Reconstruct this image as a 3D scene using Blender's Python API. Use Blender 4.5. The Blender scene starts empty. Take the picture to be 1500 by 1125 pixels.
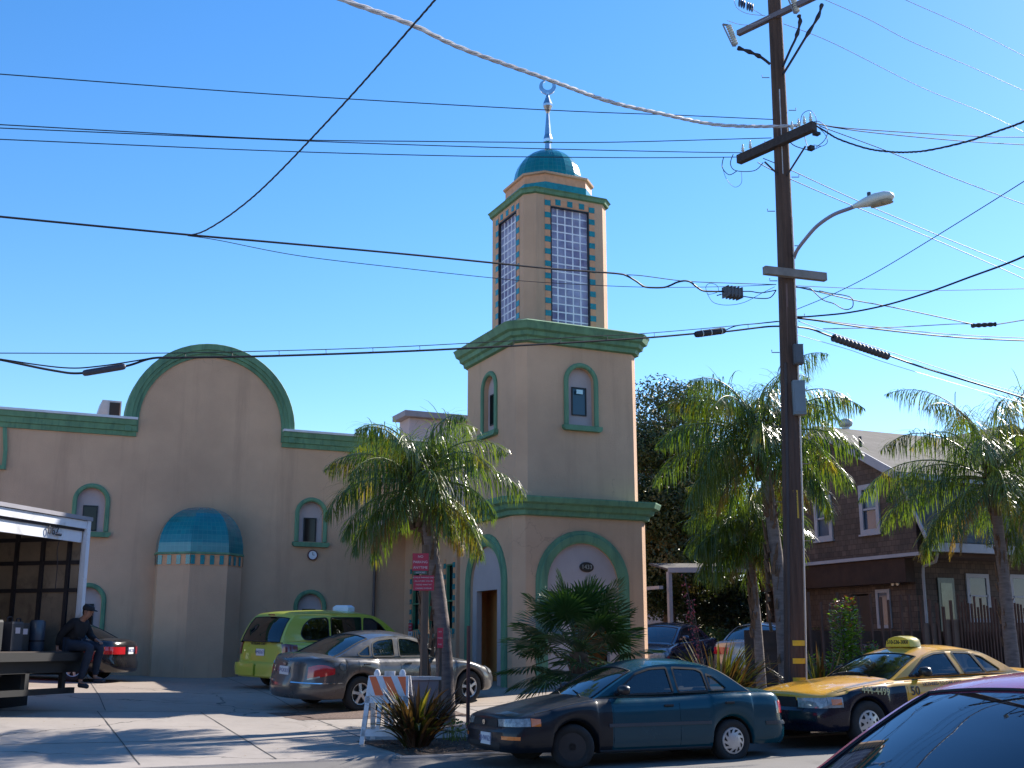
import bpy, math, random
from mathutils import Vector, Matrix, noise
from mathutils.geometry import tessellate_polygon
R=math.radians; PI=math.pi
V=Vector
random.seed(7)
SC=bpy.context.scene
COL=SC.collection
# ---------------------------------------------------------------- camera calibration (used to read positions off at real distances)
FPX=1700.;PITCH=math.atan(383/1700.);YAW=R(65);CAMH=1.6
_f=V((math.cos(YAW)*math.cos(PITCH),math.sin(YAW)*math.cos(PITCH),math.sin(PITCH)))
_r=V((math.sin(YAW),-math.cos(YAW),0)); _u=_r.cross(_f)
def at(x,y,X=None,Y=None,Z=None,D=None):
    d=_f+_r*((x-750)/FPX)+_u*((562.5-y)/FPX)
    if X is not None:t=X/d.x
    elif Y is not None:t=Y/d.y
    elif Z is not None:t=(Z-CAMH)/d.z
    else:t=D/(d.x*math.cos(YAW)+d.y*math.sin(YAW))
    return V((d.x*t,d.y*t,CAMH+d.z*t))
def dl(d,r,z=0):   # depth / lateral -> world
    return V((d*math.cos(YAW)+r*math.sin(YAW),d*math.sin(YAW)-r*math.cos(YAW),z))
# ---------------------------------------------------------------- materials
MATS={}
def nt(name):
    m=bpy.data.materials.new(name);m.use_nodes=True
    t=m.node_tree;b=t.nodes['Principled BSDF'];return m,t,b
def mixrgb(t,fac,a,b,mode='MIX'):
    n=t.nodes.new('ShaderNodeMix');n.data_type='RGBA';n.blend_type=mode
    for s,v in ((n.inputs['Factor'],fac),(n.inputs['A'],a),(n.inputs['B'],b)):
        if hasattr(v,'links') : t.links.new(v,s)
        elif isinstance(v,(int,float)): s.default_value=v
        else: s.default_value=(*v[:3],1)
    return n.outputs['Result']
def noisen(t,scale,detail=4,rough=.55,vec=None,dist=0):
    n=t.nodes.new('ShaderNodeTexNoise');n.inputs['Scale'].default_value=scale;n.inputs['Detail'].default_value=detail
    n.inputs['Roughness'].default_value=rough;n.inputs['Distortion'].default_value=dist
    if vec: t.links.new(vec,n.inputs['Vector'])
    return n.outputs['Fac']
def ramp(t,inp,a,b,c0=(0,0,0),c1=(1,1,1)):
    n=t.nodes.new('ShaderNodeValToRGB');n.color_ramp.elements[0].position=a;n.color_ramp.elements[1].position=b
    n.color_ramp.elements[0].color=(*c0,1);n.color_ramp.elements[1].color=(*c1,1)
    t.links.new(inp,n.inputs[0]);return n.outputs[0]
def coords(t,kind='Object',scale=None):
    n=t.nodes.new('ShaderNodeTexCoord')
    if scale is None:return n.outputs[kind]
    m=t.nodes.new('ShaderNodeMapping');m.inputs['Scale'].default_value=scale
    t.links.new(n.outputs[kind],m.inputs['Vector']);return m.outputs['Vector']
def bump(t,b,h,strength=.3,dist=.02):
    n=t.nodes.new('ShaderNodeBump');n.inputs['Strength'].default_value=strength;n.inputs['Distance'].default_value=dist
    t.links.new(h,n.inputs['Height']);t.links.new(n.outputs['Normal'],b.inputs['Normal'])
def M(name,col,rough=.8,metal=0,var=.12,scale=3,bmp=0,bscale=60,coat=0,spec=.5,dirt=None,stretch=None):
    if name in MATS:return MATS[name]
    m,t,b=nt(name);b.inputs['Roughness'].default_value=rough;b.inputs['Metallic'].default_value=metal
    b.inputs['Coat Weight'].default_value=coat;b.inputs['Coat Roughness'].default_value=.06;b.inputs['Specular IOR Level'].default_value=spec
    if var>0:
        c=coords(t,'Object',stretch)
        n1=noisen(t,scale,5,.6,c)
        lo=tuple(max(0,x*(1-var)) for x in col);hi=tuple(min(1,x*(1+var)) for x in col)
        o=ramp(t,n1,.3,.7,lo,hi)
        if dirt:
            n2=noisen(t,dirt[1],6,.65,c,.5)
            o=mixrgb(t,ramp(t,n2,.5,.75),o,dirt[0])
        t.links.new(o,b.inputs['Base Color'])
    else: b.inputs['Base Color'].default_value=(*col,1)
    if bmp: bump(t,b,noisen(t,bscale,4,.6,coords(t)),bmp,.01)
    MATS[name]=m;return m
def Mpaint(name,col,rough=.28,flake=.0,dust=.08,coat=.7,spec=.5):
    if name in MATS:return MATS[name]
    m,t,b=nt(name);c=coords(t)
    n=noisen(t,2.2,6,.65,c,.3)
    b.inputs['Metallic'].default_value=flake
    b.inputs['Coat Weight'].default_value=coat;b.inputs['Specular IOR Level'].default_value=spec;b.inputs['Coat Roughness'].default_value=.05
    o=mixrgb(t,ramp(t,n,.42,.8),col,tuple(x*(1-dust)+dust*.32 for x in col))
    t.links.new(o,b.inputs['Base Color'])
    r=ramp(t,noisen(t,5,5,.6,c),.3,.7,(rough*.8,)*3,(rough*1.3,)*3);t.links.new(r,b.inputs['Roughness'])
    MATS[name]=m;return m
def Mglass(name,col=(.02,.03,.035),alpha=.35,rough=.02):
    """tinted pane: see-through with strong mirror reflection at grazing angles"""
    if name in MATS:return MATS[name]
    m=bpy.data.materials.new(name);m.use_nodes=True;t=m.node_tree;t.nodes.clear()
    o=t.nodes.new('ShaderNodeOutputMaterial');tr=t.nodes.new('ShaderNodeBsdfTransparent');tr.inputs[0].default_value=(alpha,alpha*1.04,alpha*1.03,1)
    df=t.nodes.new('ShaderNodeBsdfDiffuse');df.inputs[0].default_value=(*col,1)
    gl=t.nodes.new('ShaderNodeBsdfGlossy');gl.inputs['Roughness'].default_value=rough;gl.inputs[0].default_value=(.9,.95,1,1)
    fr=t.nodes.new('ShaderNodeFresnel');fr.inputs['IOR'].default_value=1.75
    a=t.nodes.new('ShaderNodeMixShader');a.inputs[0].default_value=.15
    t.links.new(tr.outputs[0],a.inputs[1]);t.links.new(df.outputs[0],a.inputs[2])
    bb=t.nodes.new('ShaderNodeMixShader');t.links.new(fr.outputs[0],bb.inputs[0]);t.links.new(a.outputs[0],bb.inputs[1]);t.links.new(gl.outputs[0],bb.inputs[2])
    t.links.new(bb.outputs[0],o.inputs[0]);MATS[name]=m;return m
def Mleaf(name,c0,c1,trans=.35,rough=.35,scale=2.5,tip=None,spec=.5,tcol=None):
    if name in MATS:return MATS[name]
    m,t,b=nt(name);n=noisen(t,scale,4,.7,coords(t))
    o=ramp(t,n,.35,.65,c0,c1)
    if tip:
        n2=noisen(t,scale*.6,3,.6,coords(t));o=mixrgb(t,ramp(t,n2,.56,.68),o,tip)
    t.links.new(o,b.inputs['Base Color']);b.inputs['Roughness'].default_value=rough;b.inputs['Specular IOR Level'].default_value=spec
    tr=t.nodes.new('ShaderNodeBsdfTranslucent')
    t.links.new(mixrgb(t,1.0,o,tcol or (1.6,1.7,.5),'MULTIPLY'),tr.inputs[0])
    mx=t.nodes.new('ShaderNodeMixShader');mx.inputs[0].default_value=trans
    t.links.new(b.outputs[0],mx.inputs[1]);t.links.new(tr.outputs[0],mx.inputs[2])
    t.links.new(mx.outputs[0],t.nodes['Material Output'].inputs[0])
    MATS[name]=m;return m
def Mstucco(name,col,streak=.7):
    m,t,b=nt(name);c=coords(t)
    n=noisen(t,.45,5,.6,c);n2=noisen(t,.9,6,.7,coords(t,'Object',(1.5,1.5,.12)))
    o=ramp(t,n,.3,.7,tuple(x*.84 for x in col),tuple(x*1.10 for x in col))
    o=mixrgb(t,ramp(t,n2,.52,.8,(0,0,0),(streak,)*3),o,tuple(x*.6 for x in col))
    n4=noisen(t,7,5,.7,c);o=mixrgb(t,ramp(t,n4,.62,.8,(0,0,0),(.25,)*3),o,tuple(x*.8 for x in col))
    v=t.nodes.new('ShaderNodeTexVoronoi');v.feature='DISTANCE_TO_EDGE';v.inputs['Scale'].default_value=.33
    nn=t.nodes.new('ShaderNodeTexNoise');nn.inputs['Scale'].default_value=1.7;nn.inputs['Detail'].default_value=7;t.links.new(c,nn.inputs['Vector'])
    va=t.nodes.new('ShaderNodeVectorMath');va.operation='ADD';t.links.new(c,va.inputs[0]);t.links.new(nn.outputs['Color'],va.inputs[1]);t.links.new(va.outputs[0],v.inputs['Vector'])
    gate=ramp(t,noisen(t,.5,3,.5,c),.52,.6,(0,0,0),(.45,)*3)
    ck=mixrgb(t,1.0,ramp(t,v.outputs['Distance'],.001,.004,(1,1,1),(0,0,0)),gate,'MULTIPLY')
    o=mixrgb(t,ck,o,tuple(x*.45 for x in col))
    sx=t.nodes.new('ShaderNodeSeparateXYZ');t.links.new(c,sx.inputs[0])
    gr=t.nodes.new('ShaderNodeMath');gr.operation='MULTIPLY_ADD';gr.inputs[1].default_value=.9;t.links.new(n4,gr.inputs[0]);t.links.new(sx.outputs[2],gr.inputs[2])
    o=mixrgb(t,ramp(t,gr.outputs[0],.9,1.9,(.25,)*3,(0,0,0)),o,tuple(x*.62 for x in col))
    t.links.new(o,b.inputs['Base Color']);b.inputs['Roughness'].default_value=.9
    bump(t,b,noisen(t,28,6,.7,c),.45,.02);MATS[name]=m;return m
# ---------------------------------------------------------------- mesh builder
WM={}
class MB:
    def __init__(s): s.v=[];s.f=[];s.m=[];s.T=None
    def pt(s,p):
        p=V(p)
        if s.T is not None:p=s.T@p
        s.v.append(p);return len(s.v)-1
    def poly(s,pts,m=0): s.f.append([s.pt(p) for p in pts]);s.m.append(m)
    def face(s,idx,m=0): s.f.append(list(idx));s.m.append(m)
    def box(s,c,d,m=0,rot=0):
        cx,cy,cz=c;hx,hy,hz=d[0]/2,d[1]/2,d[2]/2;ca,sa=math.cos(rot),math.sin(rot)
        i=[s.pt((cx+x*ca-y*sa,cy+x*sa+y*ca,cz+z)) for x,y,z in ((-hx,-hy,-hz),(hx,-hy,-hz),(hx,hy,-hz),(-hx,hy,-hz),(-hx,-hy,hz),(hx,-hy,hz),(hx,hy,hz),(-hx,hy,hz))]
        for q in ((0,3,2,1),(4,5,6,7),(0,1,5,4),(1,2,6,5),(2,3,7,6),(3,0,4,7)):s.face([i[k] for k in q],m)
    def b2(s,x0,x1,y0,y1,z0,z1,m=0): s.box(((x0+x1)/2,(y0+y1)/2,(z0+z1)/2),(abs(x1-x0),abs(y1-y0),abs(z1-z0)),m)
    def rings(s,rs,closed=True,cap=True,m=0,loop=False):
        n=len(rs[0]);ix=[[s.pt(p) for p in r] for r in rs]
        K=len(ix) if loop else len(ix)-1
        for a in range(K):
            b=(a+1)%len(ix)
            for k in range(n if closed else n-1):
                s.face((ix[a][k],ix[a][(k+1)%n],ix[b][(k+1)%n],ix[b][k]),m)
        if cap and not loop and closed:
            s.face(ix[0][::-1],m);s.face(ix[-1],m)
    def tube(s,pts,r,n=6,m=0,cap=True):
        pts=[V(p) for p in pts];rs=[]
        up=V((0,0,1));prev=None
        for i,p in enumerate(pts):
            d=(pts[min(i+1,len(pts)-1)]-pts[max(i-1,0)]).normalized()
            if prev is None:
                a=d.cross(up)
                if a.length<.05:a=d.cross(V((1,0,0)))
                a.normalize()
            else: a=(prev-d*prev.dot(d)).normalized()
            prev=a;b=d.cross(a);rr=r[i] if isinstance(r,(list,tuple)) else r
            rs.append([p+(a*math.cos(2*PI*k/n)+b*math.sin(2*PI*k/n))*rr for k in range(n)])
        s.rings(rs,True,cap,m)
    def lathe(s,prof,c=(0,0,0),n=24,m=0,axis='z',a0=0,a1=2*PI,cap=True):
        full=abs(a1-a0-2*PI)<1e-6;K=n if full else n+1
        def P(r,h,a):
            x,y=r*math.cos(a),r*math.sin(a)
            if axis=='z':q=(x,y,h)
            elif axis=='y':q=(x,h,y)
            else:q=(h,x,y)
            return V(q)+V(c)
        ix=[[s.pt(P(r,h,a0+(a1-a0)*k/n)) for k in range(K)] for r,h in prof]
        for i in range(len(ix)-1):
            for k in range(n):
                s.face((ix[i][k],ix[i][(k+1)%K],ix[i+1][(k+1)%K],ix[i+1][k]),m)
        if cap and full:
            if prof[0][0]>1e-4:s.face(ix[0][::-1],m)
            if prof[-1][0]>1e-4:s.face(ix[-1],m)
    def tess(s,outer,holes,fn,m=0,flip=False):
        loops=[outer]+list(holes);flat=[p for l in loops for p in l]
        tris=tessellate_polygon([[V((p[0],p[1],0)) for p in l] for l in loops])
        ix=[s.pt(fn(*p)) for p in flat]
        for a,b,c in tris:s.face((ix[c],ix[b],ix[a]) if flip else (ix[a],ix[b],ix[c]),m)
    def prism(s,outline,fn,d0,d1,m=0,holes=()):
        """extrude 2D outline (with holes) between depths; fn(a,b,d)"""
        s.tess(outline,holes,lambda a,b:fn(a,b,d0),m);s.tess(outline,holes,lambda a,b:fn(a,b,d1),m,True)
        for l in [outline]+list(holes):
            n=len(l)
            for i in range(n):
                p,q=l[i],l[(i+1)%n];s.poly([fn(*p,d0),fn(*q,d0),fn(*q,d1),fn(*p,d1)],m)
    def build(s,name,mats,parent=None,smooth=False,world=True,origin=None,auto=40):
        me=bpy.data.meshes.new(name)
        o=V(origin) if origin is not None else None
        vs=[tuple(p-o) if o else tuple(p) for p in s.v]
        me.from_pydata(vs,[],s.f)
        if not isinstance(mats,(list,tuple)):mats=[mats]
        for k in mats:me.materials.append(k)
        me.polygons.foreach_set('material_index',s.m)
        me.validate();me.update()
        import bmesh
        bm=bmesh.new();bm.from_mesh(me)
        bmesh.ops.remove_doubles(bm,verts=bm.verts,dist=1e-5) if len(bm.verts)<60000 else None
        if len(bm.verts)<60000 and not getattr(s,'norecalc',False):bmesh.ops.recalc_face_normals(bm,faces=bm.faces)
        if smooth:
            ca=R(auto)
            for fa in bm.faces:fa.smooth=True
            for e in bm.edges:
                if len(e.link_faces)==2 and e.calc_face_angle(0)>ca:e.smooth=False
        bm.to_mesh(me);bm.free()
        ob=bpy.data.objects.new(name,me);COL.objects.link(ob)
        if o:ob.location=o
        if parent is not None:
            ob.parent=parent
            if world:
                ob.matrix_parent_inverse=WM[parent.name].inverted();WM[ob.name]=Matrix.Identity(4)
            else: WM[ob.name]=WM[parent.name].copy()
        else: WM[ob.name]=Matrix.Translation(o) if o else Matrix.Identity(4)
        return ob
def tag(o,label=None,cat=None,group=None,kind=None):
    for k,v in (('label',label),('category',cat),('group',group),('kind',kind)):
        if v:o[k]=v
    return o
def root(name,loc,rz=0,label=None,cat=None,group=None):
    o=bpy.data.objects.new(name,None);COL.objects.link(o);o.location=loc;o.rotation_euler=(0,0,rz)
    o.empty_display_size=.3
    WM[o.name]=Matrix.Translation(V(loc))@Matrix.Rotation(rz,4,'Z')
    return tag(o,label,cat,group)
def textmesh(name,s,size,mat,parent,Mx,extrude=.002,bold=0,world=True,align='CENTER',sx=1):
    cu=bpy.data.curves.new(name,'FONT');cu.body=s;cu.size=size;cu.extrude=extrude;cu.offset=bold;cu.align_x=align;cu.align_y='CENTER';cu.resolution_u=3
    to=bpy.data.objects.new(name+'_c',cu);COL.objects.link(to)
    dg=bpy.context.evaluated_depsgraph_get();me=bpy.data.meshes.new_from_object(to.evaluated_get(dg))
    bpy.data.objects.remove(to)
    me.transform(Mx@Matrix.Diagonal((sx,1,1,1)));me.materials.clear();me.materials.append(mat)
    ob=bpy.data.objects.new(name,me);COL.objects.link(ob);ob.parent=parent
    if world: ob.matrix_parent_inverse=WM[parent.name].inverted();WM[ob.name]=Matrix.Identity(4)
    else: WM[ob.name]=WM[parent.name].copy()
    return ob
def frame(o,x,y):   # matrix: text plane x->x, y->y at origin o
    x=V(x).normalized();y=V(y).normalized();z=x.cross(y)
    m=Matrix((x,y,z)).transposed().to_4x4();m.translation=V(o);return m
def clamp(x,a=0,b=1):return max(a,min(b,x))
def lerp(a,b,t):return a+(b-a)*t
def interp(tab,x):
    if x<=tab[0][0]:return tab[0][1]
    for (a,p),(b,q) in zip(tab,tab[1:]):
        if x<=b:return lerp(p,q,(x-a)/(b-a) if b>a else 0)
    return tab[-1][1]
def smth(tab,x):
    """smooth (cosine-free catmull) interpolation"""
    n=len(tab)
    if x<=tab[0][0]:return tab[0][1]
    if x>=tab[-1][0]:return tab[-1][1]
    for i in range(n-1):
        if x<=tab[i+1][0]:break
    p=[tab[clamp(i+k,0,n-1)] for k in (-1,0,1,2)]
    t=(x-p[1][0])/(p[2][0]-p[1][0]);h=p[2][0]-p[1][0]
    def sl(a,b,c):
        return (c[1]-a[1])/(c[0]-a[0]) if c[0]>a[0] else 0
    m1=sl(p[0],p[1],p[2])*h;m2=sl(p[1],p[2],p[3])*h
    return (2*t**3-3*t*t+1)*p[1][1]+(t**3-2*t*t+t)*m1+(-2*t**3+3*t*t)*p[2][1]+(t**3-t*t)*m2
def inset(poly,d):
    n=len(poly);A=sum(poly[i][0]*poly[(i+1)%n][1]-poly[(i+1)%n][0]*poly[i][1] for i in range(n));sg=1 if A>0 else -1
    out=[]
    for i in range(n):
        p0,p1,p2=V(poly[i-1]),V(poly[i]),V(poly[(i+1)%n])
        a=(p1-p0).normalized();b=(p2-p1).normalized()
        na=V((-a.y,a.x))*sg;nb=V((-b.y,b.x))*sg
        k=na+nb
        if k.length<.2:k=na
        else:k=k/(k.length**2)*2
        out.append(tuple(p1+k*d))
    return out
def arch(cx,w,z0,zs,n=14,top=None):
    """arch outline: half width w, base z0, spring z zs, semicircle (or elliptical to top)"""
    h=(top-zs) if top else w
    return [(cx-w,z0)]+[(cx-w*math.cos(PI*k/n),zs+h*math.sin(PI*k/n)) for k in range(n+1)]+[(cx+w,z0)]
# ---------------------------------------------------------------- ground height
def gz(X,Y):
    b=.02*max(0,min(X,40)-9)-.01*max(0,6-X)*(1 if Y<16 else 0)
    if Y<15:return b
    if Y<16.05:return b-.08*(Y-15)/1.05
    z=interp([(16.05,.055),(16.4,.085),(22,.36),(25,.55),(33,.8),(60,1.0)],Y)
    return b+z+.03*clamp(5-X,0,10)*clamp((Y-17)/4)
# ================================================================ MATERIALS
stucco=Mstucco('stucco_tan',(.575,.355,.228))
stucco_w=Mstucco('stucco_mauve',(.45,.37,.37),.1)
stucco_g=Mstucco('stucco_grey',(.36,.33,.36),.2)
green=M('green_trim',(.115,.235,.135),.75,var=.2,scale=1.2,dirt=((.05,.13,.09),2.2),stretch=(3,3,.5),bmp=.15,bscale=40)
teal=M('teal_tile',(.0,.19,.21),.25,var=.25,scale=9,coat=.4)
peach=M('peach_tile',(.62,.30,.155),.6,var=.12,scale=9)
black=M('black_trim',(.012,.012,.014),.5,var=0)
darkglass=M('dark_window_glass',(.007,.008,.010),.05,var=0,spec=.3)
whitecap=M('white_flashing',(.62,.62,.66),.6,var=.1)
steel=M('steel_finial',(.55,.57,.62),.22,metal=1,var=.15,scale=6)
galv=M('galvanised',(.42,.45,.48),.5,metal=.3,var=.15)
# concrete
def Mconcrete(name,col,cracks=True):
    m,t,b=nt(name);c=coords(t)
    n=noisen(t,.35,6,.65,c);n2=noisen(t,2.4,6,.7,c,.4);n3=noisen(t,40,3,.6,c)
    o=ramp(t,n,.3,.7,tuple(x*.84 for x in col),tuple(x*1.08 for x in col))
    o=mixrgb(t,ramp(t,n2,.5,.78,(0,0,0),(.45,)*3),o,tuple(x*.55 for x in col))
    o=mixrgb(t,ramp(t,n3,.35,.75,(0,0,0),(.25,)*3),o,tuple(x*.7 for x in col))
    n5=noisen(t,.9,5,.7,c,.8);o=mixrgb(t,ramp(t,n5,.57,.67,(0,0,0),(.45,)*3),o,tuple(x*.45 for x in col))
    sp5=noisen(t,9,3,.8,c);o=mixrgb(t,ramp(t,sp5,.68,.74,(0,0,0),(.5,)*3),o,tuple(x*.4 for x in col))
    if cracks:
        v=t.nodes.new('ShaderNodeTexVoronoi');v.feature='DISTANCE_TO_EDGE';v.inputs['Scale'].default_value=.16
        w=t.nodes.new('ShaderNodeVectorMath');w.operation='ADD'
        nn=t.nodes.new('ShaderNodeTexNoise');nn.inputs['Scale'].default_value=1.1;nn.inputs['Detail'].default_value=6
        t.links.new(c,nn.inputs['Vector']);sc=t.nodes.new('ShaderNodeVectorMath');sc.operation='SCALE';sc.inputs['Scale'].default_value=.9
        t.links.new(nn.outputs['Color'],sc.inputs[0]);t.links.new(c,w.inputs[0]);t.links.new(sc.outputs[0],w.inputs[1]);t.links.new(w.outputs[0],v.inputs['Vector'])
        o=mixrgb(t,ramp(t,v.outputs['Distance'],.0012,.0035,(.85,)*3,(0,0,0)),o,(.03,.028,.026))
    t.links.new(o,b.inputs['Base Color']);b.inputs['Roughness'].default_value=.88
    bump(t,b,n3,.25,.01);MATS[name]=m;return m
concrete=Mconcrete('sidewalk_concrete',(.32,.28,.252))
lotcon=Mconcrete('lot_concrete',(.31,.255,.215))
asphalt=Mconcrete('road_asphalt',(.15,.138,.13),False)
kerbm=Mconcrete('kerb_concrete',(.27,.24,.22),False)
soil=M('soil_mulch',(.06,.038,.028),.95,var=.5,scale=14,bmp=.8,bscale=30)
gravel=M('brown_gravel',(.12,.08,.065),.95,var=.45,scale=25,bmp=.8,bscale=40)
# ================================================================ GROUND (setting)
def sheet(name,xs,ys,mat,dz=0,fn=None,kind='structure'):
    mb=MB();fn=fn or gz
    ix=[[mb.pt((x,y,fn(x,y)+dz)) for x in xs] for y in ys]
    for j in range(len(ys)-1):
        for i in range(len(xs)-1):mb.face((ix[j][i],ix[j][i+1],ix[j+1][i+1],ix[j+1][i]))
    o=mb.build(name,mat,smooth=True);o['kind']=kind;return o
def rng(a,b,n):return [a+(b-a)*i/n for i in range(n+1)]
sheet('ground',[-400,-60,-20,0,10,30,60,120,400],[-300,-60,-20,0,16,40,80,200,600],M('far_ground',(.12,.115,.10),.95,scale=.2),-.25,lambda x,y:0.0)
sheet('road',rng(-60,60,48),[-4,0,4,8,12,15,15.5,16.05],asphalt)
xs=rng(-30,60,60)
def ysw(a,b,n):return rng(a,b,n)
sheet('sidewalk',xs,[16.2,16.5,17,18,19,20,21,22,22.4],concrete)
sheet('parking_lot',xs,[22.4,23,24,25,26,28,30,32,33,36,42,60],lotcon,.0)
# kerb with a real step and a dropped return at the driveway
mb=MB()
kx=rng(5.75,60,60)
def kerbh(x):return clamp((x-5.75)/.8,0,1)*.085+.0
rs=[]
for x in kx:
    g=gz(x,16.04);t=gz(x,16.2)+.012
    rs.append([(x,16.02,g-.2),(x,16.03,t-.02),(x,16.05,t),(x,16.21,t),(x,16.21,g-.2)])
mb.rings(rs,True,True)
o=mb.build('kerb',kerbm);o['kind']='structure'
# driveway apron between road and sidewalk
mb=MB();xs2=rng(-30,5.75,20)
for a,b in zip(xs2,xs2[1:]):
    mb.poly([(a,16.05,gz(a,16.04)),(b,16.05,gz(b,16.04)),(b,16.2,gz(b,16.2)),(a,16.2,gz(a,16.2))])
o=mb.build('driveway_apron',kerbm);o['kind']='structure'
# joints in the concrete
mb=MB()
def joint(x0,y0,x1,y1,w=.018,dz=.004):
    n=max(2,int(math.hypot(x1-x0,y1-y0)/.5));d=V((x1-x0,y1-y0,0)).normalized();p=V((-d.y,d.x,0))*w/2
    for i in range(n):
        a=V((lerp(x0,x1,i/n),lerp(y0,y1,i/n),0));b=V((lerp(x0,x1,(i+1)/n),lerp(y0,y1,(i+1)/n),0))
        q=[a-p,b-p,b+p,a+p]
        for k in q:k.z=gz(k.x,k.y)+dz
        mb.poly(q)
for x in (-2.2,.2,2.3,4.1,5.9,9.3,11.9,14.6,17.2,20):joint(x,16.4,x+.05,22.4)
joint(-20,18.5,40,18.5);joint(-20,22.38,40,22.38,.03)
for x in (-1,2.5,6,9.5):joint(x,22.5,x+.6,33)
joint(-20,27.6,11.5,27.6,.022)
o=mb.build('pavement_joints',M('joint_dirt',(.06,.055,.05),.95));o['kind']='structure'
# planting strips
def patch(name,pts,mat,dz,kind='structure',sub=10):
    mb=MB();fn=lambda a,b:(a,b,gz(a,b)+dz)
    # fine grid clipped to quad
    p=[V(q) for q in pts]
    for i in range(sub):
        for j in range(sub):
            q=[]
            for u,v in ((i,j),(i+1,j),(i+1,j+1),(i,j+1)):
                u/=sub;v/=sub
                w=(p[0]*(1-u)+p[1]*u)*(1-v)+(p[3]*(1-u)+p[2]*u)*v
                e=noise.noise(V((w.x*3,w.y*3,0)))*.06
                q.append((w.x,w.y,gz(w.x,w.y)+dz+(.03*abs(noise.noise(V((w.x*5,w.y*5,3)))) if 0<i<sub-1 and 0<j<sub-1 else 0)))
            mb.poly(q)
    o=mb.build(name,mat,smooth=True);o['kind']=kind;return o
patch('planting_bed',[(5.9,16.22),(9.5,16.22),(9.5,17.9),(5.7,17.9)],soil,.008)
patch('planting_bed',[(9.5,16.22),(26,16.22),(26,17.9),(9.5,17.9)],soil,.008,sub=24)
patch('gravel_strip',[(5.6,20.9),(8.9,20.9),(8.9,22.2),(5.3,22.2)],gravel,.008)
# ================================================================ MOSQUE
mosque=root('mosque',(8,33,.8),0,'long tan stucco mosque hall with round green arched parapet and teal half dome alcove','mosque')
YW=33.0
def fw(a,b,d=0):return (a,YW-d,b)          # street-facing wall map: d = proud toward the street
def fx(X0):return lambda a,b,d=0:(X0-d,a,b)  # wall facing -X
def fy(Y0):return lambda a,b,d=0:(a,Y0-d,b)
def sweep2(path,prof,fn,mb,m=0,closed=False):
    """profile (out,proud) swept along 2D path; out is to the left of travel"""
    n=len(path);rs=[]
    for i in range(n):
        p=V(path[i])
        if closed:a=(p-V(path[i-1])).normalized();b=(V(path[(i+1)%n])-p).normalized()
        else:
            a=(p-V(path[i-1])).normalized() if i>0 else None;b=(V(path[i+1])-p).normalized() if i<n-1 else None
            a=a or b;b=b or a
        na=V((-a.y,a.x));nb=V((-b.y,b.x));k=na+nb;k=k/(k.length**2)*2
        rs.append([fn(*(p+k*o),d) for o,d in prof])
    mb.rings(rs,True,not closed,m,loop=closed)
# main wall outline: parapet with round arch
def archpts(cx,R_,zc,n=30):return [(cx-R_*math.cos(PI*k/n),zc+R_*math.sin(PI*k/n)) for k in range(n+1)]
AX,AR,AZ=5.97,2.36,7.68
outline=[(-9,0.2),(13.2,.2),(13.2,7.68)]+[(p[0],p[1]) for p in reversed(archpts(AX,AR,AZ))]+[(-9,7.68)]
outline=outline[::-1]
win_specs=[(2.91,.36,4.58,5.38,5.28,4.6),(8.96,.36,4.52,5.32,5.22,4.5),(9.02,.36,1.9,2.68,2.62,1.95),(3.0,.36,1.95,2.74,2.68,2.0)]
holes=[arch(cx,w,z0,zs) for cx,w,z0,zs,a,b in win_specs]
mb=MB();mb.prism(outline,fw,0,-.3,0,holes=[h for h in holes])
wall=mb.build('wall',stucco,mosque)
# side walls / roof block behind so that the hall has depth
mb=MB();mb.b2(-9,13.2,33.31,46,.2,7.0);mb.b2(13.0,13.2,33.31,46,7,7.6)
mb.build('hall_block',stucco,mosque)
# parapet cornice bands
CP=[(0,0),(.0,.02),(.0,.06),(0,.06)]
def cornice_line(x0,x1,name='parapet_cornice'):
    mb=MB()
    prof=[(7.22,0),(7.22,.05),(7.34,.07),(7.36,.11),(7.5,.13),(7.52,.17),(7.66,.2),(7.66,0)]
    mb.rings([[(x,YW-.002-d,z) for z,d in prof] for x in (x0,x1)])
    o=mb.build(name,green,mosque)
    mb=MB();mb.b2(x0,x1,YW-.23,YW+.32,7.665,7.73);mb.build('flashing',whitecap,o)
cornice_line(-9,3.93);cornice_line(8.0,13.2)
mb=MB()
path=[(AX-2.36,7.35)]+archpts(AX,2.36,AZ)+[(AX+2.36,7.35)]
path=path[::-1]
prof=[(-.02,-.3),(-.02,.12),(.0,.15),(.16,.15),(.17,.11),(.26,.11),(.27,.06),(.36,.05),(.36,.003),(.04,.003),(.04,-.3)]
sweep2(path,[(o,d) for o,d in prof],fw,mb)
mb.build('arch_cornice',green,mosque)
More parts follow.
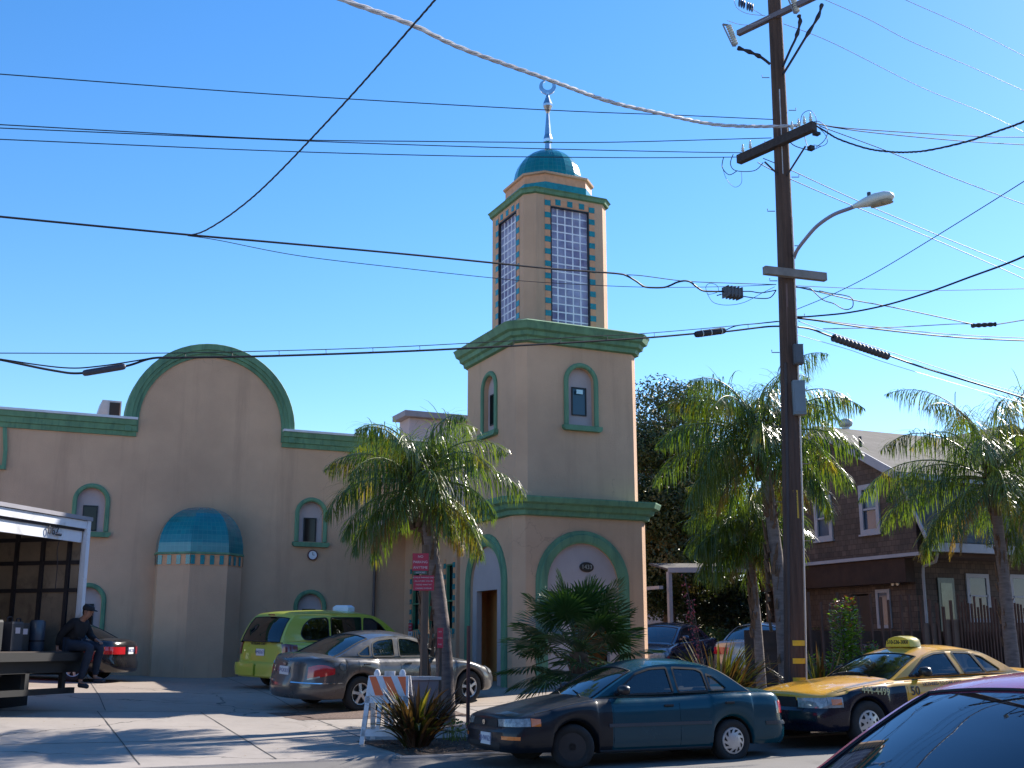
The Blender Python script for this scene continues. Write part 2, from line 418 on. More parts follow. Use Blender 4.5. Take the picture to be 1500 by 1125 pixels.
# pilaster piece at the far left of the wall
mb=MB()
sweep2([(.55,7.2),(.62,6.6),(.62,6.2),(.2,6.2)],[(0,.003),(.0,.08),(.1,.08),(.1,.003)],fw,mb)
mb.build('wall_moulding',green,mosque)
def arched_window(parent,cx,w,z0,zs,dt,db,fn,hw=.19,sill=True,depth=.12,dx=0,glass=darkglass):
    """recessed mauve panel with green surround, sill, dark frame and pane"""
    wn=MB();h=arch(cx,w,z0,zs);
    wn.prism(h,fn,-depth,-depth-.04)
    pan=wn.build('window',stucco_w,parent)
    s=MB();path=arch(cx,w,z0,zs)[::-1]
    sweep2(path,[(0,.002),(0,.045),(-.03,.07),(-.09,.07),(-.12,.04),(-.12,.002)],fn,s)
    s.build('surround',green,pan)
    if sill:
        q=MB();q.prism([(cx-w-.18,z0-.02),(cx-w-.18,z0-.1),(cx-w-.13,z0-.15),(cx+w+.13,z0-.15),(cx+w+.18,z0-.1),(cx+w+.18,z0-.02)],fn,.002,.13)
        q.build('sill',green,pan)
    f=MB();o_=[(cx-hw+dx,db),(cx+hw+dx,db),(cx+hw+dx,dt),(cx-hw+dx,dt)];i_=inset(o_,.03)
    f.prism(o_,fn,-depth+.002,-depth+.03,holes=[i_]);f.build('frame',black,pan)
    g=MB();g.prism(i_,fn,-depth-.0+.004,-depth+.01);g.build('pane',glass,pan)
    return pan
for cx,w,z0,zs,a,b in win_specs:arched_window(mosque,cx,w,z0,zs,a,b,fw)
# alcove (mihrab bay): half octagon with dome and tile band
cA=(6.15-.42,33.0)
def bay(r,x=cA[0]):   # plan points of the bay
    return [(x-r,33.0),(x-r,32.55+.0),(x-r*.28,31.85-.0*r),(x+r*.62,31.85),(x+r,32.55),(x+r,33.0)]
bx=5.77
def bayp(g=0):return [(4.68-g,32.99),(4.68-g,32.55-g*.5),(5.42-g*.4,31.95-g),(6.42+g*.4,31.95-g),(6.92+g,32.5-g*.5),(6.92+g,32.99)]
al=MB();
def extr(mb,pl,z0,z1,m=0,cap=True):
    mb.rings([[(x,y,z) for x,y in pl] for z in (z0,z1)],True,cap,m)
extr(al,bayp(),.4,3.75);alc=al.build('alcove',stucco,mosque)
# checker tile band
mb=MB()
extr(mb,bayp(.012),3.7,3.99,1)
pl=bayp(.022)
for (x0,y0),(x1,y1) in zip(pl,pl[1:]):
    L=math.hypot(x1-x0,y1-y0);n=max(1,int(L/.125));
    for i in range(n):
        if i%2==0:
            a,b=(i+.1)/n,(i+1)/n
            p=(lerp(x0,x1,a),lerp(y0,y1,a));q=(lerp(x0,x1,b),lerp(y0,y1,b))
            d=V((x1-x0,y1-y0)).normalized();nn=V((d.y,-d.x))*.008
            mb.poly([(p[0]+nn.x,p[1]+nn.y,3.72),(q[0]+nn.x,q[1]+nn.y,3.72),(q[0]+nn.x,q[1]+nn.y,3.97),(p[0]+nn.x,p[1]+nn.y,3.97)],0)
mb.norecalc=True
mb.build('tile_band',[teal,peach],alc)
mb=MB();extr(mb,bayp(.05),3.995,4.05);mb.build('dome_ledge',green,alc)
def Mdometile(name,glos=.18):
    m,t,b=nt(name);c=coords(t)
    br=t.nodes.new('ShaderNodeTexBrick');br.offset=0;br.inputs['Scale'].default_value=1;br.inputs['Brick Width'].default_value=.13;br.inputs['Row Height'].default_value=.13;br.inputs['Mortar Size'].default_value=.006
    br.inputs['Color1'].default_value=(0,.14,.165,1);br.inputs['Color2'].default_value=(0,.18,.20,1);br.inputs['Mortar'].default_value=(.03,.20,.21,1)
    u=t.nodes.new('ShaderNodeUVMap');t.links.new(u.outputs[0],br.inputs['Vector'])
    o=mixrgb(t,ramp(t,noisen(t,1.5,5,.6,c),.35,.75,(0,0,0),(.4,)*3),br.outputs['Color'],(.0,.07,.09))
    t.links.new(o,b.inputs['Base Color']);b.inputs['Roughness'].default_value=glos;b.inputs['Coat Weight'].default_value=.5
    bump(t,b,br.outputs['Fac'],-.3,.01)
    MATS[name]=m;return m
dometile=Mdometile('dome_tile_teal')
def facet_dome(pl,cx,cy,z0,h,rows=9,p=2.2,closed=False,name='dome',parent=None,smooth=False,cols=5):
    """dome over plan polyline pl closing at (cx,cy,z0+h)"""
    me=MB();uv=[]
    P=[]
    for (x0,y0),(x1,y1) in zip(pl,pl[1:]+([pl[0]] if closed else [])):
        for k in range(cols):P.append((lerp(x0,x1,k/cols),lerp(y0,y1,k/cols)))
    if not closed:P.append(pl[-1])
    if closed:P.append(P[0])
    ds=[0]
    for a,b in zip(P,P[1:]):ds.append(ds[-1]+math.hypot(b[0]-a[0],b[1]-a[1]))
    grid=[];
    for j in range(rows+1):
        a=j/rows*PI/2;rr=math.cos(a)**(2/p);zz=math.sin(a)**(2/p)
        grid.append([(lerp(cx,x,rr),lerp(cy,y,rr),z0+h*zz) for x,y in P])
    me_v=[q for g in grid for q in g];n=len(P);fs=[];uvs=[]
    for j in range(rows):
        for i in range(n-1):
            fs.append((j*n+i,j*n+i+1,(j+1)*n+i+1,(j+1)*n+i));
            for jj,ii in ((j,i),(j,i+1),(j+1,i+1),(j+1,i)):uvs.append((ds[ii]-ds[-1]/2,jj/rows*h*1.5))
    me=bpy.data.meshes.new(name);me.from_pydata([tuple(q) for q in me_v],[],fs);me.materials.append(dometile)
    ul=me.uv_layers.new(name='UVMap')
    for i,q in enumerate(uvs):ul.data[i].uv=q
    for f in me.polygons:f.use_smooth=smooth
    ob=bpy.data.objects.new(name,me);COL.objects.link(ob);ob.parent=parent;ob.matrix_parent_inverse=WM[parent.name].inverted();WM[ob.name]=Matrix.Identity(4)
    return ob
facet_dome(bayp(.02),5.85,32.9,4.05,1.3,10,2.3,False,'dome',alc,cols=6)
# ---------------- corner tower
def csq(x0,x1,y0,y1,c):
    return [(x0+c,y0),(x1-c,y0),(x1,y0+c),(x1,y1-c),(x1-c,y1),(x0+c,y1),(x0,y1-c),(x0,y0+c)]
def corn(mb,base,prof,m=0):
    """prof: (out,z) swept round chamfered square given by function base(out)"""
    mb.rings([[(x,y,z) for x,y in base(o)] for o,z in prof],True,True,m)
T0=lambda o=0:csq(11.87-o,15.6+o,25.2-o,28.95+o,.24+o*.5)
T1=lambda o=0:csq(12.0-o,15.46+o,25.3-o,28.82+o,.22+o*.5)
tower=root('minaret_tower',(13.7,27,.55),0,'tall square corner minaret with glass block lantern, teal dome and crescent finial','minaret')
# lower block: four walls; street face and left face with arch holes
mb=MB()
YF,XL=25.2,11.87
cxr=13.66
aR=arch(cxr,.98,.35,3.06);aL=arch(27.0,.98,.35,3.06)
mb.prism([(12.11,.2),(15.36,.2),(15.36,4.7),(12.11,4.7)],fy(YF),0,-.25,0,[arch(cxr,.98,.21,3.06)])
mb.prism([(25.44,.2),(28.71,.2),(28.71,4.7),(25.44,4.7)],fx(XL),0,-.25,0,[arch(27.0,.98,.21,3.06)])
p=T0()
for a,b in ((7,0),(1,2),(2,3),(3,4),(4,5),(5,6)):
    mb.poly([(*p[a],.2),(*p[b],.2),(*p[b],4.7),(*p[a],4.7)])
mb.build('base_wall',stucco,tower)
for nm,fn,c in (('archway',fy(YF),cxr),('archway',fx(XL),27.0)):
    # mauve panel with rectangular opening, green surround
    q=MB();op=[(c-.52,.22),(c+.52,.22),(c+.52,2.95),(c-.52,2.95)]
    op=[(c-.55,.22),(c-.55,2.95),(c+.72,2.95),(c+.72,.22)] if c==27.0 else [(c-.3,.22),(c-.3,2.85),(c+.75,2.85),(c+.75,.22)]
    outl=arch(c,.98,.215,3.06)
    q.prism(outl,fn,-.06,-.2,0,[op])
    pan=q.build(nm,stucco_w,tower)
    s=MB();sweep2(arch(c,.98,.25,3.06,20)[::-1],[(0,.002),(0,.03),(-.05,.06),(-.2,.08),(-.22,.05),(-.3,.04),(-.31,.002)],fn,s)
    s.build('surround',green,pan)
# porch interior: orange inner walls, floor, glazed door
q=MB();q.b2(12.35,12.6,25.5,26.0,.3,3.2);q.b2(15.2,15.3,25.5,28.7,.3,3.2,0);q.b2(12.15,15.3,28.5,28.65,.3,3.2,0)
q.b2(12.2,15.3,25.45,28.6,3.2,3.3)
q.b2(12.55,12.65,27.0,28.5,.3,3.2,0)
q.build('porch_wall',M('orange_plaster',(.72,.33,.11),.8,var=.08),tower)
q=MB();q.b2(12.66,12.7,26.1,26.9,.6,2.9);dr=q.build('door',M('door_green',(.25,.42,.30),.5),tower)
q=MB();q.b2(12.62,12.655,26.2,26.8,1.5,2.8);q.build('pane',darkglass,dr)
mb=MB();corn(mb,T0,[(.0,4.66),(.1,4.68),(.12,4.78),(.2,4.82),(.24,4.92),(.34,4.96),(.38,5.07),(.38,5.1),(.0,5.13)]);mb.build('lower_cornice',green,tower)
# shaft
mb=MB();corn(mb,T1,[(0,4.9),(0,9.1)])
mb2=MB()
p=T1()
mb2.prism([(12.22,5.0),(15.24,5.0),(15.24,9.1),(12.22,9.1)],fy(25.3),0,-.2,0,[arch(13.72,.37,7.0,8.12)])
mb2.prism([(25.52,5.0),(28.6,5.0),(28.6,9.1),(25.52,9.1)],fx(12.0),0,-.2,0,[arch(27.1,.37,7.0,8.12)])
for a,b in ((7,0),(1,2),(2,3),(3,4),(4,5),(5,6)):
    mb2.poly([(*p[a],5.0),(*p[b],5.0),(*p[b],9.1),(*p[a],9.1)])
mb2.build('shaft_wall',stucco,tower)
arched_window(tower,13.72,.37,7.0,8.12,8.0,7.27,fy(25.3),.21,glass=M('blue_window_glass',(.03,.07,.10),.05,var=0))
arched_window(tower,27.1,.37,7.0,8.12,8.02,7.2,fx(12.0),.21)
# sticker in the tower window
q=MB();q.b2(13.62,13.8,25.342,25.346,7.82,7.93)
q.build('window_sticker',M('sticker_pale',(.5,.7,.75),.5),tower)
mb=MB();corn(mb,T1,[(.0,9.0),(.1,9.02),(.12,9.12),(.2,9.16),(.22,9.26),(.3,9.3),(.34,9.42),(.37,9.48),(.0,9.62)]);mb.build('upper_cornice',green,tower)
# lantern
LX,LY,LA=13.86,27.31,1.26
TL=lambda o=0:csq(LX-LA-o,LX+LA+o,LY-LA-o,LY+LA+o,.25+o*.5)
mb=MB();p=TL()
gw=.57;zg0,zg1=9.72,13.06
mb.prism([(LX-LA+.25,9.5),(LX+LA-.25,9.5),(LX+LA-.25,13.4),(LX-LA+.25,13.4)],fy(LY-LA),0,-.12,0,[[(LX-gw,zg0),(LX+gw,zg0),(LX+gw,zg1),(LX-gw,zg1)]])
mb.prism([(LY-LA+.25,9.5),(LY+LA-.25,9.5),(LY+LA-.25,13.4),(LY-LA+.25,13.4)],fx(LX-LA),0,-.12,0,[[(LY-gw,zg0),(LY+gw,zg0),(LY+gw,zg1),(LY-gw,zg1)]])
for a,b in ((7,0),(1,2),(3,4),(5,6)):
    mb.poly([(*p[a],9.5),(*p[b],9.5),(*p[b],13.4),(*p[a],13.4)])
fyb=lambda a,b,d=0:(a,LY+LA+d,b)
fxb=lambda a,b,d=0:(LX+LA+d,a,b)
mb.prism([(LX-LA+.25,9.5),(LX+LA-.25,9.5),(LX+LA-.25,13.4),(LX-LA+.25,13.4)],fyb,0,-.12,0,[[(LX-gw,zg0),(LX+gw,zg0),(LX+gw,zg1),(LX-gw,zg1)]])
mb.prism([(LY-LA+.25,9.5),(LY+LA-.25,9.5),(LY+LA-.25,13.4),(LY-LA+.25,13.4)],fxb,0,-.12,0,[[(LY-gw,zg0),(LY+gw,zg0),(LY+gw,zg1),(LY-gw,zg1)]])
mb.build('lantern_wall',stucco,tower)
def Mblock():
    m,t,b=nt('glass_block');c=coords(t)
    n=noisen(t,22,3,.6,c);bump(t,b,n,1.0,.03)
    o=ramp(t,noisen(t,1.4,3,.5,c),.35,.65,(.22,.21,.36),(.62,.67,.86))
    t.links.new(o,b.inputs['Base Color']);b.inputs['Roughness'].default_value=.1
    tr=t.nodes.new('ShaderNodeBsdfTranslucent');tr.inputs[0].default_value=(.75,.74,.95,1)
    tp=t.nodes.new('ShaderNodeBsdfTransparent');tp.inputs[0].default_value=(.8,.82,.95,1)
    m1=t.nodes.new('ShaderNodeMixShader');m1.inputs[0].default_value=.45;t.links.new(tr.outputs[0],m1.inputs[1]);t.links.new(tp.outputs[0],m1.inputs[2])
    m2=t.nodes.new('ShaderNodeMixShader');m2.inputs[0].default_value=.55;t.links.new(b.outputs[0],m2.inputs[1]);t.links.new(m1.outputs[0],m2.inputs[2])
    t.links.new(m2.outputs[0],t.nodes['Material Output'].inputs[0])
    MATS['glass_block']=m;return m
gblock=Mblock();grout=M('block_grout',(.80,.80,.86),.7)
for fn,c in ((fy(LY-LA),LX),(fx(LX-LA),LY),(fyb,LX),(fxb,LY)):
    nx,nz=5,15;w=2*gw/nx;h=(zg1-zg0)/nz
    g=MB()
    for i in range(nx+1):
        x=c-gw+i*w;g.prism([(x-.017,zg0),(x+.017,zg0),(x+.017,zg1),(x-.017,zg1)],fn,-.063,-.11)
    for j in range(nz+1):
        z=zg0+j*h;g.prism([(c-gw,z-.017),(c+gw,z-.017),(c+gw,z+.017),(c-gw,z+.017)],fn,-.064,-.109)
    gp=g.build('block_window',grout,tower)
    g=MB()
    for i in range(nx):
        for j in range(nz):
            x0,x1=c-gw+i*w+.012,c-gw+(i+1)*w-.012;z0,z1=zg0+j*h+.012,zg0+(j+1)*h-.012
            g.rings([[fn(x0+e,z0+e,d),fn(x1-e,z0+e,d),fn(x1-e,z1-e,d),fn(x0+e,z1-e,d)] for e,d in ((0,-.089),(.0,-.075),(.02,-.065))])
    g.build('glass_blocks',gblock,gp)
    g=MB();g.prism([(c-gw-.01,zg0),(c+gw+.01,zg0),(c+gw+.01,zg1+.01),(c-gw-.01,zg1+.01)],fn,-.06,.01,0,[[(c-gw+.02,zg0+.02),(c+gw-.02,zg0+.02),(c+gw-.02,zg1-.02),(c-gw+.02,zg1-.02)]])
    g.build('frame',black,gp)
    # checker tile border
    g=MB()
    tw=.17
    for sx in (-1,1):
        x=c+sx*(gw+.1);g.prism([(x-tw/2+.01,9.6),(x+tw/2-.01,9.6),(x+tw/2-.01,13.32),(x-tw/2+.01,13.32)],fn,.003,.010,1)
        k=0;z=9.66
        while z<13.25:
            g.prism([(x-tw/2,z),(x+tw/2,z),(x+tw/2,z+.155),(x-tw/2,z+.155)],fn,.004,.018,0);z+=.34
    g.prism([(c-gw,zg1+.03),(c+gw,zg1+.03),(c+gw,zg1+.2),(c-gw,zg1+.2)],fn,.003,.010,1)
    for i in range(3):
        x=c-gw+.13+i*.36;g.prism([(x,zg1+.05),(x+.16,zg1+.05),(x+.16,zg1+.21),(x,zg1+.21)],fn,.004,.018,0)
    g.build('tile_trim',[teal,peach],tower)
mb=MB();corn(mb,TL,[(.0,13.36),(.07,13.38),(.09,13.46),(.13,13.5),(0,13.53)]);mb.build('lantern_cornice',green,tower)
DR=lambda o=0:csq(LX-1.04-o,LX+1.04+o,LY-1.04-o,LY+1.04+o,.42+o*.4)
mb=MB();corn(mb,DR,[(0,13.5),(0,14.08)],1);corn(mb,lambda o:DR(o),[(.012,13.62),(.012,13.84)],0)
mb.build('drum',[teal,peach],tower)
mb=MB();corn(mb,DR,[(.0,14.06),(.05,14.08),(.06,14.13),(0,14.16)]);mb.build('drum_ledge',stucco,tower)
n16=[(LX+.99*math.cos(2*PI*k/20+.05),LY+.99*math.sin(2*PI*k/20+.05)) for k in range(20)]
facet_dome(n16,LX,LY,14.14,1.08,10,2.1,True,'dome',tower,cols=1)
mb=MB();mb.lathe([(.11,15.15),(.085,15.5),(.13,15.52),(.14,15.6),(.1,15.75),(.045,16.4),(.06,16.44),(.14,16.62),(.145,16.68),(.06,16.9),(.045,16.98),(.05,17.05)],(LX,LY,0),8)
fin=mb.build('finial',steel,tower)
mb=MB()   # crescent, opening upward, facing the street
rs=[]
for k in range(-12,13):
    a=k/12*R(158);th=.055*math.cos(a/2)**1+.012;ca=V((math.sin(a),0,-math.cos(a)))
    ct=V((LX,LY,17.25))+ca*.19;
    rs.append([ct+ca*th+V((0,-.025,0)),ct+ca*th+V((0,.025,0)),ct-ca*th+V((0,.025,0)),ct-ca*th+V((0,-.025,0))])
mb.rings([[V((LX,LY,0))+Matrix.Rotation(R(-25),3,'Z')@(p-V((LX,LY,0))) for p in r] for r in rs]);mb.build('crescent',steel,fin,smooth=True)
# address plaque (oval)
mb=MB();mb.lathe([(.001,.03),(.17,.03),(.2,.015),(.2,0)],(0,0,0),28)
mb.v=[V((cxr+.13+p.x*1.0,25.262-p.z,3.47+p.y*.62)) for p in mb.v]
pl_=mb.build('address_plaque',M('dark_bronze',(.05,.04,.035),.4,metal=.5),tower)
textmesh('plaque_number','1433',.15,M('plaque_silver',(.35,.33,.3),.4),pl_,frame((cxr+.13,25.228,3.47),(1,0,0),(0,0,1)),.002)
# wing between hall and tower (faces the lot), flat canopy, tile framed windows
XW=11.87
wv=[(29.45,.26),(30.75,.28),(32.05,.3)]
mb=MB();hs=[[(c-w,2.02),(c+w,2.02),(c+w,3.75),(c-w,3.75)] for c,w in wv]
mb.prism([(28.96,.2),(33,.2),(33,5.0),(28.96,5.0)],fx(XW),0,-.2,0,hs)
mb.b2(XW+.21,13.0,28.96,33,4.8,5.0)
mb.build('wing_wall',stucco,mosque)
for c,w in wv:
    g=MB();fn=fx(XW);o_=[(c-w,2.02),(c+w,2.02),(c+w,3.75),(c-w,3.75)]
    g.prism(o_,fn,-.12,-.16);wn=g.build('window',darkglass,mosque)
    g=MB();g.prism(o_,fn,-.1,-.02,0,[inset(o_,.035)]);g.prism([(c-w,2.75),(c+w,2.75),(c+w,2.79),(c-w,2.79)],fn,-.11,-.03);g.build('frame',M('green_frame',(.08,.22,.12),.5),wn)
    g=MB()
    for sx in (-1,1):
        x=c+sx*(w+.075);g.prism([(x-.065,1.85),(x+.065,1.85),(x+.065,3.9),(x-.065,3.9)],fn,.003,.010,1)
        for k in range(7):
            z=1.9+k*.29;g.prism([(x-.075,z),(x+.075,z),(x+.075,z+.14),(x-.075,z+.14)],fn,.004,.02,0)
    g.prism([(c-w-.14,1.78),(c+w+.14,1.78),(c+w+.14,2.0),(c-w-.14,2.0)],fn,.0035,.012,1)
    for k in range(5):
        x=c-w-.1+k*(2*w+.2)/4.6;g.prism([(x,1.79),(x+.05,1.79),(x+.05,1.99),(x,1.99)],fn,.004,.022,0)
    g.build('tile_trim',[teal,peach],wn)
mb=MB();mb.b2(10.35,XW,28.98,32.99,5.02,5.12);mb.build('canopy_edge',green,mosque)
mb=MB();mb.b2(10.42,XW,28.99,32.985,4.88,5.018);mb.build('canopy',stucco_w,mosque)
mb=MB();mb.tube([(10.9,32.93,.8),(10.9,32.93,7.2)],.045,8);mb.build('drainpipe',M('drainpipe_brown',(.12,.085,.075),.6),mosque)
# gas meter grille low on the wing
mb=MB()
for k in range(5):mb.b2(XW-.03,XW-.005,30.1+k*.14,30.12+k*.14,.95,1.7)
for k in range(4):mb.b2(XW-.035,XW-.008,30.08,30.7,.98+k*.23,1.0+k*.23)
mb.build('vent_grille',whitecap,mosque)
# wall clock-like round vent
cl=root('wall_clock',(9.03,32.95,4.14),0,'small round white clock with dark red rim on the tan wall','clock')
mb=MB();mb.lathe([(.1,.0),(.15,.0),(.15,.06),(.125,.07),(.12,.05)],(0,0,0),24,cap=False);mb.v=[V((9.03+p.x,32.99-p.z,4.14+p.y)) for p in mb.v];mb.build('rim',M('clock_rim',(.10,.02,.025),.4),cl,smooth=True)
mb=MB();mb.lathe([(.001,.05),(.12,.05)],(0,0,0),24,cap=False);mb.v=[V((9.03+p.x,32.99-p.z,4.14+p.y)) for p in mb.v];mb.build('dial',M('clock_white',(.7,.72,.78),.5),cl)
mb=MB();mb.b2(9.024,9.036,32.932,32.938,4.14,4.22);mb.b2(9.03,9.08,32.930,32.936,4.134,4.146);mb.build('hand',black,cl)
# rooftop vent hood
rv=root('rooftop_vent',(3.2,34.2,7.7),0,'grey metal vent hood on the mosque roof left of the arch','vent')
mb=MB();mb.prism([(2.75,7.0),(3.1,8.42),(3.62,8.42),(3.62,7.0)],fy(34.2),0,-.9);mb.build('hood',galv,rv)
mb=MB();mb.b2(3.3,3.58,34.17,34.195,7.6,8.36);mb.build('louvre',black,rv)
# grey building behind
gb=root('grey_building',(18,45,1),0,'plain grey stucco building with flat dark eave behind the mosque','building')
P0=at(600,603,Y=45);P1=at(700,598,Y=45)
mb=MB();mb.b2(P0.x,P0.x+14,45,46.2,0,P0.z-.25);mb.build('wall',stucco_g,gb)
mb=MB();mb.b2(P0.x-.3,P0.x+14.2,44.7,46.3,P0.z-.24,P0.z);mb.build('roof',M('grey_eave',(.2,.2,.23),.7),gb)
# ================================================================ VEHICLES
tyre=M('tyre_rubber',(.018,.018,.019),.85,var=.3,scale=8)
rimsil=M('wheel_silver',(.5,.51,.53),.3,metal=.6,var=.15,scale=10)
rimdark=M('steel_wheel_black',(.03,.03,.032),.5,metal=.3)
interior=M('car_interior',(.035,.037,.042),.9,var=.2)
seatm=M('seat_fabric',(.05,.06,.075),.9,var=.2)
under=M('underbody_black',(.01,.01,.011),.9,var=0)
glassc=Mglass('car_glass',(.02,.035,.04),.55)
glassd=Mglass('car_glass_dark',(.01,.012,.016),.10)
headl=M('headlamp_lens',(.27,.28,.28),.08,var=.45,scale=20,coat=1)
amber=M('amber_lens',(.75,.19,.03),.12,var=.1,coat=1)
redl=M('red_lens',(.42,.012,.018),.1,var=.15,coat=1)
redd=M('dark_red_lens',(.16,.008,.015),.1,var=.15,coat=1)
chrome=M('chrome_bright',(.7,.71,.74),.12,metal=1,var=0)
platew=M('plate_white',(.62,.63,.66),.5,var=.05)
plateb=M('plate_blue',(.04,.06,.22),.5,var=0)
seam=M('seam_dark',(.012,.012,.014),.7,var=0)
class Car:
    def __init__(s,name,label,pos,deg,sp,group=None,cat='car'):
        s.sp=sp;s.root=root(name,pos,R(deg),label,cat,group)
        s.L=sp['L'];s.W=sp['W']/2;s.make()
    # ---- lower body surface
    def make(s):
        sp=s.sp;L,W=s.L,s.W;a,b=sp.get('fa',.6),sp.get('ra',.5);nf,nr=sp.get('nf',2.6),sp.get('nr',2.8)
        pts=[]
        N=12
        for i in range(N+1):
            t=PI/2*i/N;pts.append((a*(1-math.cos(t)**(2/nf)),W*math.sin(t)**(2/nf)))
        ss=[x for x in rng(a,L-b,int((L-a-b)/.12))][1:-1]
        Ra=sp['Ra'];s.wx=[sp['fo'],sp['fo']+sp['wb']]
        ss=[x for x in ss if all(abs(x-w)>Ra*1.06 for w in s.wx)]
        for w in s.wx:
            ss+=[w+Ra*k for k in (-1.04,1.04)]
            ss+=[w-Ra*math.cos(PI*k/14) for k in range(15)]
        pts=[p for p in pts if all(abs(p[0]-w)>Ra*1.05 for w in s.wx)]
        rear=[]
        for i in range(N+1):
            t=PI/2*(1-i/N);rear.append((L-b*(1-math.cos(t)**(2/nr)),W*math.sin(t)**(2/nr)))
        rear=[p for p in rear if all(abs(p[0]-w)>Ra*1.05 for w in s.wx)]
        fmax=pts[-1][0];rmin=rear[0][0]
        mid=[(x,W*(1-.035*((x-L/2)/(L/2))**2)) for x in sorted(set(round(q,4) for q in ss)) if True]
        def wy(x):
            if x<a: t=math.acos(clamp((1-x/a),0,1)**(nf/2));return W*math.sin(t)**(2/nf)
            if x>L-b:
                t=math.acos(clamp((1-(L-x)/b),0,1)**(nr/2));return W*math.sin(t)**(2/nr)
            return W
        mid=[(x,wy(x)) for x,_ in mid]
        front=[p for p in pts if p[0]<mid[0][0]-.01];rearp=[p for p in rear if p[0]>mid[-1][0]+.01]
        s.plan=front+mid+rearp
        s.zw=sp['R'];s.vrows=sp.get('vr',[0,.06,.14,.3,.45,.6,.72,.82,.9,.95,.98,1.0])
        s.ftip=0
        mb=MB();n=len(s.plan);idx={1:[],-1:[]}
        mf=sp.get('bodymat',lambda x,v:0)
        for sd in (1,-1):
            for k in range(n):
                idx[sd].append([mb.pt(s.surf(k,v,sd)) for v in s.vrows])
        nv=len(s.vrows)
        for sd in (1,-1):
            for k in range(n-1):
                xm=(s.plan[k][0]+s.plan[k+1][0])/2
                for j in range(nv-1):
                    vm=(s.vrows[j]+s.vrows[j+1])/2
                    mb.face((idx[sd][k][j],idx[sd][k+1][j],idx[sd][k+1][j+1],idx[sd][k][j+1]),mf(xm,vm))
        # under side and top
        for k in range(n-1):
            mb.face((idx[1][k][0],idx[1][k+1][0],idx[-1][k+1][0],idx[-1][k][0]),1)
        C=8;cr=sp.get('crown',.05);top=[]
        c0,c1=sp['cab'][0][0],sp['cab'][-1][0]
        for k in range(n):
            A=mb.v[idx[1][k][-1]];B=mb.v[idx[-1][k][-1]];row=[idx[1][k][-1]]
            w=A.y
            for i in range(1,C):
                t=i/C;p=A.lerp(B,t);q=1-abs(2*t-1)**2.4;p=p.copy();p.z+=cr*q*min(1,w/(s.W*.7));row.append(mb.pt(p))
            row.append(idx[-1][k][-1]);top.append(row)
        hm=sp.get('hoodmat',0)
        for k in range(n-1):
            xm=(s.plan[k][0]+s.plan[k+1][0])/2
            m=2 if c0+.05<xm<c1-.02 else (hm if xm<c0+.1 else mf(xm,1))
            for i in range(C):mb.face((top[k][i],top[k+1][i],top[k+1][i+1],top[k][i+1]),m)
        mats=[sp['paint'],under,interior]+sp.get('xmats',[])
        s.body=mb.build('body',mats,s.root,True,False,auto=32)
        s.cabin();s.wheels()
    def off(s,v,x):
        sp=s.sp;o=interp(sp.get('tuck',[(0,.07),(.08,.03),(.2,.005),(.45,0),(.7,.008),(.86,.03),(.94,.055),(1,.11)]),v)
        return o
    def surf(s,k,v,sd=1,out=0):
        k=clamp(k,0,len(s.plan)-1);i=min(int(k),len(s.plan)-2);t=k-i
        x=lerp(s.plan[i][0],s.plan[i+1][0],t);y=lerp(s.plan[i][1],s.plan[i+1][1],t)
        sp=s.sp;zb=sp['sill'] if s.wx[0]<x<s.wx[1] else sp.get('low',sp['sill'])
        zt=smth(sp['top'],x)
        for w in s.wx:
            d=abs(x-w);Ra=sp['Ra']
            if d<Ra*1.001:zb=max(zb,s.zw+math.sqrt(max(0,Ra*Ra-d*d))*.98)
        z=zb+(zt-zb)*v
        yy=y*(1-s.off(v,x)/s.W)
        # nose / tail profile by absolute height
        L=s.L;a=sp.get('fa',.6);b=sp.get('ra',.5)
        xx=x
        if x<a*1.6: xx+=interp(sp['nose'],z)*(1-x/(a*1.6))
        if x>L-b*1.6: xx-=interp(sp['tail'],z)*(1-(L-x)/(b*1.6))
        return V((L/2-xx,yy*sd,z))
    def nrm(s,k,v,sd=1):
        e=.05;a=s.surf(k+e,v,sd)-s.surf(k-e,v,sd);b=s.surf(k,min(1,v+.01),sd)-s.surf(k,max(0,v-.01),sd)
        n=a.cross(b).normalized()
        c=s.surf(k,v,sd);o=V((c.x*.3,c.y,0))
        return n if n.dot(o)>0 else -n
    def kx(s,x):   # index on the side for distance x from front
        for i in range(len(s.plan)-1):
            if s.plan[i+1][0]>=x:return i+(x-s.plan[i][0])/max(1e-6,s.plan[i+1][0]-s.plan[i][0])
        return len(s.plan)-1
    def kyf(s,y):
        for i in range(len(s.plan)-1):
            if s.plan[i+1][1]>=y:return i+(y-s.plan[i][1])/max(1e-6,s.plan[i+1][1]-s.plan[i][1])
    def kyr(s,y):
        n=len(s.plan)
        for i in range(n-1,0,-1):
            if s.plan[i-1][1]>=y:
                return i-(y-s.plan[i][1])/max(1e-6,s.plan[i-1][1]-s.plan[i][1])
    def vz(s,k,z):
        lo,hi=0,1
        for _ in range(14):
            m=(lo+hi)/2
            if s.surf(k,m).z<z:lo=m
            else:hi=m
        return (lo+hi)/2
    def patch(s,name,mat,k0,k1,z0,z1,sd=1,out=.008,n=10,m=5,parent=None,byv=False,deep=.012,smooth=True):
        """raised panel following the body between two outline positions and heights (z may be functions of 0..1)"""
        f0=z0 if callable(z0) else (lambda t:z0);f1=z1 if callable(z1) else (lambda t:z1)
        mb=MB();g=[]
        for i in range(n+1):
            t=i/n;k=lerp(k0,k1,t)
            if byv:va,vb=f0(t),f1(t)
            else:va,vb=s.vz(k,f0(t)),s.vz(k,f1(t))
            g.append([(k,lerp(va,vb,j/m)) for j in range(m+1)])
        P=lambda k,v,o:s.surf(k,v,sd)+s.nrm(k,v,sd)*o
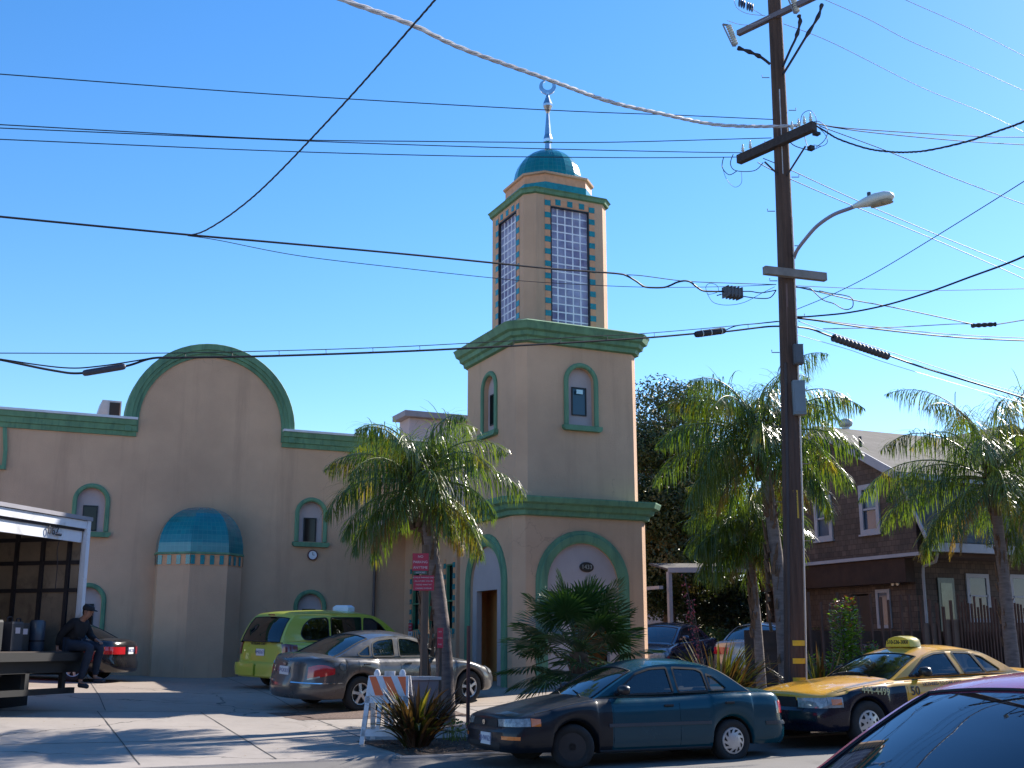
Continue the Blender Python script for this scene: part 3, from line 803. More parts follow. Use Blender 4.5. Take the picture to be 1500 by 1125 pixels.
        G=[[mb.pt(P(k,v,out)) for k,v in r] for r in g];B=[[None]*(m+1) for _ in g]
        for i in range(n+1):
            for j in range(m+1):
                if i in (0,n) or j in (0,m):B[i][j]=mb.pt(P(*g[i][j],-deep))
        for i in range(n):
            for j in range(m):mb.face((G[i][j],G[i+1][j],G[i+1][j+1],G[i][j+1]))
        for i in range(n):
            for j in (0,m):mb.face((G[i][j],G[i+1][j],B[i+1][j],B[i][j]))
        for j in range(m):
            for i in (0,n):mb.face((G[i][j],G[i][j+1],B[i][j+1],B[i][j]))
        return mb.build(name,mat,parent or s.root,smooth,False,auto=30)
    # ---- greenhouse
    def cabin(s):
        sp=s.sp;L,W=s.L,s.W;cab=sp['cab']        # outline points (x,z): cowl, roof front ... roof rear, deck
        H=sp['H'];zb=min(cab[0][1],cab[-1][1])
        wb=sp.get('wb_',W-.10);wr=sp.get('wr',W*.72)
        def w(z):t=clamp((z-zb)/(H-.06-zb),-.3,1.1);return lerp(wb,wr,max(0,t)**1.25 if t>0 else 0)+(0 if t>0 else -t*.03)
        s.w=w
        # dense smooth outline
        n=40;xs=[cab[0][0]+(cab[-1][0]-cab[0][0])*i/n for i in range(n+1)]
        xs=sorted(set(xs+[p[0] for p in cab]))
        outl=[(x,smth(cab,x)-.04*math.sin(clamp((x-cab[0][0])/(cab[-1][0]-cab[0][0]))*PI)**.5) for x in xs]
        bot=[(xs[-1],interp(sp['top'],xs[-1])-.03)]+[(x,smth(sp['top'],x)-.03) for x in rng(xs[-1],xs[0],12)[1:-1]]+[(xs[0],interp(sp['top'],xs[0])-.03)]
        poly=outl+bot
        def Y(x,z):
            e=.07*(abs((x-(xs[0]+xs[-1])/2)/((xs[-1]-xs[0])/2))**2.5)
            return w(z)-e*W
        s.Yc=Y
        wins=sp['wins']
        mb=MB()
        for sd in (1,-1):
            mb.tess(poly,wins,lambda x,z:(L/2-x,Y(x,z)*sd,z),0,sd<0)
            mb.tess(poly,wins,lambda x,z:(L/2-x,(Y(x,z)-.03)*sd,z),1,sd>0)
        rubber=MB()
        # roof / screens as one strip across
        cr=sp.get('roofcrown',.075);C=20
        i1,i2=sp['scr']      # x where windshield ends / rear window starts
        rows=[]
        for x,z in outl:
            yy=Y(x,z);row=[]
            tt=(x-cab[0][0])/(cab[-1][0]-cab[0][0])
            bf=.13*(1-clamp((x-cab[0][0])/(i1-cab[0][0])))+.0;br=.10*clamp((x-i2)/(cab[-1][0]-i2))
            for i in range(C+1):
                t=2*i/C-1;q=1-abs(t)**2.2
                row.append(V((L/2-x+(bf-br)*q,yy*-t,z+cr*q*(math.sin(clamp(tt)*PI)**.5))))
            rows.append(row)
        ix=[[mb.pt(p) for p in r] for r in rows]
        ws=MB();rw=MB()
        for a in range(len(rows)-1):
            xm=(outl[a][0]+outl[a+1][0])/2
            for i in range(C):
                reg=0
                if xm<i1:reg=1
                elif xm>i2:reg=2
                if reg and 1<=i<=C-2 :
                    g=ws if reg==1 else rw
                    g.poly([rows[a][i],rows[a+1][i],rows[a+1][i+1],rows[a][i+1]]);continue
                mb.face((ix[a][i],ix[a+1][i],ix[a+1][i+1],ix[a][i+1]),3 if reg and False else 0)
        gl=sp.get('glass',glassc)
        s.cab=mb.build('cabin',[sp.get('roofpaint',sp['paint']),interior],s.root,True,False,auto=35)
        s.ws=ws.build('windshield',sp.get('wsglass',gl),s.root,True,False)
        s.rw=rw.build('rear_window',gl,s.root,True,False)
        # black surround strips on screens
        for g,nm,sel in ((ws,'windshield',1),(rw,'rear_window',2)):
            m2=MB()
            rr=[r for r,o in zip(rows,outl) if (o[0]<=i1+.04 if sel==1 else o[0]>=i2-.04)]
            pth=[r[1] for r in rr]+rr[-1][2:C] +[r[C-1] for r in rr[::-1]][1:]+ rr[0][1:C][::-1][1:]
            m2.tube([p+V((0,0,.003)) for p in pth],.011,5,0);m2.build('seal',seam,s.ws if sel==1 else s.rw,True,False)
        for wi in wins:
            c=(sum(p[0] for p in wi)/len(wi),sum(p[1] for p in wi)/len(wi))
            for sd in (1,-1):
                g=MB();g.tess(wi,[],lambda x,z:(L/2-x,(Y(x,z)-.012)*sd,z),0,sd<0)
                o=g.build('side_window',gl,s.root,False,False)
                m2=MB();ii=inset(wi,.014);oo=inset(wi,-.012)
                m2.prism(oo,lambda x,z,d:(L/2-x,(Y(x,z)+d)*sd,z),-.014,.004,0,[ii]);m2.build('seal',sp.get('trim',seam),o,False,False)
        if sp.get('seats',True):
            m2=MB()
            sx=sp.get('seatx',[1.95,2.85] if 'seatx' not in sp else sp['seatx'])
            for x in sx:
                for y in (-.36,.36):
                    zt=zb+.12
                    m2.rings([[(L/2-x-.02*k+dx,y+dy,zb-.2+k*.14) for dx,dy in ((-.06,-.22*g),(.06,-.22*g),(.06,.22*g),(-.06,.22*g))] for k,g in ((0,1),(1,1),(2,.85),(2.3,.6))])
                    m2.rings([[(L/2-x-.05+dx,y+dy,zt+.02+k*.055) for dx,dy in ((-.05,-.13*g),(.05,-.13*g),(.05,.13*g),(-.05,.13*g))] for k,g in ((0,.8),(1,1),(2,1),(3,.7))])
            m2.build('seats',seatm,s.root,True,False)
            m2=MB();cx=L/2-cab[0][0]-.75;m2.tube([(cx+.06*math.sin(t)*.6,.36+.18*math.cos(t),zb-.0+.17*math.sin(t)) for t in [2*PI*k/16 for k in range(17)]],.014,5);m2.build('steering_wheel',under,s.root,True,False)
    def wheels(s):
        sp=s.sp;Rr=sp['R'];L=s.L
        for wi,x in enumerate(s.wx):
            for sd in (1,-1):
                st=R(sp.get('steer',0)) if wi==0 else 0
                yo=(s.W-.035)*sd
                T=Matrix.Translation((L/2-x,yo-.11*sd,Rr))@Matrix.Rotation(st,4,'Z')@Matrix.Translation((0,.11*sd,0))
                if sd<0:T=T@Matrix.Rotation(PI,4,'Z')
                k=Rr;ri=sp.get('rim',.19)
                t=MB();t.T=T;pr=[(ri,-.19),(k-.02,-.2),(k,-.18),(k,-.03),(k-.015,-.005),(k-.05,.003),(ri+.03,.0),(ri,-.02),(ri,-.12)]
                t.lathe([(a,b) for a,b in pr],(0,0,0),32,axis='y',cap=False)
                w=t.build('wheel',tyre,s.root,True,False,auto=50)
                r=MB();r.T=T;kind=sp.get('wheel','alloy')
                if kind=='steelfront' : kind='steel' if wi==0 else 'cover'
                if kind in('cover','hub'):
                    r.lathe([(ri+.004,-.022),(ri-.006,-.006),(ri-.03,-.004),(ri*.5,.012),(.05,.016),(.001,.02)],(0,0,0),32,axis='y')
                    rm=r.build('rim',rimsil,w,True,False,auto=50)
                    d=MB();d.T=T;n=sp.get('slots',9)
                    for i in range(n):
                        a=2*PI*i/n
                        def q(rad,an):return (rad*math.cos(an),lerp(.0145,.0,clamp((rad-ri*.5)/(ri*.5-.03))),rad*math.sin(an))
                        tw=.25 if sp.get('twist') else 0
                        wd=.16 if not sp.get('twist') else .13
                        r1,r2=ri*.62,ri*.86
                        p=[q(r1,a-wd*.6),q(r2,a-wd*1.25+tw),q(r2,a+wd*1.25+tw),q(r1,a+wd*.6)]
                        d.poly(p)
                    if kind=='hub':
                        for i in range(5):
                            a=2*PI*i/5+.3;c=V((ri*.34*math.cos(a),.016,ri*.34*math.sin(a)));d.poly([c+V((.016*math.cos(b),0,.016*math.sin(b))) for b in [2*PI*j/8 for j in range(8)]])
                    d.norecalc=True;d.build('slots',under,rm,False,False)
                elif kind=='steel':
                    r.lathe([(ri,-.02),(ri-.02,-.03),(ri*.7,-.07),(ri*.5,-.05),(.06,-.045),(.05,-.02),(.001,-.02)],(0,0,0),28,axis='y');rm=r.build('rim',rimdark,w,True,False,auto=40)
                    d=MB();d.T=T
                    for i in range(12):
                        a=2*PI*i/12;q=V((ri*.60*math.cos(a),-.055,ri*.60*math.sin(a)));d.poly([q+V((.013*math.cos(b),0,.013*math.sin(b))) for b in [2*PI*j/8 for j in range(8)]])
                    for i in range(4):
                        a=2*PI*i/4;q=V((.075*math.cos(a),-.035,.075*math.sin(a)));d.lathe([(.012,-.01),(.012,.012),(.001,.014)],tuple(q),6,axis='y')
                    d.norecalc=True;d.build('lug_nuts',chrome,rm,False,False)
                else:
                    r.lathe([(ri,-.004),(ri-.015,-.012),(ri-.02,-.05)],(0,0,0),32,axis='y',cap=False)
                    r.lathe([(.055,-.03),(.055,-.004),(.04,.0),(.001,.0)],(0,0,0),16,axis='y')
                    n=sp.get('spokes',5)
                    for i in range(n):
                        a=2*PI*i/n+.2;ca,sa=math.cos(a),math.sin(a);P=lambda rr,o,y:(rr*ca-o*sa,y,rr*sa+o*ca)
                        r.rings([[P(rr,-o,y),P(rr,o,y),P(rr,o,y-.03),P(rr,-o,y-.03)] for rr,o,y in ((.04,.03,-.002),(ri*.6,.024,-.008),(ri-.015,.036,-.012))])
                    rm=r.build('rim',rimsil,w,True,False,auto=40)
                    d=MB();d.T=T;d.lathe([(ri-.01,-.07),(.001,-.06)],(0,0,0),24,axis='y',cap=False);d.build('brake_disc',rimdark,w,False,False)
    # ---- details
    def extras(s,x0,x1,wip=True):
        mb=MB()
        for sd in (1,-1):
            pts=[]
            for i in range(13):
                k=s.kx(lerp(x0,x1,i/12));pts.append(s.surf(k,.975,sd)+s.nrm(k,.975,sd)*.0015)
            mb.tube(pts,.005,4)
        a=s.surf(s.kx(x0),.99,1);n=14;cr=s.sp.get('crown',.05)
        mb.tube([V((a.x,a.y*(1-2*i/n),a.z+cr*(1-abs(2*i/n-1)**2.4)*.98)) for i in range(n+1)],.005,4)
        mb.build('hood_gap',seam,s.root,False,False)
        for sd in (1,-1):
            mb=MB();k=s.kx((s.wx[0]+s.wx[1])/2)
            pts=[s.surf(s.kx(lerp(s.wx[0]+s.sp['Ra']+.03,s.wx[1]-s.sp['Ra']-.03,i/8)),.02,sd)+V((0,.006*sd,.01)) for i in range(9)]
            mb.tube(pts,.022,6);mb.build('rocker_trim',seam,s.root,True,False)
        if wip:
            c=s.sp['cab'];x=s.L/2-c[0][0];z=c[0][1]
            for y0,y1 in ((.5,.05),(-.08,-.52)):
                mb=MB();mb.tube([V((x+.10,y0,z+.03)),V((x+.02,(y0+y1)/2,z+.075)),V((x-.03,y1,z+.10))],.009,4);mb.build('wiper',seam,s.root,False,False)
    def door(s,x0,x1,mat,z0=None,sd=1,out=.004,zt=None):
        k0,k1=s.kx(x0),s.kx(x1);zs=z0 if z0 is not None else s.sp['sill']+.07
        Ra=s.sp['Ra']+.035
        def lo(t):
            x=s.plan_x(lerp(k0,k1,t));z=zs
            for w in s.wx:
                d=abs(x-w)
                if d<Ra:z=max(z,s.zw+math.sqrt(Ra*Ra-d*d))
            return z
        return s.patch('door',mat,k0,k1,lo,lambda t:smth(s.sp['top'],s.plan_x(lerp(k0,k1,t)))-.012,sd,out,14,7,deep=.01)
    def plan_x(s,k):
        i=min(int(k),len(s.plan)-2);return lerp(s.plan[i][0],s.plan[i+1][0],k-i)
    def seamline(s,x,z0,z1,sd=1,parent=None):
        k=s.kx(x);mb=MB();n=8
        pts=[s.surf(k,s.vz(k,lerp(z0,z1,i/n)),sd)+s.nrm(k,s.vz(k,lerp(z0,z1,i/n)),sd)*.003 for i in range(n+1)]
        mb.tube(pts,.006,4);mb.build('door_gap',seam,s.root,False,False)
    def handle(s,x,z,sd=1,mat=None,parent=None):
        k=s.kx(x);v=s.vz(k,z);p=s.surf(k,v,sd);n=s.nrm(k,v,sd)
        mb=MB();mb.rings([[p+n*o+V((dx*1.0,0,dz)) for dx,dz in ((-.075*g,-.014*g),(.075*g,-.014*g),(.075*g,.014*g),(-.075*g,.014*g))] for o,g in ((-.005,1),(.012,1),(.03,.9))])
        mb.build('handle',mat or seam,parent or s.root,True,False)
    def mirror(s,x,z,mat,sd=1,size=1):
        y=(s.Yc(x,z)+.02)*sd;c=V((s.L/2-x,y+.13*sd,z+.05));mb=MB()
        mb.tube([V((s.L/2-x+.02,y-.03*sd,z)),c+V((0,-.05*sd,-.03))],[.04,.03],6)
        rs=[]
        for i,(dx,g) in enumerate(((-.05,.9),(-.03,1),(.02,1),(.06,.75),(.08,.4))):
            rs.append([c+V((dx,.10*g*size*math.cos(a)*abs(math.cos(a))**-.35 if abs(math.cos(a))>1e-3 else 0,.07*g*size*math.sin(a))) for a in [2*PI*j/12 for j in range(12)]])
        mb.rings(rs);o=mb.build('mirror',mat,s.root,True,False)
        g=MB();g.poly([p+V((-.003,0,0)) for p in rs[0]]);g.build('mirror_glass',chrome,o,False,False)
    def plate(s,front,z,txt,y=0,tc=None,tilt=0):
        k=0 if front else len(s.plan)-1
        v=s.vz(k,z);p=s.surf(k,v,1);sgn=1 if front else -1
        n=V((sgn,0,tilt)).normalized();up=V((-n.z*sgn,0,abs(n.x)));ax=up.cross(n)
        c=V((p.x+sgn*.012,y,z))
        mb=MB();mb.rings([[c+ax*a+up*b+n*o for a,b in ((-.155,-.077),(.155,-.077),(.155,.077),(-.155,.077))] for o in (-.02,.004)])
        pl=mb.build('license_plate',platew,s.root,False,False)
        textmesh('plate_text',txt,.1,tc or plateb,pl,frame(c+n*.006,ax,up),.001,world=False)
        return pl
    def bar(s,name,mat,x0,x1,z,h=.03,sd=1,out=.012,parent=None):
        return s.patch(name,mat,s.kx(x0),s.kx(x1),z-h/2,z+h/2,sd,out,16,2,parent)
def gzc(x,y):return gz(x,y)
# ---------------- teal compact sedan (parked at the kerb, nose to the left)
def winquad(pts,r=.05,n=4):
    """round the corners of a window outline"""
    out=[];m=len(pts)
    for i in range(m):
        p0,p1,p2=V(pts[i-1]),V(pts[i]),V(pts[(i+1)%m]);a=(p0-p1);b=(p2-p1);rr=min(r,a.length*.4,b.length*.4)
        A=p1+a.normalized()*rr;B=p1+b.normalized()*rr
        for k in range(n+1):
            t=k/n;out.append(tuple(A*(1-t)**2+p1*2*t*(1-t)+B*t*t))
    return out
teal_p=Mpaint('paint_teal_blue',(.002,.048,.075),.22,.1,.01,.3,.25);teal_l=Mpaint('paint_faded_charcoal',(.007,.010,.016),.35,.0,.02,.25,.25)
sp=dict(L=4.62,W=1.70,H=1.385,wb=2.55,fo=1.0,R=.295,Ra=.345,rim=.185,sill=.20,low=.24,fa=.36,ra=.42,nf=3.4,nr=3.2,paint=teal_p,xmats=[teal_l],
  bodymat=lambda x,v:3 if x<1.52 else 0,hoodmat=3,
  top=[(0,.66),(.25,.72),(.7,.80),(1.15,.88),(1.35,.90),(2.4,.92),(3.2,.945),(3.7,.96),(4.3,.955),(4.62,.93)],
  nose=[(.2,.06),(.3,.0),(.5,.0),(.54,.035),(.68,.05),(.74,.12),(.8,.16)],tail=[(.2,.05),(.3,0),(.52,0),(.56,.05),(.85,.07),(.95,.12)],
  cab=[(1.34,.90),(1.68,1.11),(2.02,1.285),(2.3,1.37),(2.75,1.40),(3.22,1.365),(3.52,1.26),(3.92,1.0),(4.02,.95)],scr=(2.0,3.37),wr=.57,
  wins=[winquad([(1.65,.955),(2.07,1.235),(2.31,1.30),(2.59,1.315),(2.61,.965)],.03),winquad([(2.695,.97),(2.685,1.315),(3.08,1.295),(3.18,1.25),(3.21,.985)],.03),winquad([(3.245,.985),(3.235,1.225),(3.37,1.16),(3.53,1.02),(3.49,.99)],.03)],
  wheel='steelfront',slots=11,twist=True,steer=-24,seatx=[2.5,3.3])
Xr,Yr=10.16,14.42   # rear wheel contact
cx=Xr-(sp['fo']+sp['wb']-sp['L']/2);cy=Yr+.70
c1=Car('parked_sedan','teal blue sedan with faded dark hood parked at the kerb in front of the taxi',(cx,cy,-.02),180,sp,cat='car')
for sd in (1,-1):
    d=c1.door(1.58,2.64,teal_p,sd=sd);c1.handle(2.47,.80,sd,seam,d)
    d=c1.door(2.65,3.66,teal_p,sd=sd);c1.handle(3.48,.82,sd,seam,d)
    c1.patch('headlight',headl,c1.kyf(.44),c1.kx(.30),lambda t:.565+.01*t,lambda t:.655+.02*t,sd,.012,12,4)
    c1.patch('turn_signal',amber,c1.kx(.31),c1.kx(.46),lambda t:.577,lambda t:.675-.01*t,sd,.012,5,3)
    c1.patch('bumper_signal',amber,c1.kyf(.56),c1.kx(.18),.405,.45,sd,.008,8,2)
    c1.patch('tail_light',redl,c1.kyr(.5),c1.kx(4.38),.66,.83,sd,.012,9,4)
    c1.patch('reversing_light',headl,c1.kx(4.37),c1.kx(4.33),.66,.83,sd,.012,3,3)
    c1.bar('side_trim',M('trim_faded',(.03,.04,.055),.5),1.5,3.16,.56,.045,sd,.012)
    c1.bar('bumper_trim',M('trim_faded2',(.028,.035,.045),.5),4.1,4.5,.53,.05,sd,.012)
    c1.mirror(1.73,.97,M('mirror_black',(.012,.012,.016),.35),sd)
c1.patch('grille',seam,0,c1.kyf(.40),.555,.65,1,.006,6,3);c1.patch('grille',seam,0,c1.kyf(.40),.555,.65,-1,.006,6,3)
for sd in(1,-1):c1.patch('air_intake',seam,0 if sd>0 else 0,c1.kyf(.52),.27,.36,sd,.004,6,3)
mb=MB();mb.lathe([(.04,0),(.045,.006)],(0,0,0),20,axis='x',cap=True);mb.v=[V((p.x+c1.surf(0,.75).x+.02,p.y,p.z*.75+.605)) for p in mb.v];mb.build('badge',chrome,c1.root,True,False)
c1.plate(True,.40,'2JHW621',y=.12);c1.extras(.38,1.3)
# ---------------- yellow and navy taxi
yel=Mpaint('paint_taxi_yellow',(.72,.36,.025),.3,0,.05);navy=Mpaint('paint_navy',(.004,.005,.018),.25,.0,.01,.35,.25)
sp=dict(L=5.38,W=1.98,H=1.46,wb=2.91,fo=1.04,R=.345,Ra=.40,rim=.205,sill=.24,low=.26,fa=.45,ra=.5,nf=3.2,nr=3.0,paint=yel,xmats=[navy],
  bodymat=lambda x,v:3 if x<1.82 and v<.90 else 0,hoodmat=0,
  top=[(0,.76),(.3,.82),(.9,.90),(1.5,.95),(1.8,.965),(2.9,.985),(3.9,1.0),(4.6,1.02),(5.1,1.01),(5.38,.97)],
  nose=[(.2,.08),(.34,.0),(.56,.0),(.6,.05),(.78,.07),(.84,.12),(.92,.2)],tail=[(.2,.06),(.3,0),(.56,0),(.6,.06),(.9,.1),(1.0,.14)],
  cab=[(1.66,.965),(2.05,1.19),(2.42,1.36),(2.7,1.44),(3.1,1.46),(3.5,1.44),(3.85,1.35),(4.35,1.08),(4.48,1.01)],scr=(2.36,3.72),wr=.66,
  wins=[winquad([(2.0,1.025),(2.45,1.30),(2.7,1.365),(2.97,1.38),(3.06,1.035)],.03),winquad([(3.17,1.04),(3.10,1.38),(3.42,1.37),(3.5,1.355),(3.64,1.05)],.03),winquad([(3.67,1.05),(3.54,1.345),(3.72,1.29),(4.0,1.09),(3.96,1.06)],.03)],
  wheel='hub',slots=9,steer=0,seatx=[2.95,3.9],crown=.07,wsglass=Mglass('taxi_windshield',(.02,.035,.04),.22))
fwx,fwy=12.8,14.60
c2=Car('taxi','yellow and navy taxi with phone number roof sign parked behind the teal sedan',(fwx+sp['L']/2-sp['fo'],fwy+.80,gz(14.5,14)-.0),180,sp,cat='taxi')
c2.root.rotation_euler=(0,R(1.0),R(180))
for sd in (1,-1):
    d=c2.door(1.84,3.1,yel,sd=sd,out=.006);c2.handle(2.93,.86,sd,chrome,d)
    d2=c2.door(3.11,4.2,yel,sd=sd,out=.006);c2.handle(3.98,.88,sd,chrome,d2)
    c2.patch('headlight',headl,c2.kyf(.50),c2.kx(.22),lambda t:.60,lambda t:.745+.01*t,sd,.014,12,4)
    c2.patch('corner_lamp',headl,c2.kx(.225),c2.kx(.50),lambda t:.61,lambda t:.765-.01*t,sd,.014,6,3)
    c2.patch('turn_signal',amber,c2.kx(.28),c2.kx(.47),.65,.73,sd,.02,5,3)
    c2.patch('tail_light',redl,c2.kyr(.4),c2.kx(5.1),.72,.88,sd,.012,9,4)
    c2.mirror(2.2,1.04,M('mirror_black',(.012,.012,.016),.35),sd,1.15)
    c2.patch('grille',seam,0,c2.kyf(.46),.60,.76,sd,.01,6,3)
# writing
c2.extras(.45,1.62)
wn=M('taxi_letter_gold',(.55,.48,.22),.5,var=0);wb=M('taxi_letter_black',(.015,.015,.02),.5,var=0)
def sidetext(c,name,txt,x,z,size,mat,sd=1,parent=None,sx=1,bold=.002,out=.012):
    k=c.kx(x);v=c.vz(k,z);p=c.surf(k,v,sd);n=c.nrm(k,v,sd);e=.15
    ax=(c.surf(c.kx(x+e),v,sd)-c.surf(c.kx(x-e),v,sd)).normalized()*(1 if sd>0 else -1)
    up=n.cross(ax) ;up=up if up.z>0 else -up
    return textmesh(name,txt,size,mat,parent or c.body,frame(p+n*out,ax,up),.001,bold,world=False,sx=sx)
sidetext(c2,'phone_number','444-4499',1.16,.83,.155,wn,1,sx=.95,out=.02)
sidetext(c2,'cab_number','50',1.98,.80,.19,wb,1,d,out=.014)
sidetext(c2,'door_lettering','LICENSED TO OAK CITY',2.56,.895,.075,wb,1,d,out=.03)
sidetext(c2,'door_lettering','FRIENDLY',2.35,.62,.10,wb,1,d,out=.014)
# roof sign
mb=MB();zr=1.50
for g in (0,):
    rs=[]
    for i in range(9):
        a=PI*i/8;rs.append((math.cos(a),math.sin(a)))
    prof=[(x*.30*(1-.0),zr+.15*max(0,z)**.7) for x,z in rs]
    base=[(-.33,zr),]+prof[::-1]+[(.33,zr)]
    xc=sp['L']/2-2.72
    ring=lambda dx,g:[(xc+dx,y*g,zr-.03+(z-zr+.03)*g) for y,z in prof[::-1]]+[(xc+dx,-.31*g,zr-.03),(xc+dx,.31*g,zr-.03)][::-1]
    mb.rings([ring(-.16,.8),ring(-.11,1),ring(.05,1),ring(.11,.93)])
rsn=mb.build('roof_sign',Mpaint('sign_yellow',(.75,.55,.05),.4,0,.02),c2.root,True,False,auto=50)
textmesh('sign_number','510-536-3000',.088,wb,rsn,frame((xc+.113,0,zr+.045),(0,1,0),(-.05,0,1)),.002,.0015,world=False)
textmesh('sign_number','510-536-3000',.088,wb,rsn,frame((xc-.163,0,zr+.045),(0,-1,0),(.05,0,1)),.002,.0015,world=False)
mb=MB();mb.tube([(sp['L']/2-3.3,.1,1.5),(sp['L']/2-3.3,.1,1.58)],.012,6);mb.build('antenna',under,c2.root,False,False)
# ---------------- silver sedan in the lot
silv=Mpaint('paint_silver_grey',(.085,.082,.084),.30,.4,.015)
sp=dict(L=5.02,W=1.85,H=1.43,wb=2.756,fo=1.02,R=.33,Ra=.385,rim=.205,sill=.22,low=.25,fa=.75,ra=.7,paint=silv,nf=2.3,nr=2.3,
  top=[(0,.62),(.3,.70),(.9,.84),(1.5,.92),(2.4,.95),(3.4,.97),(4.1,1.0),(4.6,1.01),(4.85,.99),(5.02,.93)],
  nose=[(.2,.08),(.3,.0),(.5,.0),(.62,.06),(.8,.2)],tail=[(.2,.08),(.3,0),(.55,0),(.6,.05),(.9,.09),(1.0,.12)],
  cab=[(1.35,.91),(1.8,1.15),(2.15,1.32),(2.5,1.41),(2.9,1.435),(3.3,1.40),(3.7,1.29),(4.2,1.06),(4.38,1.005)],scr=(2.12,3.5),wr=.62,
  wins=[winquad([(1.75,.985),(2.2,1.25),(2.5,1.335),(2.76,1.35),(2.82,1.0)],.06),winquad([(2.93,1.005),(2.88,1.35),(3.25,1.32),(3.42,1.26),(3.46,1.01)],.06),winquad([(3.52,1.02),(3.49,1.235),(3.65,1.16),(3.8,1.07),(3.74,1.03)],.04)],
  wheel='alloy',spokes=5,seatx=[2.7,3.55],glass=Mglass('car_glass_teal',(.02,.05,.06),.25))
TA=18
p0=V((7.08,22.2,0));dirv=V((math.cos(R(TA)),math.sin(R(TA)),0));nrmv=V((-dirv.y,dirv.x,0))
ctr=p0+dirv*(sp['fo']+sp['wb']-sp['L']/2)+nrmv*.80
def slope(c,d,n):
    e=1.3;f=(gz((c+d*e).x,(c+d*e).y)-gz((c-d*e).x,(c-d*e).y))/(2*e);s_=(gz((c+n*.8).x,(c+n*.8).y)-gz((c-n*.8).x,(c-n*.8).y))/1.6
    return f,s_
def seat_car(c,deg):
    p=c.root.location;d=V((math.cos(R(deg)),math.sin(R(deg)),0));n=V((-d.y,d.x,0));f,s_=slope(p,d,n)
    x=V((d.x,d.y,f)).normalized();y=V((n.x,n.y,s_)).normalized();z=x.cross(y).normalized();y=z.cross(x)
    m=Matrix((x,y,z)).transposed()
    c.root.rotation_euler=m.to_euler();c.root.location.z=gz(p.x,p.y)
c3=Car('silver_sedan','silver grey sedan with red tail lights parked in the lot beside the lime taxi van',(ctr.x,ctr.y,gz(ctr.x,ctr.y)),TA,sp,cat='car')
seat_car(c3,TA)
for sd in (1,-1):
    d=c3.door(1.62,2.84,silv,sd=sd);c3.handle(2.66,.86,sd,silv,d)
    d=c3.door(2.86,3.86,silv,sd=sd);c3.handle(3.68,.88,sd,silv,d)
    c3.patch('tail_light',redl,c3.kyr(.62),c3.kx(4.45),lambda t:.62+.10*t,lambda t:.84-.02*t+(.06*math.sin(PI*t)),sd,.014,12,5)
    c3.patch('reflector',headl,c3.kyr(.62),c3.kx(4.72),lambda t:.605+.05*t,lambda t:.635+.05*t,sd,.017,8,2)
    c3.patch('headlight',headl,c3.kyf(.5),c3.kx(.45),lambda t:.58+.02*t,lambda t:.70+.06*t,sd,.014,12,4)
    c3.patch('bumper_line',chrome,c3.kyr(.3),c3.kx(4.25),.545,.56,sd,.012,14,1)
    c3.mirror(1.9,1.0,silv,sd)
k=c3.kx(4.25);
mb=MB();mb.lathe([(.085,-.002),(.092,.004),(.085,.006)],(0,0,0),28,cap=False)
q=c3.vz(k,.86);pp=c3.surf(k,q,-1);nn=c3.nrm(k,q,-1);fm=frame(pp+nn*.003,(1,0,0),nn.cross(V((1,0,0))))
mb.v=[fm@p for p in mb.v];mb.build('fuel_door',seam,c3.root,False,False)
c3.extras(.6,1.3);c3.plate(False,.75,'5PGK833');mb=MB();mb.lathe([(.05,0),(.055,.008)],(0,0,0),20,axis='x');mb.v=[V((-p.x+c3.surf(len(c3.plan)-1,.85).x-.012,p.y,p.z*.5+.875)) for p in mb.v];mb.build('badge',chrome,c3.root,True,False)
# ---------------- lime minivan taxi
lime=Mpaint('paint_lime',(.42,.47,.05),.32,0,.04)
sp=dict(L=5.1,W=2.0,H=1.76,wb=3.03,fo=.98,R=.335,Ra=.385,rim=.2,sill=.24,low=.28,fa=.7,ra=.35,paint=lime,nr=4,
  top=[(0,.70),(.4,.82),(1.0,.95),(1.4,1.0),(2.5,1.03),(4.0,1.07),(4.9,1.08),(5.1,1.06)],
  nose=[(.2,.06),(.3,.0),(.6,.0),(.8,.12)],tail=[(.2,.10),(.3,0),(.56,0),(.6,.09),(1.1,.12)],
  cab=[(1.15,1.0),(1.6,1.3),(2.05,1.60),(2.4,1.72),(3.2,1.765),(4.3,1.745),(4.6,1.70),(4.8,1.5),(4.95,1.2),(4.99,1.08)],scr=(2.0,4.66),wr=.78,
  wins=[winquad([(1.72,1.10),(2.1,1.46),(2.35,1.6),(2.62,1.62),(2.68,1.09)],.05),winquad([(2.74,1.10),(2.70,1.63),(3.62,1.63),(3.64,1.10)],.05),winquad([(3.70,1.11),(3.70,1.63),(4.2,1.61),(4.42,1.45),(4.50,1.25),(4.40,1.13)],.10)],
  wheel='alloy',spokes=7,seats=False,glass=glassd,crown=.03)
TM=22
rl=V((7.6,27.0,0));dirv=V((math.cos(R(TM)),math.sin(R(TM)),0));nrmv=V((-dirv.y,dirv.x,0))
ctr=rl+dirv*(sp['fo']+sp['wb']-sp['L']/2)-nrmv*-.0+nrmv*.85
c4=Car('minivan_taxi','lime green taxi minivan with dark windows and white roof sign parked by the mosque wall',(ctr.x,ctr.y,gz(ctr.x,ctr.y)),TM,sp,cat='minivan')
seat_car(c4,TM)
for sd in (1,-1):
    d=c4.door(1.55,2.70,lime,sd=sd);c4.handle(2.55,.95,sd,lime,d)
    d=c4.door(2.72,3.66,lime,sd=sd);c4.handle(2.9,.95,sd,lime,d)
    c4.patch('tail_light',redd,c4.kyr(.80),c4.kx(4.72),lambda t:.78+.06*t*t,lambda t:1.05-.03*t,sd,.02,12,5)
    c4.patch('headlight',headl,c4.kyf(.55),c4.kx(.5),.62,.76,sd,.014,10,4)
    c4.patch('bumper',lime,c4.kyr(.05),c4.kx(4.4),.32,.56,sd,.05,14,5,deep=.02)
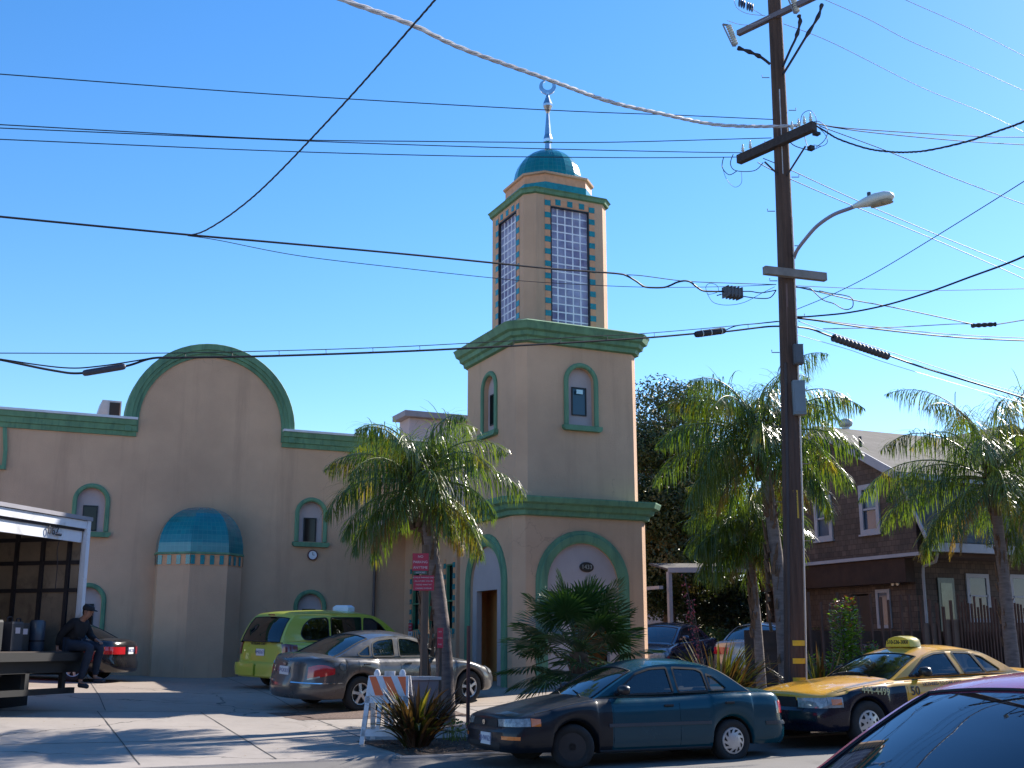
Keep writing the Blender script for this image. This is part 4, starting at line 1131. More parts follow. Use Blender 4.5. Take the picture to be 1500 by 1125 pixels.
c4.plate(False,.84,'8M02671')
textmesh('rear_lettering','510.835.8558',.10,wb,c4.body,frame((-2.55+.10,.12,.66),(0,-1,0),(0,0,1)),.002,.001,world=False)
textmesh('rear_lettering','VETERANS CAB',.08,wb,c4.body,frame((-2.55+.09,.1,1.03),(0,-1,0),(0,0,1)),.002,.001,world=False)
mb=MB();mb.rings([[( -.05+dx*g,dy*g+.0,1.77+z) for dx,dy in ((-.1,-.3),(.1,-.3),(.13,0),(.1,.3),(-.1,.3),(-.13,0))] for z,g in ((0,1),(.1,1),(.15,.7))]);mb.build('roof_sign',M('sign_white',(.7,.72,.78),.4,var=.03),c4.root,True,False)
mb=MB();mb.b2(-2.20,-2.17,-.11,.11,1.675,1.70);mb.build('brake_light',redd,c4.root,False,False)
# ---------------- black sedan by the wall (seen from behind)
blk=Mpaint('paint_black_plum',(.005,.004,.006),.2,.0,.01)
def basic_sedan(name,label,pos,deg,paint,wheelkind='alloy',tail=redl,plate='4ABX512',glass=glassd,dims=None,z=None,**kw):
    d=dict(L=4.6,W=1.74,H=1.38,wb=2.6,fo=.92,R=.31,Ra=.36,rim=.19,sill=.22,low=.25,fa=.6,ra=.5,paint=paint,
      top=[(0,.64),(.25,.71),(.8,.83),(1.4,.90),(2.4,.92),(3.4,.95),(4.0,.97),(4.4,.96),(4.6,.93)],
      nose=[(.2,.06),(.3,.0),(.52,.0),(.56,.05),(.8,.15)],tail=[(.2,.05),(.3,0),(.52,0),(.56,.06),(.85,.08),(.95,.12)],
      cab=[(1.3,.90),(1.65,1.11),(2.0,1.29),(2.3,1.365),(2.75,1.385),(3.15,1.35),(3.5,1.22),(3.9,1.02),(4.0,.965)],scr=(1.98,3.28),wr=.58,
      wins=[winquad([(1.6,.965),(2.03,1.235),(2.25,1.295),(2.6,1.31),(2.63,.975)],.04),winquad([(2.71,.98),(2.68,1.31),(3.05,1.285),(3.3,1.17),(3.45,1.03),(3.4,.995)],.04)],
      wheel=wheelkind,spokes=6,seats=False,glass=glass)
    if dims:d.update(dims)
    c=Car(name,label,(pos[0],pos[1],gz(*pos)),deg,d,**kw);seat_car(c,deg)
    for sd in (1,-1):
        q=c.door(1.52,2.66,paint,sd=sd);c.handle(2.5,.82,sd,paint,q)
        q=c.door(2.68,3.52,paint,sd=sd);c.handle(3.36,.84,sd,paint,q)
        if tail:
            c.patch('tail_light',tail,c.kyr(.34),c.kx(c.L-.34),.66,.83,sd,.014,12,4)
            c.patch('turn_signal',amber,c.kx(c.L-.33),c.kx(c.L-.48),.67,.82,sd,.014,4,3)
        c.patch('headlight',headl,c.kyf(.42),c.kx(.34),.57,.69,sd,.014,12,4)
        c.patch('grille',seam,0,c.kyf(.38),.57,.67,sd,.006,6,3)
        if not (dims and dims.get('nomirror')):c.mirror(1.72,.98,paint,sd)
    c.extras(.5,1.25,False)
    if plate:c.plate(False,.74,plate)
    return c
c5=basic_sedan('black_sedan','glossy black sedan parked against the mosque wall behind the seated person',(1.8,30.9),152,blk,wheelkind='alloy',plate='4NRC208')
# red car in front of the black one, mostly hidden by the truck
redp=Mpaint('paint_red',(.42,.012,.02),.25,.1,.04)
c6=basic_sedan('red_car','bright red car parked in the lot behind the box truck',(-.55,29.0),152,redp,plate=None)
# dark blue car and tan sedan behind the mosque, nose and tail toward us
bluep=Mpaint('paint_dark_blue',(.012,.02,.06),.2,.2,.03)
tanp=Mpaint('paint_tan_silver',(.30,.27,.26),.3,.5,.06)
c7=basic_sedan('dark_blue_car','dark blue car with pale windshield parked nose out beside the hedge right of the tower',(17.3,27.4),215,bluep,plate=None,tail=None,glass=Mglass('car_glass_sky',(.02,.03,.06),.2,.15))
c8=basic_sedan('tan_sedan','tan silver sedan with its tail lights toward the street, half hidden by spiky plants',(19.7,25.95),35,tanp,plate=None)
c9=basic_sedan('magenta_car','magenta red car in the near foreground, only windshield and roof in view',(4.9,4.14),180,Mpaint('paint_magenta',(.33,.018,.06),.22,.15,.04),plate='6BZK911',glass=Mglass('car_glass_fore',(.012,.016,.03),.08),dims=dict(H=1.57,roofcrown=.05,nomirror=1))
c9.root.rotation_euler=(0,0,PI);c9.root.location.z=.09
# ================================================================ PLANTS
rnd=random.Random(11)
palmleaf=Mleaf('palm_leaf',(.038,.075,.012),(.11,.145,.024),.5,.27,1.8,tip=(.20,.15,.02),spec=.9)
palmdry=Mleaf('palm_dry',(.30,.20,.07),(.20,.12,.04),.3,.6)
rachm=M('palm_rachis',(.16,.19,.05),.45,var=.2)
trunkm=M('palm_trunk_bark',(.16,.125,.115),.9,var=.35,scale=5,bmp=.7,bscale=14,stretch=(1,1,4))
fibre=M('palm_fibre',(.13,.075,.045),.95,var=.4,scale=12,bmp=.8)
def frond(mb,base,az,el0,el1,L,n=52,ll=.62,w=.028,droop=1.0,rr=rnd,mr=1):
    """feather leaf: arching rachis with drooping leaflets in several planes"""
    N=18;pts=[];p=V(base);side=V((-math.sin(az),math.cos(az),0))
    dirs=[]
    for i in range(N+1):
        t=i/N;el=lerp(el0,el1,t**1.35);d=V((math.cos(az)*math.cos(el),math.sin(az)*math.cos(el),math.sin(el)))
        pts.append(p.copy());dirs.append(d);p=p+d*(L/N)
    mb.tube(pts,[lerp(.026,.004,i/N) for i in range(N+1)],4,mr,False)
    for s_ in (-1,1):
        for j in range(n):
            t=.14+.86*(j+rr.random())/n;i=min(int(t*N),N-1);f=t*N-i
            o=pts[i].lerp(pts[i+1],f);d=dirs[i].lerp(dirs[i+1],f).normalized()
            up=side.cross(d)*-1
            if up.z<0 and abs(d.z)<.9:up=-up
            l=ll*(math.sin(PI*clamp(t*.92+.08))**.55)*rr.uniform(.8,1.12)*(1.0 if t<.9 else .75)
            a=rr.uniform(-1.25,1.05)   # plumose: leaflets leave at several angles
            v=(side*s_*math.cos(a)+up*math.sin(a)+d*rr.uniform(.45,.8)).normalized()
            q=o.copy();K=4;wv=None;prev=None
            g=rr.uniform(.15,.95)*droop
            ww=w*rr.uniform(.75,1.15)
            for k in range(K+1):
                tt=k/K
                bn=v.cross(V((0,0,1)));bn=bn.normalized() if bn.length>.05 else side
                wd=ww*(.45 if k==0 else (1 if k<3 else (.7 if k==3 else .08)))/2
                cur=(mb.pt(q-bn*wd),mb.pt(q+bn*wd))
                if prev:mb.face((prev[0],prev[1],cur[1],cur[0]),0)
                prev=cur
                v=(v+V((0,0,-g*.62*(1+tt)))).normalized();q=q+v*(l/K)
def queen_palm(label,pos,hz,R_,nf,seed,lean=(0,0),fr=None,group='feather palms along the sidewalk',scale=1,trunkr=.13):
    rr=random.Random(seed);x,y=pos;z0=gz(x,y)-.05
    rt=root('queen_palm',(x,y,z0),0,label,'palm tree',group)
    mb=MB();n=26;pts=[];rad=[]
    for i in range(n+1):
        t=i/n;pts.append((x+lean[0]*t*t,y+lean[1]*t*t,z0+(hz-z0-.1)*t));rad.append(trunkr*(1.28-.5*t+.10*math.exp(-t*9))*(1+.035*(i%2)))
    mb.tube(pts,rad,14)
    for i in range(70):   # shredded sheath strips on the upper trunk
        a=rr.uniform(0,2*PI);zz=lerp(z0+.3,hz-.3,rr.random()**.7);d=V((math.cos(a),math.sin(a),0));p=V((x+lean[0]*.6,y+lean[1]*.6,zz))+d*trunkr*.95
        l_=rr.uniform(.12,.5);mb.tube([p-d*.02,p+d*.012+V((0,0,l_*.5)),p+d*rr.uniform(.02,.08)+V((0,0,l_))],[.045,.03,.006],4,1)
    mb.build('trunk',[trunkm,fibre],rt,True)
    c=V((x+lean[0],y+lean[1],hz))
    mb=MB()   # boots / fibrous leaf bases
    for i in range(26):
        a=i*2.4;t=i/26;zz=hz-1.0+1.05*t;r0=trunkr*.9;d=V((math.cos(a),math.sin(a),0))
        p=V((c.x,c.y,zz))+d*r0*.6
        mb.tube([p,p+d*.07+V((0,0,.22)),p+d*.16+V((0,0,.45))],[.07,.05,.018],5)
    mb.build('leaf_bases',fibre,rt,True)
    mb=MB()
    for i in range(nf):
        az=i*2.39996+rr.uniform(-.25,.25);t=i/(nf-1)
        el0=R(lerp(84,-22,t**.95))+rr.uniform(-.08,.08);el1=R(lerp(-25,-88,t**.7))+rr.uniform(-.1,.1)
        L=R_*rr.uniform(.88,1.12)*(1.05 if t<.7 else .92)
        frond(mb,c+V((math.cos(az)*.07,math.sin(az)*.07,-.35*t+.05)),az,el0,el1,L*1.22,n=84,ll=.66*scale,w=.0165*scale,droop=1.5*rr.uniform(.7,1.3),rr=rr)
    mb.norecalc=True
    mb.build('crown',[palmleaf,rachm],rt,False)
    mb=MB()
    for i in range(4):
        az=rr.uniform(0,6.28);frond(mb,c+V((math.cos(az)*.1,math.sin(az)*.1,-.5)),az,R(-25),R(-89),R_*.8,n=50,ll=.4,w=.014,droop=2.2,rr=rr)
    mb.norecalc=True;mb.build('dead_fronds',[palmdry,palmdry],rt,False)
    return rt
queen_palm('feather palm with drooping fronds in front of the silver sedan, beside the wooden sign posts',(7.92,19.75),4.62,1.55,28,5,(-.55,.15),scale=1.05)
queen_palm('feather palm whose crown spreads behind the wooden utility pole',(15.4,19.75),5.95,1.95,36,12,(-.3,.1),scale=1.2)
queen_palm('lower feather palm between the tower and the utility pole, fronds hanging over the parked cars',(16.5,22.1),4.3,1.35,26,17,(-.1,.1),scale=1.15,trunkr=.09)
queen_palm('feather palm at the right in front of the shingled house porch',(21.75,19.75),5.6,2.6,32,9,(.0,0.1),scale=1.3)
queen_palm('feather palm cut by the right edge of the photo',(25.6,20.6),5.3,2.3,26,31,(.1,0),scale=1.3)
# fan palm
def fan_palm(pos,label):
    rr=random.Random(3);x,y=pos;z0=gz(x,y)-.03
    rt=root('fan_palm',(x,y,z0),0,label,'palm tree')
    mb=MB();H=z0+1.32
    mb.tube([(x,y,z0),(x,y,z0+.5),(x,y,H)],[.2,.19,.16],12)
    for i in range(60):
        a=i*2.4;zz=z0+.06+1.15*i/60;d=V((math.cos(a),math.sin(a),0));p=V((x,y,zz))+d*.16
        mb.tube([p,p+d*.06+V((0,0,.09))],[.035,.008],4)
    mb.build('trunk',fibre,rt,True)
    mb=MB();pet=MB()
    nf=40
    for i in range(nf):
        t=i/(nf-1);az=i*2.39996+rr.uniform(-.2,.2);el=R(lerp(80,-28,t**.9))+rr.uniform(-.1,.1)
        d=V((math.cos(az)*math.cos(el),math.sin(az)*math.cos(el),math.sin(el)))
        b=V((x,y,H-.1*t));pl=rr.uniform(.68,.92);e=b+d*pl+V((0,0,-.06*t))
        pet.tube([b,b+d*pl*.5+V((0,0,.03)),e],[.014,.011,.009],4)
        sd=V((-math.sin(az),math.cos(az),0));up=d.cross(sd)*-1;
        if up.z<0:up=-up
        nS=38;rad=rr.uniform(.62,.78);tilt=rr.uniform(-.25,.25)
        nrm=(up+sd*tilt).normalized();sd2=nrm.cross(d).normalized()
        for j in range(nS):
            a=R(lerp(-128,128,(j+.5)/nS));v=(d*math.cos(a)+sd2*math.sin(a)).normalized()
            v=(v-nrm*.12*(1-math.cos(a))).normalized()
            l=rad*(1-.28*(abs(a)/R(128))**2)*rr.uniform(.93,1.05)
            tn=v.cross(nrm);w=l*R(256)/nS*.62
            p0=e;p1=e+v*l*.55+nrm*.015*(-1)**j;p2=e+v*l*.85+V((0,0,-.03));p3=e+v*l+V((0,0,-.07*rr.random()-.03))
            q=[mb.pt(p0),mb.pt(p1-tn*w*.5),mb.pt(p2-tn*w*.28),mb.pt(p3),mb.pt(p2+tn*w*.28),mb.pt(p1+tn*w*.5)]
            mb.face(q,0)
    mb.norecalc=True
    cr=mb.build('crown',Mleaf('fan_leaf',(.025,.06,.018),(.06,.11,.03),.3,.35,2.5,spec=.6),rt,False)
    pet.build('leaf_stalks',Mleaf('fan_stalk',(.08,.11,.03),(.12,.14,.04),.1,.4),rt,True)
fan_palm((9.9,18.45),'low fan palm with stiff pleated leaves in front of the tower arch')
# flax clumps
def flax(label,pos,n,h,seed,cols,spread=1.0,loc=None):
    rr=random.Random(seed);x,y=pos;z0=gz(x,y)-.02
    mb=MB()
    for i in range(n):
        az=rr.uniform(0,2*PI);el=R(rr.uniform(48,88)) ;L=h*rr.uniform(.6,1.1)
        p=V((x,y,z0))+V((math.cos(az),math.sin(az),0))*rr.uniform(0,.16)*spread
        w=rr.uniform(.022,.036);K=7;prev=None;side=V((-math.sin(az+rr.uniform(-.8,.8)),math.cos(az),0)).normalized();dr=rr.uniform(.0,.16)
        m=rr.choices([0,1,2],cols)[0]
        for k in range(K+1):
            t=k/K;d=V((math.cos(az)*math.cos(el)*spread,math.sin(az)*math.cos(el)*spread,math.sin(el))).normalized()
            wd=w*(1.1-.4*abs(t-.35)) if t<.8 else w*(1-t)*3.6
            up=d.cross(side).normalized()*wd*.35
            cur=(mb.pt(p-side*wd+up),mb.pt(p),mb.pt(p+side*wd+up))
            if prev:
                mb.face((prev[0],prev[1],cur[1],cur[0]),m);mb.face((prev[1],prev[2],cur[2],cur[1]),m)
            prev=cur;p=p+d*L/K;el-=dr*(1+1.5*t)
    mb.norecalc=True
    o=mb.build('flax_plant',[Mleaf('flax_bronze',(.05,.028,.02),(.10,.05,.025),.25,.35,4),Mleaf('flax_olive',(.035,.042,.014),(.09,.08,.02),.35,.35,4),Mleaf('flax_yellow',(.20,.16,.04),(.14,.11,.02),.4,.4,4)],None,False,origin=(x,y,z0))
    return tag(o,label,'flax plant','spiky flax clumps in the planting bed')
flax('bronze spiky flax clump beside the striped barricade',(6.35,17.0),190,1.02,2,(8,3,.5))
flax('tall olive flax clump left of the utility pole base',(12.15,17.5),200,1.55,4,(3,5,.3),.8)
flax('olive flax clump right of the utility pole base behind the taxi',(14.3,17.4),170,1.35,6,(3,5,.5))
flax('small dark flax between the teal sedan and the tan sedan',(11.3,17.3),100,.9,8,(5,3,.3))
# little weed by the sedan nose
def leafball(mb,c,rx,ry,rz,n,size,rr,shell=.55,m=0,flat=.0):
    for _ in range(n):
        while True:
            p=V((rr.uniform(-1,1),rr.uniform(-1,1),rr.uniform(-1,1)))
            if shell*shell<p.length_squared<=1:break
        q=V(c)+V((p.x*rx,p.y*ry,p.z*rz))
        nrm=(p.normalized()+V((rr.uniform(-1,1),rr.uniform(-1,1),rr.uniform(-.6,1)))*.9).normalized()
        a=nrm.cross(V((rr.uniform(-1,1),rr.uniform(-1,1),rr.uniform(-1,1))));a.normalize();b=nrm.cross(a)
        s_=size*rr.uniform(.6,1.3)
        mb.poly([q-a*s_*.9,q-b*s_*.42,q+a*s_*.9+nrm*s_*.15,q+b*s_*.42],m)
def clumps(c,r,n,rr,rz=None):
    out=[]
    for _ in range(n):
        d=V((rr.gauss(0,1),rr.gauss(0,1),rr.gauss(0,1))).normalized();k=rr.uniform(.45,1)
        out.append(V(c)+V((d.x*r[0]*k,d.y*r[1]*k,d.z*r[2]*k)))
    return out
barkm=M('bark_brown',(.10,.075,.055),.95,var=.3,scale=6,bmp=.6,bscale=20,stretch=(1,1,.3))
def tree(name,label,base,H,cr,cz,ncl,leafn,size,mat,seed,cr2=None,group=None,blob=1.0,thick=.28):
    rr=random.Random(seed);x,y=base;z0=gz(x,y)-.05
    rt=root(name,(x,y,z0),0,label,'tree',group)
    mb=MB();top=z0+H
    mb.tube([(x,y,z0),(x+.1,y,z0+H*.3),(x-.05,y+.1,z0+H*.6),(x,y,z0+H*.85)],[thick,thick*.8,thick*.5,thick*.15],10)
    cl=clumps((x,y,cz),cr,ncl,rr)
    for c in cl[:18]:
        b=V((x,y,z0+H*rr.uniform(.25,.6)));mb.tube([b,b.lerp(c,.5)+V((0,0,.3)),c],[thick*.35,thick*.2,.03],6)
    mb.build('trunk',barkm,rt,True)
    mb=MB()
    for c in cl:
        k=blob*rr.uniform(.6,1.25);leafball(mb,c,k,k,k*.75,leafn,size,rr,.5)
    mb.norecalc=True;mb.build('crown',mat,rt,False)
dkleaf=Mleaf('evergreen_leaf',(.018,.04,.012),(.07,.08,.02),.18,.4,.9,tip=(.26,.20,.08),spec=.4)  # tan patches in the leaf colour stand in for sunlit tips
tree('evergreen_tree','big dense evergreen tree with sunlight painted as tan leaf tips directly right of the tower',(23.6,37.0),9,(3.2,2.6,4.5),6.9,135,600,.085,dkleaf,21,blob=1.15)
tree('evergreen_tree','dark bushy evergreen behind the feather palm and beside the porch',(27.4,38.5),6.5,(3.0,2.6,2.6),4.0,80,450,.09,Mleaf('evergreen_dark',(.015,.032,.012),(.04,.06,.018),.15,.4,1.0,spec=.4),22,blob=1.15)
# clipped hedge
rr=random.Random(5);mb=MB()
for i in range(150):
    t=rr.random();leafball(mb,(lerp(18.3,28.2,t)+rr.uniform(-.3,.3),lerp(32.6,29.6,t)+rr.uniform(-.4,.4),1.0+rr.uniform(-.1,.85)),.6,.5,.45,170,.055,rr,.4)
mb.norecalc=True
tag(mb.build('hedge',Mleaf('hedge_leaf',(.02,.05,.012),(.07,.13,.025),.2,.4,2.5),None,False,origin=(23,31,.8)),'long dark clipped hedge behind the parked blue car','hedge')
# photinia-like shrub by the taxi
def shrub(label,pos,stems,seed,name='leafy_shrub'):
    rr=random.Random(seed);x,y=pos;z0=gz(x,y)-.02;rt=root(name,(x,y,z0),0,label,'shrub')
    st=MB();lf=MB()
    for dx,dy,h,w in stems:
        b=V((x+dx*.4,y+dy*.4,z0));e=V((x+dx,y+dy,z0+h));st.tube([b,b.lerp(e,.5),e],[.025,.018,.008],5)
        n=int(h*400)
        for i in range(n):
            t=rr.uniform(.22,1.0);c=b.lerp(e,t);k=w*(1.15-t*.75)*(.55+.75*abs(math.sin(t*9+dx*20)))
            a=rr.uniform(0,2*PI);r_=k*math.sqrt(rr.random());q=c+V((math.cos(a)*r_,math.sin(a)*r_,rr.uniform(-.06,.06)))
            d=V((math.cos(a),math.sin(a),rr.uniform(-.2,.7))).normalized();sdv=d.cross(V((rr.uniform(-.4,.4),rr.uniform(-.4,.4),1))).normalized();l=rr.uniform(.06,.11)
            m=1 if (t>.93 and rr.random()<.6) else 0
            nn=d.cross(sdv)
            lf.poly([q,q+d*l*.45+sdv*l*.3+nn*.006,q+d*l,q+d*l*.45-sdv*l*.3+nn*.006],m)
    st.build('stems',barkm,rt,True);lf.norecalc=True
    lf.build('foliage',[Mleaf('shrub_leaf',(.06,.13,.02),(.16,.27,.04),.45,.25,5,spec=.8),Mleaf('shrub_red_tip',(.25,.05,.04),(.3,.09,.05),.3,.35,5)],rt,False)
pS=at(1245,1000,Y=18.2)
shrub('tall leafy green shrub with reddish tips beside the taxi hood',(pS.x,18.2),[(-.15,.0,2.15,.30),(.2,.1,2.2,.28),(.0,.1,1.8,.35),(-.3,.1,1.1,.3),(.45,.0,1.3,.3),(.7,.1,1.35,.25),(.35,-.1,.9,.3)],3)
pS=at(1205,1000,Y=17.9)
shrub('low bright green shrub between the pole and the tall leafy shrub',(pS.x-.1,17.9),[(-.2,.0,1.15,.3),(.15,.0,1.0,.3),(-.05,.1,.8,.35)],4)
# red-flowered stalk by the pole
rr=random.Random(8);mb=MB();b=V((11.95,17.6,.2));
for k in range(3):
    e=b+V((rr.uniform(-.35,.25),rr.uniform(-.2,.2),rr.uniform(2.2,2.75)));mb.tube([b,b.lerp(e,.5)+V((.08,0,0)),e],.008,4,0)
    for i in range(36):
        t=rr.uniform(.35,1);q=b.lerp(e,t)+V((rr.uniform(-.07,.07),rr.uniform(-.07,.07),0));leafball(mb,q,.02,.02,.02,3,.022,rr,.1,1)
mb.norecalc=True
tag(mb.build('flower_stalk',[barkm,M('flower_red',(.5,.09,.10),.6)],None,False,origin=b),'thin flower stalks with small red blossoms left of the pole','flower')
# small weeds and leaf litter
mb=MB();rr=random.Random(9)
for cx_,cy_ in ((7.6,17.3),(8.1,17.0),(8.6,17.5),(7.2,17.5),(9.3,17.2)):
    for i in range(40):
        a=rr.uniform(0,2*PI);p=V((cx_+rr.uniform(-.2,.2),cy_+rr.uniform(-.15,.15),gz(cx_,cy_)));d=V((math.cos(a)*.5,math.sin(a)*.5,1)).normalized();l=rr.uniform(.1,.34)
        s_=V((-math.sin(a),math.cos(a),0))*.01;mb.poly([p-s_,p+s_,p+d*l])
        mb.poly([p+d*l,p+d*l+V((.04,.01,.01)),p+d*l+V((.05,0,.04)),p+d*l+V((.0,.01,.03))])
mb.norecalc=True;tag(mb.build('weeds',Mleaf('weed_leaf',(.12,.16,.05),(.25,.24,.10),.4,.5,4),None,False),'low weeds growing in the planting bed behind the sedan hood','weeds',kind='stuff')
mb=MB()
for i in range(420):
    x=rr.uniform(5.8,9.4);y=rr.uniform(16.3,17.8);z=gz(x,y)+.012;a=rr.uniform(0,6.28);l=rr.uniform(.015,.05)
    mb.poly([(x,y,z),(x+l*math.cos(a),y+l*math.sin(a),z+.008),(x+l*math.cos(a)-.02*math.sin(a),y+l*math.sin(a)+.02*math.cos(a),z+.02)])
for i in range(260):
    x=rr.uniform(-2,11);y=rr.uniform(16.5,32);z=gz(x,y)+.006;a=rr.uniform(0,6.28);l=rr.uniform(.015,.04)
    mb.poly([(x,y,z),(x+l*math.cos(a),y+l*math.sin(a),z+.008),(x+l*math.cos(a)-.02*math.sin(a),y+l*math.sin(a)+.02*math.cos(a),z+.01)])
mb.norecalc=True;tag(mb.build('leaf_litter',M('litter_brown',(.22,.15,.09),.9,var=.4),None,False),'scattered dry leaf litter on soil and concrete','litter',kind='stuff')
# ================================================================ UTILITY POLE
PD=20.6
polem=M('pole_wood',(.085,.047,.034),.92,var=.45,scale=3,bmp=.9,bscale=18,stretch=(6,6,.35),dirt=((.05,.035,.03),3))
armm=M('crossarm_wood',(.045,.035,.035),.9,var=.35,scale=4,bmp=.5,stretch=(1,5,5))
greyarm=M('arm_weathered_grey',(.20,.18,.17),.9,var=.25,scale=4)
wirem=M('wire_black',(.012,.011,.016),.6,var=0)
wirel=M('wire_grey',(.42,.42,.46),.5,var=.2,scale=8)
wirep=M('wire_copper_grey',(.10,.075,.08),.5,var=0)
porc=M('porcelain',(.55,.58,.56),.2,var=.1,coat=.5)
pb=at(1162,1000,Y=16.6);pb.z=gz(pb.x,pb.y)-.05
ptop=at(1131,-60,D=PD)
pole=root('utility_pole',tuple(pb),0,'tall brown wooden utility pole with crossarms, conduits and yellow bands','utility pole')
def pol(z):
    t=(z-pb.z)/(ptop.z-pb.z);return V((lerp(pb.x,ptop.x,t),lerp(pb.y,ptop.y,t),z))+V((math.sin(YAW),-math.cos(YAW),0))*.085*4*t*(1-t)
mb=MB();mb.tube([pol(lerp(pb.z,ptop.z,i/24)) for i in range(25)],[lerp(.195,.125,i/24) for i in range(25)],18);mb.build('pole_shaft',polem,pole,True)
camdir=V((-math.cos(YAW),-math.sin(YAW),0));rt_=V((math.sin(YAW),-math.cos(YAW),0))
def pside(z,r,f=.14):return pol(z)+rt_*r+camdir*f
for nm,r,rad,z0_,z1_,mt in (('conduit',-.05,.028,.25,8.1,M('conduit_brown',(.16,.085,.07),.6,var=.2)),('conduit',-.13,.03,.25,6.6,M('conduit_dark',(.05,.035,.035),.7)),('ground_wire',.165,.014,.25,9.4,M('ground_wire_pale',(.5,.45,.42),.5)),('conduit',-.03,.015,8.1,12.0,wirel)):
    mb=MB();mb.tube([pside(lerp(z0_,z1_,i/10),r*(1-.3*i/10),.13-.0*i) for i in range(11)],rad,6);mb.build(nm,mt,pole,True)
def beam(name,a,b,w,h,mat,par):
    a=V(a);b=V(b);d=(b-a).normalized();s_=d.cross(V((0,0,1))).normalized()*w/2;u=V((0,0,h/2));mb=MB()
    mb.rings([[p-s_-u,p+s_-u,p+s_+u,p-s_+u] for p in (a,b)]);return mb.build(name,mat,par)
C=at(1150,213,D=PD);aL_=at(1080,239,Z=C.z);aR_=at(1190,190,Z=C.z);off=camdir*.2
beam('crossarm',aL_+off*.8,aR_+off*.8,.13,.17,armm,pole)
C2=at(1137,28,D=PD);tL=at(1079,55,Z=C2.z);tR=at(1205,-5,Z=C2.z)
beam('crossarm',tL+off*.8,tR+off*.8,.1,.1,M('arm_metal_grey',(.14,.12,.14),.6),pole)
C3=at(1160,406,D=PD);mL=at(1116,401,Z=C3.z);mR=at(1205,411,Z=C3.z)
beam('crossarm',mL+camdir*.2,mR+camdir*.2,.11,.15,greyarm,pole)
mb=MB()
for a,b in ((at(1120,237,D=PD-.1),at(1142,258,D=PD-.1)),(at(1180,214,D=PD-.4),at(1152,258,D=PD-.15))):mb.tube([a,b],.018,5)
mb.build('arm_brace',armm,pole)
def insul(p,h=.16,r=.035,nm='insulator'):
    mb=MB();mb.lathe([(.012,-.06),(.014,0),(r*.8,.01),(r,.03),(r*.6,.05),(r*.9,.07),(r*.5,.1),(r*.55,h*.8),(.01,h)],tuple(p),10);mb.build(nm,porc,pole,True)
for px,py in ((1084,226),(1096,219),(1160,186),(1170,182),(1178,178),(1187,176)):
    t=(px-1077)/115;q=aL_.lerp(aR_,clamp(t))+off*.8;insul((q.x,q.y,C.z+.13))
# top fuse cutouts and cable terminators
def cutout(p,q,n=9):
    mb=MB();p=V(p);q=V(q)
    for i in range(n):
        c=p.lerp(q,(i+.5)/n);d=(q-p).normalized();mb.tube([c-d*.012,c,c+d*.012],[.05,.062,.05],10)
    mb.tube([p,q],.032,8);mb.build('cutout_insulator',porc,pole,True)
    s_=rt_*-.14;mb=MB();mb.tube([p+s_*.8+V((0,0,.02)),q+s_*.5],.014,6);mb.tube([p,p+s_*.8+V((0,0,.02))],.02,6);mb.tube([q,q+s_*.5],.03,6);mb.build('fuse_tube',M('fuse_grey',(.2,.2,.22),.5),pole,True)
cutout(at(1067,37,D=PD-.1),at(1078,66,D=PD-.1));cutout(at(1160,-8,D=PD-.5),at(1168,18,D=PD-.5))
def ppoly(pts,r,name,mat,par,n=6,smooth=True):
    mb=MB();mb.tube(pts,r,n);return mb.build(name,mat,par,smooth)
def spl(pts,k=5):
    P=[V(p) for p in pts];out=[]
    for i in range(len(P)-1):
        a=P[max(i-1,0)];b=P[i];c=P[i+1];d=P[min(i+2,len(P)-1)]
        for j in range(k):
            t=j/k;out.append(.5*((2*b)+(c-a)*t+(2*a-5*b+4*c-d)*t*t+(3*b-a-3*c+d)*t**3))
    out.append(P[-1]);return out
def A(pts,D=PD-.2):return [at(x,y,D=D) for x,y in pts]
for pts in ([(1080,70),(1098,76),(1115,84),(1128,94)],[(1170,22),(1172,32),(1166,55),(1158,72),(1147,97)],[(1204,6),(1198,25),(1180,55),(1160,88),(1147,109)]):
    ppoly(spl(A(pts,PD-.25)),[.035+.012*math.sin(i*1.6) if i<10 else .026 for i in range(5*(len(pts)-1)+1)],'riser_cable',wirem,pole)
mb=MB()
for px,py in ((1083,4),(1095,9)):
    c=at(px,py,D=PD-.1)
    for i in range(3):
        q=c+rt_*(.0+i*.045)-V((0,0,.02*i));mb.tube([q-rt_*.012,q,q+rt_*.012],[.07,.09,.07],12)
mb.build('strain_insulator',M('insulator_purple',(.03,.015,.03),.3),pole,True)
for pts in ([(1065,30),(1085,36),(1105,35),(1128,24)],[(1075,0),(1080,12),(1095,20),(1121,23)],[(1100,12),(1118,23)]):ppoly(spl(A(pts)),.006,'jumper_wire',wirel,pole,4)
for pts,r in (([(1060,230),(1058,245),(1068,256),(1080,250)],.008),([(1074,226),(1070,240),(1078,250),(1105,250),(1118,238)],.008),([(1172,188),(1175,168),(1187,162),(1195,172),(1196,186)],.006),([(1155,188),(1156,205),(1165,214),(1185,220)],.011),([(1187,180),(1200,178),(1212,190),(1208,205),(1195,216)],.007),([(1178,196),(1182,212),(1190,219),(1203,214)],.007),([(1195,184),(1208,196),(1212,208),(1204,214),(1192,212)],.006),([(1058,243),(1064,262),(1076,274),(1086,268),(1086,252)],.004)):
    ppoly(spl(A(pts,PD-.35)),r,'jumper_wire',wirem,pole,4)
mb=MB();c=at(1188,217,D=PD-.35);mb.box(c,(.1,.1,.08));mb.build('connector',wirem,pole);mb=MB();c=at(1196,196,D=PD-.3);mb.box(c,(.12,.1,.05));mb.build('connector',wirem,pole)
